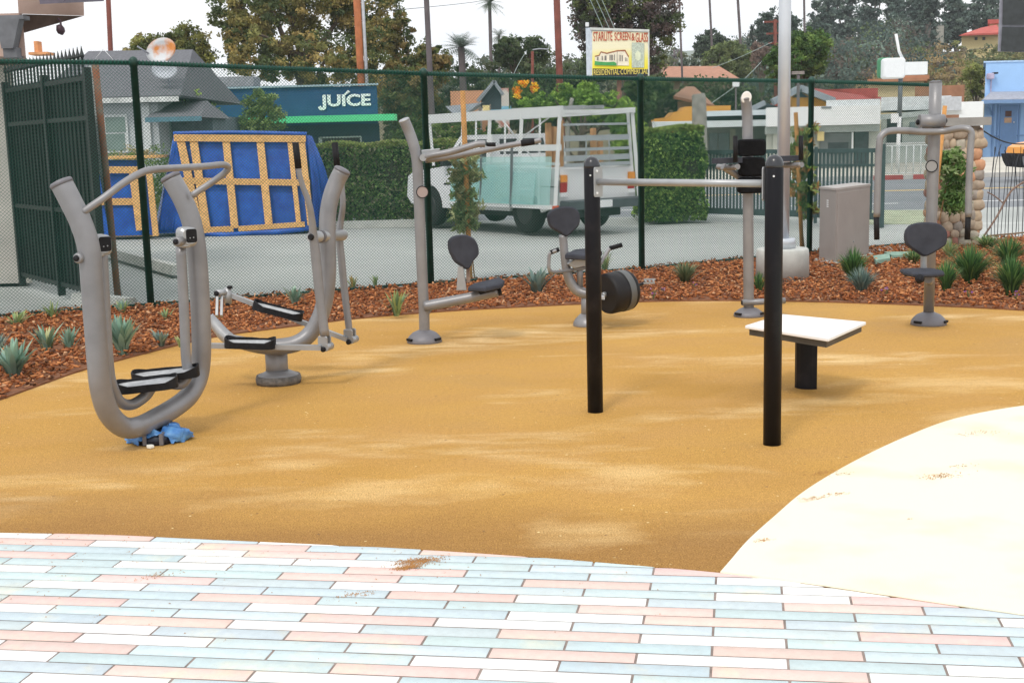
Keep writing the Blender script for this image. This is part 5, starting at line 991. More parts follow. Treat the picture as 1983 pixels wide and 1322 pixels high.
# ================================================================== text helper
def text(s, x, y, Y, hpx, m, parent, name='lettering', wpx=None, ext=.01, font=None, rz=0.0, bold=0.0):
    c = bpy.data.curves.new(name, 'FONT'); c.body = s; c.size = 1; c.extrude = ext; c.align_x = 'LEFT'; c.offset = bold
    o = bpy.data.objects.new('tmp', c); COL.objects.link(o); bpy.context.view_layer.update()
    me = bpy.data.meshes.new_from_object(o.evaluated_get(bpy.context.evaluated_depsgraph_get())); bpy.data.objects.remove(o)
    co = np.array([v.co for v in me.vertices]); mn = co.min(0); mxx = co.max(0); p = V(x, y, Y)   # x,y = lower-left corner
    hh = hpx*Y/F; sx = (wpx*Y/F)/(mxx[0]-mn[0]) if wpx else hh/(mxx[1]-mn[1]); sy = hh/(mxx[1]-mn[1])
    off = wloc(parent)
    for v in me.vertices:
        X = (v.co.x-mn[0])*sx; Z = (v.co.y-mn[1])*sy; v.co = Vector((p.x+X*math.cos(rz), p.y+X*math.sin(rz)-v.co.z, p.z+Z))-off
    me.materials.append(m); q = bpy.data.objects.new(name, me); COL.objects.link(q); q.parent = parent; return q
# ================================================================== juice building
Yj = 43.0; NAVY = mat('navy_stucco', (.012, .075, .19), .8, 0, .12, 2, .2, 30); NAVD = mat('navy_shopfront', (.008, .04, .075), .6, 0, .2)
t = thing('juice_shop', gnd(550, Yj), 'navy blue shop with a bright green awning strip', 'shop')
def xx(px, Y): return V(px, 200, Y).x
z0 = V(550, 168, Yj).z; zA = V(640, 224, Yj).z
part(t, 'parapet', NAVY, lambda b: b.hexa([(xx(280, Yj), Yj, zA-.3), (xx(731, Yj), Yj, zA-.3), (xx(730, Yj+8), Yj+8, zA-.3), (xx(280, Yj), Yj+8, zA-.3), (xx(280, Yj), Yj, z0), (xx(731, Yj), Yj, z0-.05), (xx(730, Yj+8), Yj+8, z0-.05), (xx(280, Yj), Yj+8, z0)]))
part(t, 'wall', NAVD, lambda b: b.hexa([(xx(280, Yj), Yj+.15, 0), (xx(732, Yj), Yj+.15, 0), (xx(731, Yj+8), Yj+8, 0), (xx(280, Yj), Yj+8, 0), (xx(280, Yj), Yj+.15, zA-.3), (xx(732, Yj), Yj+.15, zA-.3), (xx(731, Yj+8), Yj+8, zA-.3), (xx(280, Yj), Yj+8, zA-.3)]))
part(t, 'coping', mat('coping_pale', (.35, .45, .52), .7), lambda b: b.box(((xx(280, Yj)+xx(731, Yj))/2, Yj-.03, z0-.0), (xx(731, Yj)-xx(280, Yj)+.1, .14, .06)))
part(t, 'awning_strip', mat('bright_green', (.10, .72, .30), .5, 0, .05), lambda b: (b.box(((xx(395, Yj-1)+xx(763, Yj-1))/2, Yj-.5, zA-.12), (xx(763, Yj-1)-xx(395, Yj-1), 1.0, .21))))
wf = part(t, 'window_frame', mat('pale_frame', (.45, .5, .5), .6), lambda b: (b.box(((xx(614, Yj)+xx(695, Yj))/2, Yj+.12, V(650, 266, Yj).z), (xx(695, Yj)-xx(614, Yj), .06, .05)), b.box((xx(695, Yj), Yj+.12, V(650, 300, Yj).z), (.05, .06, 1.2)), b.box((xx(616, Yj), Yj+.12, V(650, 300, Yj).z), (.12, .06, 1.2))))
part(wf, 'window_pane', GLASSD, lambda b: b.box(((xx(614, Yj)+xx(695, Yj))/2, Yj+.13, V(650, 300, Yj).z), (xx(695, Yj)-xx(614, Yj)-.05, .04, 1.2)))
WL = mat('white_lettering', (.85, .88, .9), .6, 0, .02)
lt = text('JUICE', 620, 214, Yj-.04, 29, WL, t, 'lettering', 97, bold=.035)
part(t, 'letter_accent', WL, lambda b: (b.slab([V(667, 182, Yj-.04), V(674, 175, Yj-.04), V(678, 178, Yj-.04), V(669, 185, Yj-.04)], (0, 1, 0), .04), b.slab([V(616, 208, Yj-.04), V(621, 205, Yj-.04), V(625, 212, Yj-.04), V(619, 213, Yj-.04)], (0, 1, 0), .04)))
b = MB(); b.rbox(V(455, 160, Yj+1.6), (1.55, 1.2, .34), .03); tag(b.build('roof_unit', mat('weathered_metal', (.32, .33, .34), .7, .2, .2), None), 'weathered grey rooftop unit on the navy shop roof', 'roof unit')
# ================================================================== grey-roofed house at the left
Yh = 33.0; SH = mat('grey_shingles', (.135, .14, .155), .9, 0, .18, 14, .3, 30); WH_ = mat('house_white', (.50, .53, .54), .8, 0, .08, 3)
t = thing('shingled_house', gnd(260, Yh), 'small house with grey shingled roof and pale green window', 'house')
ze = V(260, 187, Yh).z; zr = V(260, 97, Yh+3.6).z
part(t, 'wall', WH_, lambda b: b.hexa([(xx(110, Yh), Yh+.35, 0), (xx(297, Yh), Yh+.35, 0), (xx(297, Yh), Yh+7, 0), (xx(110, Yh), Yh+7, 0), (xx(110, Yh), Yh+.35, ze), (xx(297, Yh), Yh+.35, ze), (xx(297, Yh), Yh+7, ze), (xx(110, Yh), Yh+7, ze)]))
part(t, 'roof', SH, lambda b: b.hexa([(xx(60, Yh), Yh, ze-.05), (xx(347, Yh), Yh, ze-.05), (xx(365, Yh), Yh+7.6, ze-.05), (xx(60, Yh), Yh+7.6, ze-.05), (xx(60, Yh), Yh, ze), (xx(352, Yh), Yh, ze), (xx(352, Yh), Yh+7.6, ze), (xx(60, Yh), Yh+7.6, ze)]) .add([(xx(60, Yh), Yh, ze+.004), (xx(350, Yh), Yh, ze+.004), (xx(315, Yh), Yh+3.6, zr-.03), (xx(92, Yh), Yh+3.6, zr), (xx(350, Yh), Yh+7.6, ze+.004), (xx(60, Yh), Yh+7.6, ze+.004)], [(0, 1, 2, 3), (1, 4, 2), (4, 5, 3, 2), (5, 0, 3)]))
part(t, 'fascia', mat('worn_fascia', (.62, .64, .62), .8, 0, .3, 3), lambda b: b.box(((xx(60, Yh)+xx(347, Yh))/2, Yh-.03, ze-.09), (xx(347, Yh)-xx(60, Yh), .05, .13)))
part(t, 'porch_roof', SH, lambda b: b.hexa([(xx(290, Yh), Yh-.5, V(340, 228, Yh-.5).z), (xx(398, Yh), Yh-.5, V(340, 228, Yh-.5).z), (xx(398, Yh), Yh+3, V(340, 228, Yh-.5).z), (xx(290, Yh), Yh+3, V(340, 228, Yh-.5).z), (xx(292, Yh), Yh-.45, V(340, 225, Yh-.5).z), (xx(396, Yh), Yh-.45, V(340, 225, Yh-.5).z), (xx(366, Yh), Yh+2, V(340, 197, Yh+2).z), (xx(292, Yh), Yh+2, V(340, 197, Yh+2).z)]))
part(t, 'porch_fascia', mat('teal_fascia', (.10, .22, .27), .7), lambda b: b.box(((xx(290, Yh)+xx(398, Yh))/2, Yh-.52, V(340, 231, Yh-.5).z), (xx(398, Yh)-xx(290, Yh), .04, .12)))
part(t, 'porch_wall', mat('porch_grey', (.12, .15, .17), .8, 0, .2), lambda b: b.hexa([(xx(297, Yh), Yh+1.4, 0), (xx(385, Yh), Yh+1.4, 0), (xx(385, Yh), Yh+5, 0), (xx(297, Yh), Yh+5, 0), (xx(297, Yh), Yh+1.4, ze-.5), (xx(385, Yh), Yh+1.4, ze-.5), (xx(385, Yh), Yh+5, ze-.5), (xx(297, Yh), Yh+5, ze-.5)]))
part(t, 'porch_door', mat('door_grey_green', (.26, .33, .32), .7), lambda b: pbox(b, 310, 333, 238, 300, Yh+1.36, .06))
wf = part(t, 'window_frame', mat('window_trim', (.66, .69, .68), .7), lambda b: pbox(b, 199, 248, 222, 296, Yh+.28, .1))
part(wf, 'window_pane', mat('pale_green_pane', (.20, .27, .24), .3, 0, .15, 2), lambda b: (pbox(b, 204, 242, 227, 256, Yh+.26, .05), pbox(b, 204, 242, 259, 292, Yh+.26, .05)))
part(t, 'corner_board', mat('window_trim', (.6, .6, .6)), lambda b: pbox(b, 277, 291, 200, 300, Yh+.25, .1))
b = MB(); pbox(b, 66, 74, 80, 103, Yh+3, .3); pbox(b, 55, 92, 101, 106, Yh+2.8, .6); tag(b.build('roof_vent', mat('orange_vent', (.72, .33, .14), .8, 0, .25, 4), None), 'orange roof vent box on the left end of the shingled roof', 'vent')
b = MB(); b.tube(PP([(184, 116, Yh+1.4), (200, 95, Yh+1.4), (219, 116, Yh+1.4)]), .012, 5, curve=False); tag(b.build('roof_antenna', WHITE, None), 'thin white wire bracket on the shingled roof', 'antenna')
# satellite dishes
def dish(label, x, y, w_, h_, rot, m, Y, nrm):
    c = V(x, y, Y); t = thing('satellite_dish', Vector((c.x, c.y, c.z-.5)), label, 'satellite dish', 'satellite dishes on the shingled roof')
    a = w_/2*Y/F; e = h_/2*Y/F; N_ = Vector(nrm).normalized(); s = Vector((math.cos(rot), 0, math.sin(rot))); s = (s-N_*s.dot(N_)).normalized(); u = N_.cross(s); vs = []; fs = []; n = 28
    for q in (0, .35, .7, 1):
        for k in range(n): an = 2*math.pi*k/n; vs.append(c+(s*math.cos(an)*a+u*math.sin(an)*e)*max(q, .02)+N_*(.10*q*q))
    for i in range(3):
        for k in range(n): j = (k+1) % n; fs.append((i*n+k, i*n+j, (i+1)*n+j, (i+1)*n+k))
    m_ = len(vs); vs += [v-N_*.015 for v in vs]; fs += [tuple(i+m_ for i in f[::-1]) for f in fs]; fs += [(3*n+k, 3*n+(k+1) % n, m_+3*n+(k+1) % n, m_+3*n+k) for k in range(n)]
    b = MB(); b.add(vs, fs, True); b.build('reflector', m, t)
    part(t, 'dish_mast', mat('dish_grey', (.3, .32, .36), .6), lambda b: b.tube([c+Vector((0, .12, 0)), c+Vector((.05, .2, -.55))], .03, 8))
    return t, c
RU = mat('rusted_dish', (.62, .64, .66), .6, 0, .1, .95, 0, 10, col2=(.66, .24, .05), thr=(.47, .53), detail=6)
t, c = dish('rust-stained oval satellite dish on top of the shingled roof', 315, 99, 62, 46, .25, RU, Yh+.6, (-.25, -1, .1))
part(t, 'feed_arm', mat('dish_grey', (.3, .3, .3)), lambda b: b.tube([c+Vector((-.38, 0, -.05)), c+Vector((-.6, -.2, .12))], .02, 6))
dish('smaller plain grey satellite dish below the rusty one', 321, 137, 50, 34, -.1, mat('dish_pale', (.48, .51, .56), .6, 0, .08), Yh+.4, (-.1, -1, .15))
# ================================================================== right side: blue building, dark sign, vehicle
Yb = 66.0; BLU = mat('sky_blue_stucco', (.33, .54, .86), .85, 0, .05, 1, .1, 20)
t = thing('blue_building', gnd(1960, Yb), 'light blue stucco building with shingled porch roof and a blue door', 'building')
part(t, 'wall', BLU, lambda b: (pbox(b, 1906, 2200, 118, 306, Yb, 8)))
part(t, 'parapet_cap', mat('pale_blue', (.42, .60, .85), .8), lambda b: pbox(b, 1905, 2201, 115, 118, Yb-.05, 8.1))
part(t, 'porch_roof', mat('porch_shingle', (.34, .36, .42), .9, 0, .15, 6), lambda b: b.hexa([V(1901, 196, Yb-1.6), V(2200, 190, Yb-1.6), V(2200, 190, Yb-.02), V(1903, 196, Yb-.02), V(1903, 193, Yb-1.6), V(2200, 187, Yb-1.6), V(2200, 174, Yb-.02), V(1919, 178, Yb-.02)]))
part(t, 'porch_fascia', mat('blue_fascia', (.16, .27, .47), .8), lambda b: b.hexa([V(1901, 201, Yb-1.62), V(2200, 196, Yb-1.62), V(2200, 196, Yb-1.5), V(1901, 201, Yb-1.5), V(1901, 194, Yb-1.62), V(2200, 189, Yb-1.62), V(2200, 189, Yb-1.5), V(1901, 194, Yb-1.5)]))
BD = mat('mid_blue_door', (.17, .31, .58), .7, 0, .06)
dr = part(t, 'door', BD, lambda b: pbox(b, 1936, 1969, 204, 304, Yb-.06, .1))
part(dr, 'door_notice', mat('notice_brown', (.12, .06, .05), .8), lambda b: pbox(b, 1947, 1959, 215, 226, Yb-.09, .02))
part(dr, 'door_notice', mat('notice_orange', (.62, .40, .26), .8), lambda b: pbox(b, 1945, 1959, 228, 238, Yb-.09, .02))
part(dr, 'door_knob', WHITE, lambda b: b.lathe([(.03, 0), (.04, .03), (.02, .06)], V(1963, 237, Yb-.06), (0, -1, 0), 10))
part(t, 'door_surround', BD, lambda b: (pbox(b, 1921, 1925, 202, 304, Yb-.05, .06), pbox(b, 1930, 1933, 202, 304, Yb-.05, .06), pbox(b, 1972, 1975, 202, 304, Yb-.05, .06), pbox(b, 1918, 1983, 262, 264, Yb-.07, .06)))
part(t, 'porch_bracket', BD, lambda b: b.beam(V(1914, 204, Yb-1.2), V(1922, 222, Yb), .08, .08))
wl = part(t, 'wall_lamp', mat('lamp_mauve', (.42, .38, .52), .6), lambda b: (b.rbox(V(1918, 148, Yb-.25), (.30, .4, .32), .08), b.box(V(1919, 166, Yb-.03), (.05, .06, .7))))
part(wl, 'lamp_visor', BLACK, lambda b: b.box(V(1927, 142, Yb-.3), (.22, .3, .08)))
# dark double sign box high at right
Ys = 30.0; t = thing('dark_sign_box', gnd(1975, Ys), 'tall dark double-panel sign box on a pole at the upper right corner', 'sign')
part(t, 'sign_frame', mat('sign_grey', (.28, .28, .33), .6, .1), lambda b: b.hexa([V(1932, 100, Ys), V(2080, 104, Ys), V(2080, 104, Ys+.5), V(1932, 100, Ys+.5), V(1938, -60, Ys), V(2086, -60, Ys), V(2086, -60, Ys+.5), V(1938, -60, Ys+.5)]))
part(t, 'sign_panel', mat('sign_dark', (.035, .04, .042), .5, 0, .3), lambda b: b.hexa([V(1938, 99, Ys-.04), V(2074, 102, Ys-.04), V(2074, 102, Ys+.04), V(1938, 99, Ys+.04), V(1941, 52, Ys-.04), V(2076, 55, Ys-.04), V(2076, 55, Ys+.04), V(1941, 52, Ys+.04)]))
part(t, 'sign_panel', mat('sign_dark', (.035, .04, .042), .5, 0, .3), lambda b: b.hexa([V(1941, 48, Ys-.04), V(2076, 50, Ys-.04), V(2076, 50, Ys+.04), V(1941, 48, Ys+.04), V(1944, -58, Ys-.04), V(2079, -58, Ys-.04), V(2079, -58, Ys+.04), V(1944, -58, Ys+.04)]))
part(t, 'sign_pole', mat('sign_grey', (.3, .3, .3)), lambda b: b.tube([gnd(2030, Ys+.25), V(2030, 104, Ys+.25)], .10, 12))
# orange vehicle
Yv = 36.0; t = thing('orange_vehicle', gnd(1990, Yv), 'orange and black vehicle cut off by the right edge', 'vehicle')
c = gnd(1984, Yv)
part(t, 'bonnet', mat('orange_paint', (.85, .33, .02), .3, 0, .05), lambda b: b.slab([c+Vector((x, .8, z)) for x, z in ((.04, .78), (.10, .95), (.28, 1.05), (.6, 1.10), (4.2, 1.12), (4.2, .6), (.9, .6), (.4, .76))], (0, 1, 0), 1.5, .06))
part(t, 'front_bumper', BLACK, lambda b: b.slab([c+Vector((x, .8, z)) for x, z in ((-.06, .76), (.0, .55), (.10, .38), (.45, .34), (.9, .6), (.45, .775))], (0, 1, 0), 1.6, .03))
part(t, 'headlight', mat('headlight_grey', (.38, .40, .44), .2), lambda b: b.slab([c+Vector((x, 0.0, z)) for x, z in ((-.04, .70), (.22, .72), (.24, .42), (.06, .38), (-.03, .5))], (0, 1, 0), .12, .02))
wh = part(t, 'wheel', TY, lambda b: b.lathe([(.2, -.12), (.34, -.12), (.37, 0), (.34, .12), (.2, .12)], c+Vector((.62, .15, .36)), (0, 1, 0), 24)); part(wh, 'rim', LSTEEL, lambda b: b.lathe([(.19, -.13), (.2, .13)], c+Vector((.62, .15, .36)), (0, 1, 0), 18))
part(t, 'cab', mat('orange_paint', (.8, .3, .02)), lambda b: b.slab([c+Vector((x, .8, z)) for x, z in ((1.3, 1.1), (1.9, 1.75), (3.4, 1.8), (4.2, 1.1))], (0, 1, 0), 1.4, .05))
# ================================================================== white and orange buildings, middle right
Ym = 50.0; WB = mat('bright_white_wall', (.80, .82, .83), .8, 0, .04, 2); CW = mat('cream_wall', (.46, .47, .42), .85, 0, .1, 2); ORG = mat('orange_wall', (.78, .40, .08), .85, 0, .08, 2); DKO = mat('dark_opening', (.04, .05, .055), .8, 0, .3); RR = mat('red_roof', (.40, .09, .08), .9, 0, .2, 3, .2, 20)
def bt(name, label, x, Y, cat='building', group=None): return thing(name, gnd(x, Y), label, cat, group)
def pb0(b, x0, x1, y0, Y, dep):   # from ground up to pixel y0
    z = V((x0+x1)/2, y0, Y).z; X0, X1 = V(x0, y0, Y).x, V(x1, y0, Y).x; k = (Y+dep)/Y if dep >= 1.5 else 1; return b.hexa([(X0, Y, 0), (X1, Y, 0), (X1*k, Y+dep, 0), (X0*k, Y+dep, 0), (X0, Y, z), (X1, Y, z), (X1*k, Y+dep, z), (X0*k, Y+dep, z)])
t = bt('white_shop', 'long low shop with bright white fascia behind the lamp post and sliding gate', 1600, Ym, 'shop')
part(t, 'wall', CW, lambda b: pb0(b, 1484, 1704, 243, Ym+.6, 5))
part(t, 'fascia', WB, lambda b: (pbox(b, 1483, 1705, 206, 243, Ym, 5.6)))
part(t, 'upper_fascia', mat('pale_white', (.66, .69, .70), .8), lambda b: pbox(b, 1600, 1705, 193, 206, Ym+.3, 5))
part(t, 'fascia_slot', mat('slot_grey', (.2, .22, .24)), lambda b: pbox(b, 1591, 1610, 206.5, 210, Ym-.04, .1))
part(t, 'soffit_band', mat('band_grey', (.40, .44, .43), .8), lambda b: pbox(b, 1484, 1704, 243.5, 257, Ym+.4, .3))
wn = part(t, 'window', mat('grey_glass', (.16, .18, .18), .3, 0, .3, 1), lambda b: pbox(b, 1588, 1649, 258, 330, Ym+.5, .2)); part(wn, 'window_display', DKO, lambda b: pbox(b, 1604, 1643, 276, 298, Ym+.45, .04)); part(wn, 'window_mullion', WB, lambda b: pbox(b, 1649, 1652, 256, 330, Ym+.46, .1))
part(t, 'doorway', DKO, lambda b: pbox(b, 1655, 1682, 249, 318, Ym+.5, .15))
part(t, 'yellow_notice', mat('notice_yellow', (.72, .58, .26), .7), lambda b: pbox(b, 1583, 1596, 255, 273, Ym+.3, .04))
for x in (1497, 1530, 1568): part(t, 'pilaster', mat('pilaster_pale', (.55, .56, .50), .8), lambda b: pbox(b, x, x+8, 257, 330, Ym+.52, .1))
t = bt('canopy_shop', 'grey walled shop with two pale canopy bands left of the white shop', 1430, Ym+4, 'shop')
part(t, 'wall', mat('shop_grey', (.32, .34, .33), .85, 0, .12, 1), lambda b: pb0(b, 1352, 1486, 244, Ym+4.8, 7))
part(t, 'canopy', mat('canopy_pale', (.58, .64, .66), .7, 0, .08), lambda b: (b.hexa([V(1266, 250, Ym+1), V(1484, 244, Ym+1), V(1484, 244, Ym+5), V(1262, 250, Ym+5), V(1266, 237, Ym+1), V(1484, 232, Ym+1), V(1484, 232, Ym+5), V(1262, 236, Ym+5)])))
part(t, 'upper_canopy', mat('canopy_pale', (.6, .6, .6)), lambda b: pbox(b, 1366, 1484, 214, 224, Ym+4, 5))
part(t, 'shade_gap', DKO, lambda b: pbox(b, 1368, 1484, 224, 233, Ym+4.6, 1))
for x0, x1 in ((1374, 1389), (1392, 1412)): part(t, 'window', mat('bluish_glass', (.20, .26, .28), .25, 0, .2), lambda b: pbox(b, x0, x1, 258, 300, Ym+4.74, .1))
part(t, 'pilaster', mat('cream_pilaster', (.52, .50, .42), .8), lambda b: pbox(b, 1414, 1424, 250, 330, Ym+4.72, .1))
t = bt('orange_shop', 'orange building with stepped parapet above the clipped hedge', 1330, Ym+12)
part(t, 'wall', ORG, lambda b: b.slab([V(x, y, Ym+13) for x, y in ((1246, 300), (1246, 238), (1252, 231), (1268, 230), (1290, 228), (1300, 218), (1316, 216), (1322, 208), (1342, 206), (1342, 300))], (0, 1, 0), 2.0))
part(t, 'side_wall', ORG, lambda b: pbox(b, 1362, 1415, 205, 232, Ym+12, 3)); part(t, 'parapet_wall', ORG, lambda b: pbox(b, 1300, 1415, 232, 262, Ym+12.3, 2.6))
t = bt('gabled_orange_house', 'orange gabled building with grey gable trim and red roof behind the lamp post', 1555, Ym+14, 'house')
Yg = Ym+7.5
part(t, 'wall', ORG, lambda b: b.slab([V(x, y, Yg+2) for x, y in ((1516, 300), (1516, 188), (1549, 174), (1600, 200), (1600, 300))], (0, 1, 0), 4))
part(t, 'gable_trim', mat('trim_grey', (.30, .34, .38), .8), lambda b: (b.beam(V(1496, 198, Yg-.2), V(1549, 171, Yg-.2), .5, .28), b.beam(V(1549, 171, Yg-.2), V(1614, 196, Yg-.2), .5, .28)))
part(t, 'gable_vent', mat('vent_slate', (.06, .09, .12), .7), lambda b: b.slab([V(x, y, Yg-.05) for x, y in ((1535, 189), (1549, 178), (1566, 189))], (0, 1, 0), .08))
part(t, 'roof', RR, lambda b: (b.hexa([V(1549, 176, Yg), V(1614, 199, Yg), V(1735, 196, Yg+9), V(1600, 176, Yg+9), V(1549, 171, Yg), V(1616, 195, Yg), V(1722, 190, Yg+9), V(1568, 170, Yg+9)]), b.hexa([V(1440, 218, Yg+3), V(1516, 214, Yg+3), V(1516, 214, Yg+6), V(1440, 218, Yg+6), V(1442, 212, Yg+3), V(1516, 198, Yg+3), V(1516, 198, Yg+6), V(1450, 208, Yg+6)]), pbox(b, 1598, 1700, 172, 194, Yg+6, 4)))
t = bt('small_gable_house', 'low building with a blue-grey gable just left of the lamp post', 1445, Ym+9, 'house')
part(t, 'gable', mat('gable_dark', (.05, .07, .09), .8), lambda b: b.slab([V(x, y, Ym+9.6) for x, y in ((1458, 300), (1458, 213), (1479, 200), (1500, 207), (1500, 300))], (0, 1, 0), 1.2))
part(t, 'gable_trim', mat('trim_grey', (.3, .3, .3)), lambda b: b.beam(V(1452, 213, Ym+8.9), V(1481, 199, Ym+8.9), .3, .22))
# right white buildings behind the pull-down machine
Yr = 56.0; t = bt('pale_store', 'pale grey-white store with dark doorway behind the sign pole', 1750, Yr, 'shop')
part(t, 'wall', mat('pale_store_wall', (.50, .55, .52), .85, 0, .08, 1), lambda b: pb0(b, 1706, 1828, 226, Yr, 8))
part(t, 'fascia', mat('pale_white', (.6, .6, .6)), lambda b: pbox(b, 1706, 1842, 187, 213, Yr-.3, 8)); part(t, 'beam', mat('band_grey', (.4, .4, .4)), lambda b: b.hexa([V(1704, 232, Yr-1), V(1822, 222, Yr-1), V(1822, 222, Yr-.4), V(1704, 232, Yr-.4), V(1704, 222, Yr-1), V(1822, 212, Yr-1), V(1822, 212, Yr-.4), V(1704, 222, Yr-.4)]))
part(t, 'doorway', DKO, lambda b: pbox(b, 1718, 1747, 230, 276, Yr-.06, .1)); part(t, 'window', mat('bluish_glass', (.2, .2, .2)), lambda b: pbox(b, 1762, 1800, 236, 262, Yr-.06, .1))
part(t, 'sill', WB, lambda b: (pbox(b, 1716, 1800, 276, 279, Yr-.1, .1), pbox(b, 1822, 1880, 212, 222, Yr-1, .5)))
b = MB(); pbox(b, 1829, 1862, 187, 214, Yr-2, 2); tag(b.build('grey_roof_unit', mat('rooftop_grey', (.48, .50, .53), .7), None), 'pale grey box on the roof right of the pull-down pole', 'roof unit')
b = MB(); pb0(b, 1858, 1905, 197, Yr+4, 6); tag(b.build('white_annex', WB, None), 'plain bright white annex beside the blue building', 'building')
# low far fence and verge walls
t = thing('mesh_fence', gnd(1750, 42), 'low white-framed mesh fence across the road', 'fence')
def ff(b):
    a, c = gnd(1700, 43.), gnd(1812, 41.8)
    for k in range(9): q = a.lerp(c, k/8); b.tube([q, q+Vector((0, 0, 1.0))], .025, 6)
    for z in (.08, 1.0): b.tube([a+Vector((0, 0, z)), c+Vector((0, 0, z))], .022, 6)
part(t, 'frame', mat('fence_white', (.62, .66, .66), .6), ff)
part(t, 'mesh', mat('fence_wire', (.35, .4, .4), .5, .3), lambda b: [b.tube([gnd(1700, 43.).lerp(gnd(1812, 41.8), k/60)+Vector((0, 0, .08)), gnd(1700, 43.).lerp(gnd(1812, 41.8), min(1, (k+5)/60))+Vector((0, 0, 1.0))], .004, 3, cap=False) for k in range(56)]+[b.tube([gnd(1700, 43.).lerp(gnd(1812, 41.8), (k+5)/60)+Vector((0, 0, .08)), gnd(1700, 43.).lerp(gnd(1812, 41.8), k/60)+Vector((0, 0, 1.0))], .004, 3, cap=False) for k in range(56)])
# white sign boxes on pole
Yp = 48.0; t = thing('pole_sign', gnd(1747, Yp), 'blank white double sign box with green end and white arm on a pole', 'sign')
part(t, 'sign_box', mat('sign_white', (.80, .84, .87), .5, 0, .03), lambda b: (b.rbox(V(1729, 133, Yp), (.82, .5, .76), .12, seg=5), b.rbox(V(1771, 133, Yp), (.86, .4, .47), .02)))
part(t, 'sign_end', mat('sign_green', (.06, .24, .12), .5), lambda b: b.rbox(V(1712, 132, Yp+.3), (.5, .3, .76), .12, seg=5))
part(t, 'sign_arm', WB, lambda b: b.tube([V(1735, 66, Yp), V(1741, 100, Yp), V(1748, 114, Yp)], .055, 8, curve=False))
part(t, 'pole', mat('pole_dark_grey', (.16, .17, .19), .6, .2), lambda b: b.tube([V(1744, 152, Yp), V(1742, 226, Yp)], .085, 10)); part(t, 'pole_base', WHITE, lambda b: b.tube([V(1742, 226, Yp), gnd(1738, Yp)], .075, 10))
part(t, 'pole_notice', WHITE, lambda b: pbox(b, 1726, 1740, 220, 238, Yp-.1, .05))
# starlite sign
Yt = 45.0; t = thing('glass_shop_sign', gnd(1199, Yt), 'yellow and cream pole sign for a screen and glass shop, above the fence rail', 'sign')
part(t, 'cabinet', mat('sign_cabinet', (.62, .68, .76), .5), lambda b: b.hexa([V(1136, 150, Yt+.25), V(1146, 149, Yt), V(1257, 151, Yt), V(1254, 151, Yt+.4), V(1134, 54, Yt+.25), V(1143, 54, Yt), V(1257, 58, Yt), V(1254, 58, Yt+.4)]))
part(t, 'sign_rim', mat('sign_rim', (.62, .64, .60), .6), lambda b: (b.beam(V(1143, 56, Yt-.03), V(1257, 60, Yt-.03), .08, .08), b.beam(V(1256, 58, Yt-.03), V(1256, 150, Yt-.03), .05, .05, (1, 0, 0))))
def gradmat():
    m = bpy.data.materials.new('sign_face'); m.use_nodes = True; n = m.node_tree.nodes; l = m.node_tree.links.new; tc = n.new('ShaderNodeTexCoord'); s = n.new('ShaderNodeSeparateXYZ'); r = n.new('ShaderNodeMapRange'); c = n.new('ShaderNodeValToRGB')
    l(tc.outputs['Object'], s.inputs[0]); l(s.outputs[2], r.inputs[0]); r.inputs[1].default_value = V(1200, 143, Yt).z; r.inputs[2].default_value = V(1200, 62, Yt).z
    e = c.color_ramp.elements; e[0].position = .12; e[0].color = (.92, .78, .01, 1); e[1].position = .62; e[1].color = (.90, .84, .58, 1); x = e.new(.32); x.color = (.92, .82, .14, 1)
    l(r.outputs[0], c.inputs[0]); l(c.outputs[0], n['Principled BSDF'].inputs['Base Color']); return m
fc = part(t, 'sign_face', gradmat(), lambda b: b.hexa([V(1147, 147, Yt-.02), V(1255, 149, Yt-.02), V(1255, 149, Yt+.05), V(1147, 147, Yt+.05), V(1147, 60, Yt-.02), V(1255, 63, Yt-.02), V(1255, 63, Yt+.05), V(1147, 60, Yt+.05)]))
RL = mat('sign_red', (.52, .06, .02), .6); text('STARLITE', 1149, 80, Yt-.04, 17, RL, fc, 'lettering', 36, .008, bold=.0); text('SCREEN', 1190, 79, Yt-.04, 15, RL, fc, 'lettering', 30, .008, bold=.0); text('&', 1223, 79, Yt-.04, 13, RL, fc, 'lettering', 6, .008, bold=.0); text('GLASS', 1231, 82, Yt-.04, 17, RL, fc, 'lettering', 23, .008, bold=.0)
part(fc, 'banner', mat('banner_black', (.02, .02, .025), .6), lambda b: b.hexa([V(1148, 147.5, Yt-.035), V(1254.5, 149, Yt-.035), V(1254.5, 149, Yt), V(1148, 147.5, Yt), V(1148, 133, Yt-.035), V(1254.5, 134.5, Yt-.035), V(1254.5, 134.5, Yt), V(1148, 133, Yt)]))
text('RESIDENTIAL\u00b7COMMERCIAL', 1150, 146, Yt-.045, 10.5, mat('sign_yellow', (.85, .70, .16), .6), fc, 'lettering', 103, .008, bold=.0)
def poly2(b, pts, dy=-.04, th=.012): b.slab([V(x, y, Yt+dy) for x, y in [(1120+a/11.02, 40+c/11.02) for a, c in pts]], (0, 1, 0), th)
part(fc, 'house_picture', mat('picture_cream', (.85, .78, .62), .7), lambda b: poly2(b, [(350, 950), (355, 770), (445, 745), (480, 680), (610, 705), (830, 650), (995, 645), (1070, 770), (1080, 965)]))
part(fc, 'house_roof_line', mat('picture_brown', (.35, .12, .05), .7), lambda b: (poly2(b, [(355, 775), (350, 755), (440, 735), (480, 660), (610, 690), (830, 635), (1000, 625), (1080, 765), (1068, 790), (990, 655), (830, 660), (610, 715), (485, 685), (450, 755)], -.05)))
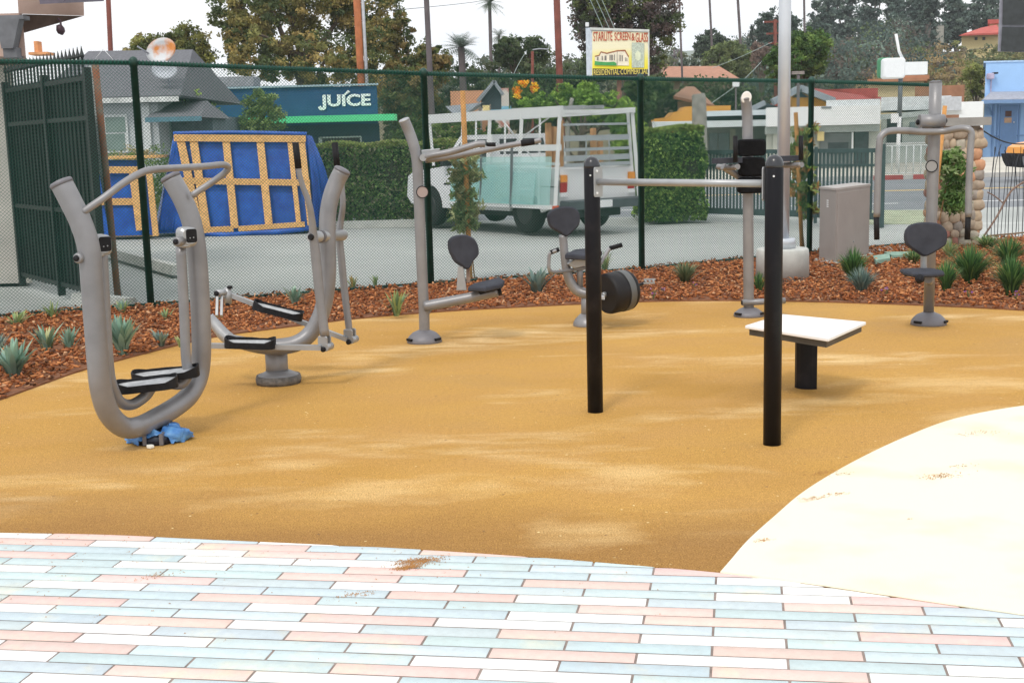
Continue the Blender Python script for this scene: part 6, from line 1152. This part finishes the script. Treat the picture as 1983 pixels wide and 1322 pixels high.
part(fc, 'house_windows', mat('picture_grey', (.22, .20, .18), .7), lambda b: [poly2(b, [(a, c), (a+d, c), (a+d, e), (a, e)], -.055) for a, c, d, e in ((400, 780, 28, 850), (500, 760, 20, 850), (560, 750, 40, 850), (665, 735, 22, 850), (760, 725, 16, 850), (700, 735, 35, 850), (880, 740, 22, 870), (925, 745, 22, 870), (1000, 790, 14, 870), (1030, 800, 14, 870), (826, 660, 6, 965))])
part(fc, 'lawn_picture', mat('picture_green', (.07, .36, .10), .7), lambda b: poly2(b, [(345, 952), (352, 865), (450, 880), (620, 890), (760, 880), (810, 910), (815, 965)], -.06))
pn = part(fc, 'etched_panel', mat('panel_grey_green', (.50, .56, .46), .7, 0, .25, 25), lambda b: poly2(b, [(1140, 1005), (1140, 470), (1405, 480), (1405, 1005)], -.045)); part(pn, 'panel_hexagon', mat('panel_pale', (.72, .76, .55), .7), lambda b: poly2(b, [(1215, 820), (1215, 700), (1270, 645), (1330, 700), (1330, 820), (1275, 865)], -.056))
part(t, 'pole', mat('pole_brown', (.22, .10, .07), .7, 0, .3), lambda b: b.tube([V(1199, 150, Yt+.3), gnd(1201, Yt+.3)], .09, 12))
part(t, 'finial', WHITE, lambda b: b.rbox(V(1137, 48, Yt+.15), (.12, .12, .14), .02))
# peach and tan houses
t = bt('terracotta_house', 'house with orange roof seen left of the first timber stake', 900, 47, 'house')
part(t, 'wall', mat('peach_wall', (.62, .32, .18), .85, 0, .1), lambda b: pb0(b, 872, 944, 176, 50, 5)); part(t, 'porch_roof', mat('slate_grey_roof', (.25, .28, .31), .85, 0, .15, 4), lambda b: b.hexa([V(888, 232, 45.5), V(930, 200, 45.5), V(955, 200, 49.5), V(866, 212, 49.5), V(889, 229, 45.5), V(934, 198, 45.5), V(957, 196, 49.5), V(862, 206, 49.5)]))
part(t, 'gable_roof', mat('slate_grey_roof', (.25, .25, .3)), lambda b: (b.beam(V(925, 197, 46), V(957, 158, 46), .6, .12), b.beam(V(957, 158, 46), V(974, 184, 46), .6, .12))); part(t, 'gable', mat('gable_dark', (.05, .07, .09)), lambda b: b.slab([V(x, y, 46.4) for x, y in ((932, 212), (932, 196), (957, 163), (971, 186), (971, 212))], (0, 1, 0), .6))
part(t, 'side_porch', mat('pale_white', (.6, .6, .6)), lambda b: b.beam(V(893, 235, 45), V(938, 214, 45), .3, .18))
t = bt('mural_wall', 'pale pink and white patterned wall between the gable and orange trumpet flowers', 968, 50, 'wall'); part(t, 'wall_face', mat('mural_mix', (.60, .58, .54), .8, 0, .1, 2.2, 0, 10, col2=(.50, .22, .18), thr=(.5, .6)), lambda b: pb0(b, 958, 985, 171, 50.5, .3)); part(t, 'blue_banner', mat('banner_blue', (.20, .46, .62), .7, 0, .3, 3), lambda b: pbox(b, 950, 990, 206, 226, 49, .1))
b = MB(); pbox(b, 935, 948, 204, 227, 40, .08); tag(b.build('yellow_notice_board', mat('yellow_board', (.80, .66, .30), .7, 0, .25, 8), None), 'small yellow board above the left end of the glass rack', 'notice')
b = MB(); pbox(b, 928, 934, 208, 300, 40.1, .12); pbox(b, 948, 951, 202, 230, 40.1, .1); tag(b.build('board_post', mat('old_wood', (.22, .19, .17), .9, 0, .3), None), 'grey wooden post beside the yellow board', 'post')
t = bt('tan_roof_house', 'house with broad tan roof beyond the trees above the fence rail', 1350, 85, 'house')
part(t, 'roof', mat('tan_tile', (.40, .20, .13), .9, 0, .15, 3, .2, 20), lambda b: b.hexa([V(1276, 157, 85), V(1438, 157, 85), V(1430, 157, 95), V(1282, 157, 95), V(1280, 152, 85), V(1432, 152, 85), V(1392, 128, 91), V(1290, 129, 91)])); part(t, 'wall', mat('tan_wall', (.42, .32, .24), .9), lambda b: pb0(b, 1288, 1426, 156, 86, 8)); part(t, 'chimney', mat('tan_wall', (.4, .3, .2)), lambda b: pbox(b, 1283, 1293, 124, 140, 90, 1))
t = bt('brown_roof_house', 'small tan-roofed house seen through the mesh left of the canopy shop', 1325, 66, 'house')
part(t, 'roof', mat('brown_tile', (.36, .20, .13), .9, 0, .15, 3), lambda b: b.hexa([V(1304, 192, 66), V(1384, 208, 66), V(1384, 208, 72), V(1304, 192, 72), V(1304, 186, 66), V(1384, 204, 66), V(1345, 168, 69), V(1328, 168, 69)])); part(t, 'wall', mat('tan_wall', (.4, .3, .2)), lambda b: pb0(b, 1312, 1376, 196, 67, 4))
t = bt('cream_house', 'cream house with orange roof edge behind the pole sign', 1730, 90, 'house'); part(t, 'wall', mat('cream_yellow', (.66, .55, .33), .85, 0, .08), lambda b: pb0(b, 1684, 1790, 158, 90, 5)); part(t, 'roof', mat('orange_brick', (.42, .20, .11), .85, 0, .15, 2), lambda b: (pbox(b, 1680, 1796, 152, 158, 89.5, 6), pbox(b, 1748, 1800, 146, 154, 91, 3)))
b = MB(); pb0(b, 1772, 1868, 166, 78, 5); tag(b.build('brick_building', mat('orange_brick', (.4, .2, .1)), None), 'plain orange-brown building behind the top of the pull-down pole', 'building')
Yy = 157.0; t = bt('hillside_villa', 'yellow villa with red tile roof up on the hill at the right', 1900, Yy, 'house')
part(t, 'wall', mat('villa_yellow', (.60, .50, .26), .85, 0, .1), lambda b: (b.hexa([V(1862, 135, Yy), V(1933, 135, Yy), V(1933, 135, Yy+8), V(1862, 135, Yy+8), V(1862, 69, Yy), V(1933, 66, Yy), V(1933, 66, Yy+8), V(1862, 69, Yy+8)])))
part(t, 'roof', mat('villa_red', (.48, .10, .08), .85, 0, .15, 1), lambda b: (b.hexa([V(1856, 70, Yy-1), V(1940, 67, Yy-1), V(1940, 67, Yy+9), V(1856, 70, Yy+9), V(1862, 67, Yy-1), V(1940, 63, Yy-1), V(1930, 48, Yy+4), V(1900, 54, Yy+4)]), pbox(b, 1913, 1940, 38, 46, Yy+5, 4))); part(t, 'tower', mat('villa_yellow', (.6, .5, .3)), lambda b: pbox(b, 1916, 1938, 46, 56, Yy+5.5, 3))
for x in (1888, 1903): part(t, 'window', DKO, lambda b: pbox(b, x, x+5, 72, 78, Yy-.1, .2))
b = MB(); pbox(b, 1812, 1827, 50, 120, 168, 1.4); tag(b.build('hilltop_tower', mat('tower_beige', (.36, .36, .32), .9), None), 'small square beige tower on the tree line of the hill', 'tower')
# ================================================================== poles, palms, wires
def pole(label, x0, y0, x1, y1, Y, r, m, name='utility_pole', cat='utility pole', group='poles along the streets', ground=True):
    b = MB(); top = V(x0, y0, Y); bot = V(x1, y1, Y)
    if ground: k = bot.z/(top.z-bot.z); bot = bot-(top-bot)*k
    b.tube([bot, top], [r*1.08, r], 10); o = b.build(name, m, None); tag(o, label, cat, group); return o
PB = mat('pole_reddish', (.17, .05, .035), .85, 0, .25, 3); PO = mat('pole_orange_brown', (.38, .125, .045), .85, 0, .25, 3, .3, 30); PG = mat('trunk_grey', (.13, .11, .115), .9, 0, .25, 2)
Yq = 54.0; t = thing('utility_pole', gnd(702, Yq), 'thick orange-brown timber utility pole with grey conduit behind the navy shop', 'utility pole', 'poles along the streets')
tp = V(688, -60, Yq); bo = V(700, 168, Yq); gb = bo-(tp-bo)*(bo.z/(tp.z-bo.z))
part(t, 'pole', PO, lambda b: b.tube([gb, tp], .155, 12)); part(t, 'conduit', mat('conduit_grey', (.42, .44, .47), .6, .2), lambda b: b.tube([gb+Vector((.24, -.02, 0)), tp+Vector((.24, -.02, 0))], .07, 8))
pole('dark red-brown timber pole left of the glass shop sign', 1076, -60, 1084, 160, 48, .125, PB)
pole('dark brown pole rising behind the shingled house', 207, -60, 214, 94, 46, .085, PB)
pole('thin dark pole just right of the big purple-tinged tree', 1313, -60, 1320, 120, 85, .07, PG)
t = thing('utility_pole', gnd(1501, 95), 'distant reddish utility pole with crossarms left of the lamp post', 'utility pole', 'poles along the streets'); q = V(1501, 38, 95); part(t, 'pole', PB, lambda b: b.tube([gnd(1503, 95), q], .13, 8)); part(t, 'crossarm', PB, lambda b: (b.beam(V(1480, 43, 95), V(1522, 42, 95), .12, .14), b.beam(V(1484, 66, 95), V(1518, 64, 95), .12, .14), b.beam(V(1488, 84, 95), V(1514, 84, 95), .12, .12)))
t = thing('utility_pole', gnd(1308, 150), 'pair of far dark poles with small crossarms beside the tan roof', 'utility pole'); part(t, 'pole', PG, lambda b: (b.tube([gnd(1307, 150), V(1306, 96, 150)], .13, 6), b.tube([gnd(1313, 150), V(1312, 96, 150)], .13, 6))); part(t, 'crossarm', PG, lambda b: (b.beam(V(1300, 108, 149.8), V(1318, 107, 149.8), .12, .14)))
t = thing('street_sign_post', gnd(1546, 55), 'slim post with a flat crossbar board in front of the orange gable', 'sign post'); part(t, 'post', PG, lambda b: b.tube([gnd(1545, 55), V(1546, 144, 55)], .07, 8)); part(t, 'board', mat('old_wood', (.2, .2, .2)), lambda b: pbox(b, 1534, 1558, 138, 144, 54.9, .12))
t = thing('lamp_pole', gnd(1027, 46), 'short brown pole with curved lamp arm below the round tree', 'utility pole'); part(t, 'pole', PB, lambda b: b.tube([gnd(1031, 60), V(1031, 100, 60)], .07, 8)); part(t, 'lamp_arm', mat('dish_grey', (.3, .3, .3)), lambda b: b.tube(PP([(1031, 97, 60), (1045, 95, 60), (1062, 96, 60)]), .03, 6))
t = thing('flood_lamp', gnd(1368, 60), 'small white lamp on a thin pole in front of the canopy shop', 'lamp'); part(t, 'pole', PG, lambda b: b.tube([gnd(1425, 58), V(1425, 165, 58)], .04, 6)); part(t, 'lamp_head', WHITE, lambda b: b.rbox(V(1425, 163, 58), (.3, .2, .25), .05))
b = MB(); b.tube([gnd(1356, 44), V(1354, 210, 44), V(1352, 182, 44)], [.27, .25, .22], 12); tag(b.build('tree_stump', mat('pale_bark', (.30, .29, .26), .95, 0, .25, 5, .5, 25), None), 'pale grey cut tree trunk standing above the clipped hedge', 'tree stump')
b = MB(); b.tube([gnd(1100, 30), V(1100, 250, 30), V(1108, 190, 30)], .05, 6); tag(b.build('slim_trunk', mat('pale_bark', (.3, .3, .3)), None), 'slim pale bare trunk behind the pickup rack', 'tree trunk')
def palm(label, x, ytop, Y, r, crown=None, n=26, size=1.6, lean=0, seed=0, cols=None, fan=True):
    t = thing('palm_tree', gnd(x+lean, Y), label, 'palm tree', 'palm trees on the skyline'); tp = V(x, ytop, Y); g0 = gnd(x+lean, Y)
    part(t, 'trunk', PG, lambda b: b.tube([g0, g0.lerp(tp, .5), tp], [r*1.2, r, r*.9], 8))
    if not crown: return t
    rg = np.random.default_rng(seed); vs = []; ti = []; cols = np.array(cols or [(.12, .17, .12), (.09, .13, .09), (.17, .21, .14)])
    for i in range(n):
        a = rg.uniform(0, 2*math.pi); el = rg.uniform(-.5, 1.25); d = np.array([math.cos(a)*math.cos(el), math.sin(a)*math.cos(el), math.sin(el)]); L_ = size*rg.uniform(.8, 1.1); sd_ = np.cross(d, [0, 0, 1]); sd_ /= np.linalg.norm(sd_)+1e-6; c = cols[rg.integers(3)]
        for k in range(10):
            t0, t1 = k/10, (k+1)/10; P_ = lambda t: np.array(tp)+d*L_*t+np.array([0, 0, -L_*.38*t*t])
            p0, p1 = P_(t0), P_(t1)
            for sg in (-1, 1):
                lf = L_*.26*math.sin(math.pi*min(1, t0+.12))+.03; e = p1+sd_*sg*lf+d*lf*.5-np.array([0, 0, lf*.35]); vs += [p0, p0*.5+p1*.5, e, p0*.8+e*.2]; ti += [c*rg.uniform(.8, 1.2)]*4
    npmesh('fronds', np.array(vs), np.arange(len(vs)).reshape(-1, 4), LEAF, t, np.array(ti)); return t
palm('tall slender fan palm left of the dark red-brown pole', 948, 6, 90, .13, True, 40, 1.25, 8, 1)
palm('shorter date palm with feathery blue-green crown', 893, 92, 70, .2, True, 46, 1.55, 12, 2, [(.14, .20, .17), (.10, .15, .12), (.22, .28, .24)])
palm('small fan palm behind the round tree', 966, 70, 110, .12, True, 24, 1.2, 2, 3)
palm('tall bare palm trunk leaning, first of the pair above the grey-green trees', 1371, -60, 110, .10, lean=18)
palm('tall bare palm trunk, second of the pair above the grey-green trees', 1425, -60, 110, .12, lean=22)
palm('tall bare palm trunk right of the lamp post', 1556, -60, 120, .11, lean=6)
palm('tall grey palm trunk behind the second fence post', 823, -60, 38, .085, lean=18)
def wire(label, pts, r=.012, m=None):
    b = MB(); b.tube(PP(pts), r, 5, cap=False); tag(b.build('power_line', m or mat('wire_dark', (.10, .11, .12), .6), None), label, 'cable', 'overhead cables')
wire('overhead cable sagging left of the fan palm', [(740, 22, 54), (830, 14, 62), (920, 4, 72), (1010, -12, 82)], .014)
LW = mat('wire_pale', (.30, .38, .36), .6)
wire('leftmost pale guy wire above the glass shop sign', [(1138, -10, 46), (1168, 56, 46), (1250, 245, 46)], .012, LW); wire('middle pale guy wire above the glass shop sign', [(1150, -10, 46.2), (1180, 56, 46.2), (1262, 250, 46.2)], .012, LW); wire('rightmost pale guy wire above the glass shop sign', [(1161, -10, 46.4), (1190, 56, 46.4), (1272, 250, 46.4)], .012, LW)
wire('pale cable descending toward the canopy shop', [(1500, 92, 90), (1445, 150, 75), (1378, 200, 60)], .02, LW); wire('thin pale cable above the first descending one', [(1495, 82, 90), (1440, 108, 88), (1380, 132, 86)], .018, LW)
wire('thin cable slanting down from the curved lamp arm', [(1020, 98, 60), (1004, 125, 55), (992, 150, 50)], .012, LW); wire('dark cable crossing the brown hillside trees', [(1760, 106, 85), (1830, 102, 85), (1925, 92, 85)], .014)
# ================================================================== trees
GOLD = [(.22, .19, .065), (.16, .16, .055), (.27, .21, .075), (.10, .125, .045), (.065, .09, .035)]
tg = 'trees behind the shops'
tree('broadleaf_tree', 'very large golden-olive tree behind the navy shop', gnd(560, 58), [pblob(405, 545, -60, 90, 58), pblob(500, 680, -80, 80, 60), pblob(640, 775, -60, 90, 61), pblob(420, 560, 50, 170, 57), pblob(530, 690, 60, 170, 58), pblob(660, 800, 60, 190, 59)], 60000, .17, GOLD, .45, 11, tg, clump=.20, shell=.35, per=70)
tree('broadleaf_tree', 'smaller olive tree left of the very large one', gnd(330, 56), [pblob(244, 330, 62, 150, 56), pblob(300, 415, 48, 165, 57)], 14000, .16, [(.16, .16, .045), (.12, .13, .04), (.07, .09, .03), (.20, .17, .06)], .2, 12, tg, clump=.22, shell=.3)
tree('broadleaf_tree', 'rusty green tree between the navy shop and the date palm', gnd(830, 52), [pblob(745, 800, 20, 110, 55), pblob(780, 870, 80, 180, 52), pblob(740, 850, 130, 250, 50)], 18000, .15, [(.13, .12, .04), (.08, .10, .03), (.17, .13, .05), (.05, .075, .03)], .2, 13, tg, clump=.22, shell=.3)
tree('broadleaf_tree', 'big purple-tinged dark tree behind the glass shop sign', gnd(1230, 62), [pblob(1112, 1180, -60, 110, 62), pblob(1150, 1260, -80, 90, 63), pblob(1230, 1318, -60, 95, 62), pblob(1190, 1300, 60, 150, 61)], 30000, .17, [(.085, .065, .06), (.06, .06, .05), (.06, .085, .035), (.11, .08, .07), (.10, .12, .04)], .4, 14, tg, clump=.22, shell=.3, per=60)
tree('broadleaf_tree', 'round dense dark green tree left of the dark red-brown pole', gnd(1010, 80), [pblob(960, 1065, 70, 140, 80), pblob(958, 1000, 72, 130, 78)], 12000, .2, [(.055, .085, .035), (.04, .065, .03), (.08, .11, .045)], .2, 15, tg, clump=.2, shell=.4)
o = leafcloud('distant_shrubs', [pblob(735, 870, 150, 300, 70), pblob(860, 980, 112, 260, 72), pblob(960, 1110, 118, 260, 72), pblob(1080, 1180, 110, 260, 73), pblob(1170, 1320, 140, 280, 70), pblob(1290, 1480, 150, 280, 74)], 42000, .24, [(.05, .08, .03), (.035, .06, .028), (.08, .11, .05), (.06, .075, .035)], None, 16, clump=.2, shell=.3); tag(o, 'dark mass of distant shrubs filling the gaps behind the buildings', 'shrubs', kind='stuff')
tree('broadleaf_tree', 'bright green leafy tree behind the pickup', gnd(1110, 30), [pblob(1005, 1090, 180, 240, 30), pblob(1050, 1170, 160, 235, 31), pblob(1130, 1225, 178, 240, 30), pblob(1180, 1245, 200, 330, 29.5)], 16000, .085, [(.16, .26, .045), (.11, .19, .035), (.22, .32, .06), (.07, .13, .03)], .12, 17, tg, clump=.2, shell=.35)
tree('broadleaf_tree', 'dark leafy tree behind the hedge with a little light green top', gnd(880, 34), [pblob(838, 940, 225, 300, 34), pblob(760, 850, 225, 320, 36), pblob(930, 985, 240, 300, 34)], 11000, .1, [(.06, .10, .03), (.04, .07, .022), (.12, .17, .05)], .12, 18, tg, clump=.25, shell=.35)
tree('broadleaf_tree', 'dark green tree above the clipped hedge', gnd(1270, 40), [pblob(1205, 1265, 150, 250, 40), pblob(1225, 1300, 150, 200, 42)], 8000, .12, [(.05, .085, .03), (.035, .06, .025), (.075, .11, .04)], .15, 19, tg, clump=.22, shell=.35)
tree('broadleaf_tree', 'flowering shrub with orange trumpet blossoms beside the mural wall', gnd(1015, 34), [pblob(992, 1050, 152, 230, 34)], 2500, .1, [(.10, .16, .04), (.07, .12, .03)], .06, 20, tg, clump=.3, shell=.3)
for i, (x0, x1, y0, y1, lab) in enumerate(((996, 1006, 168, 194, 'tall narrow cluster of orange blossoms'), (1005, 1022, 155, 168, 'upper cluster of orange blossoms'), (1028, 1043, 160, 178, 'right round cluster of orange blossoms'))):
    o = leafcloud('blossom_cluster', [pblob(x0, x1, y0, y1, 33)], 260, .07, [(.85, .36, .02), (.9, .45, .04), (.75, .28, .02)], None, 30+i, clump=.6, shell=.2, per=20); tag(o, lab+' above the pickup rack', 'blossoms', 'orange blossoms')
tree('young_tree', 'leafy street tree in front of the navy shop', gnd(505, 38), [pblob(470, 545, 170, 235, 38), pblob(462, 555, 205, 268, 38)], 5000, .09, [(.13, .19, .06), (.09, .14, .05), (.19, .24, .09)], .07, 21, tg, clump=.3, shell=.15)
tree('young_tree', 'slender sapling left of the street tree before the navy shop', gnd(407, 37), [pblob(392, 424, 190, 262, 37)], 900, .08, [(.16, .22, .07), (.12, .17, .06)], .03, 22, tg, clump=.4, shell=.1)
tree('young_tree', 'light green branch of leaves over the porch roof', gnd(368, 35), [pblob(332, 388, 170, 198, 35), pblob(335, 372, 168, 188, 34)], 1100, .08, [(.25, .34, .09), (.18, .26, .07)], .03, 23, tg, clump=.4, shell=.1)
tree('leafy_shrub', 'shrub between the small crate and the large tarped rack', gnd(315, 25.5), [pblob(295, 335, 280, 450, 25.5)], 3500, .05, [(.06, .11, .03), (.10, .15, .04)], .03, 24, tg, 'shrub', clump=.3, shell=.2)
tree('leafy_shrub', 'low shrub behind the small tarped crate', gnd(240, 27), [pblob(205, 300, 284, 330, 27)], 2600, .05, [(.16, .20, .06), (.11, .15, .04), (.30, .24, .12)], .03, 25, tg, 'shrub', clump=.3, shell=.2)
tree('dense_tree', 'dense green round tree right behind the lamp post', gnd(1545, 62), [pblob(1500, 1612, 60, 150, 62), pblob(1476, 1560, 90, 160, 61), pblob(1530, 1605, 55, 110, 62)], 18000, .16, [(.06, .115, .03), (.04, .08, .025), (.11, .17, .045)], .3, 26, tg, clump=.2, shell=.35)
fg = 'far trees on the skyline'
tree('round_tree', 'grey-green round tree left of the far palm trunks', gnd(1378, 130), [pblob(1345, 1412, 60, 125, 130)], 9000, .3, [(.075, .105, .07), (.055, .08, .055)], .2, 40, fg, clump=.22, shell=.4)
tree('round_tree', 'yellow-green bushy tree right of the grey-green round tree', gnd(1410, 110), [pblob(1365, 1460, 82, 160, 110)], 10000, .26, [(.12, .16, .06), (.09, .12, .05), (.16, .19, .08)], .2, 41, fg, clump=.2, shell=.35)
tree('cypress_tree', 'very narrow dark cypress on the skyline', gnd(1456, 150), [(V(1456, 78, 150), (.28, .28, 1.7)), (V(1456, 62, 150), (.12, .12, .9))], 1800, .2, [(.04, .06, .045)], .1, 42, fg, clump=.5, shell=.2)
tree('pine_tree', 'tall blue-green pine behind the distant crossarm pole', gnd(1495, 140), [pblob(1463, 1500, 24, 110, 140), pblob(1480, 1545, 15, 90, 140), pblob(1500, 1550, 30, 100, 141)], 14000, .3, [(.06, .09, .07), (.045, .07, .055)], .25, 43, fg, clump=.2, shell=.3)
tree('bare_tree', 'pinkish bare-looking tree below the pine', gnd(1475, 105), [pblob(1448, 1495, 82, 130, 105)], 3000, .2, [(.20, .15, .12), (.16, .12, .10)], .1, 44, fg, clump=.25, shell=.2)
EU = [(.09, .13, .11), (.07, .105, .09), (.125, .165, .135), (.06, .085, .075)]  # greens paled and blued, distance haze painted into the leaf colours
eu = [(1560, 1620, 10, 130, 'broad eucalyptus right of the lamp post'), (1600, 1665, -40, 120, 'tall eucalyptus with pale trunk, leftmost of the hill row'), (1662, 1712, -40, 110, 'tall narrow eucalyptus with a visible pale stem'), (1712, 1756, -40, 60, 'thin eucalyptus rising above the white sign arm'), (1738, 1830, 8, 110, 'wide rounded eucalyptus right of the white sign arm'), (1822, 1870, 0, 75, 'pointed eucalyptus above the beige tower'), (1866, 1945, -30, 70, 'broad eucalyptus above the hillside villa'), (1770, 1825, -50, 30, 'wispy eucalyptus at the top edge')]
for i, (x0, x1, y0, y1, lab) in enumerate(eu):
    Y = 165+(i*7) % 23; xm = (x0+x1)/2; hh = (y1-y0)*1.15; W_ = (x1-x0)*1.1; rr = random.Random(i); bl = []
    for k in range(7):
        f = k/6; w2 = W_*(.22+.30*math.sin(math.pi*(f*.8+.12))); cx_ = xm+rr.uniform(-.14, .14)*W_; cy_ = y0+hh*f; bl.append(pblob(cx_-w2, cx_+w2, cy_-hh*.10, cy_+hh*.13, Y))
    g0 = gnd(xm, Y); g0.z = hz(g0.x, g0.y)
    tree('eucalyptus_tree', lab, g0, bl, 9500, .42, EU, .35, 50+i, 'eucalyptus trees on the hill', clump=.3, shell=.15, per=36, bark=mat('eucalyptus_bark', (.22, .19, .17), .9, 0, .2))
def slope_wood(name, label, x0, x1, Y0, Y1, nb, n, size, cols, seed, h0, h1):
    rr = random.Random(seed); bl = []
    for k in range(nb):
        Y = Y0+(Y1-Y0)*rr.random(); px = rr.uniform(x0, x1); g0 = gnd(px, Y); h = rr.uniform(h0, h1); w_ = h*rr.uniform(.5, .9)
        bl.append((Vector((g0.x, Y, hz(g0.x, Y)+h*.55)), (w_, w_, h*.6)))
    o = leafcloud(name, bl, n, size, cols, None, seed, clump=.35, shell=.2, per=40); tag(o, label, name.split('_')[-1], kind='stuff')
slope_wood('hillside_wood', 'dark hazy wood covering the hill slope under the eucalyptus row', 1440, 1760, 110, 235, 200, 62000, .36, EU+[(.10, .085, .07), (.08, .11, .05)], 60, 2.5, 5.4)
slope_wood('hillside_brush', 'brown and olive brush covering the hill below the villa', 1700, 1850, 92, 150, 100, 52000, .3, [(.25, .19, .095), (.20, .155, .075), (.29, .22, .12), (.18, .19, .075), (.14, .11, .07)], 61, 1.5, 3.0)
slope_wood('villa_shrubs', 'low olive shrubs on the slope just below the hillside villa', 1850, 2040, 120, 154, 60, 14000, .3, [(.18, .17, .08), (.13, .15, .065), (.10, .13, .07)], 65, 1.4, 2.4)
slope_wood('distant_wood', 'low far trees along the skyline between the houses', 300, 1480, 120, 200, 110, 34000, .5, [(.07, .09, .06), (.05, .075, .05), (.10, .11, .06)], 64, 2, 5)
tree('young_tree', 'light green tree beside the corner of the blue building', gnd(1890, 72), [pblob(1862, 1908, 120, 175, 72), pblob(1880, 1905, 150, 195, 72)], 3500, .14, [(.20, .22, .07), (.13, .15, .05)], .1, 62, fg, clump=.3, shell=.2)
# ------------------------------------------------------------------ the air
hb = MB(); hb.box((300, 412, 34.5), (1900, 985, 75)); ho = hb.build('haze', mat('haze_tmp', (1, 1, 1)), None); ho['kind'] = 'stuff'
hm = bpy.data.materials.new('haze_air'); hm.use_nodes = True; hn = hm.node_tree.nodes; hn.clear(); ou = hn.new('ShaderNodeOutputMaterial'); pvv = hn.new('ShaderNodeVolumePrincipled')
pvv.inputs['Color'].default_value = (.90, .95, 1, 1); pvv.inputs['Density'].default_value = .00042; hm.node_tree.links.new(pvv.outputs[0], ou.inputs['Volume']); ho.data.materials.clear(); ho.data.materials.append(hm)
for o in bpy.data.objects:
    if o.type == 'MESH' and not o.data.materials: print('nomat', o.name)
tops = [o for o in bpy.data.objects if o.parent is None and o.type in ('MESH', 'EMPTY')]
print('tops', len(tops), 'verts', sum(len(m.vertices) for m in bpy.data.meshes))
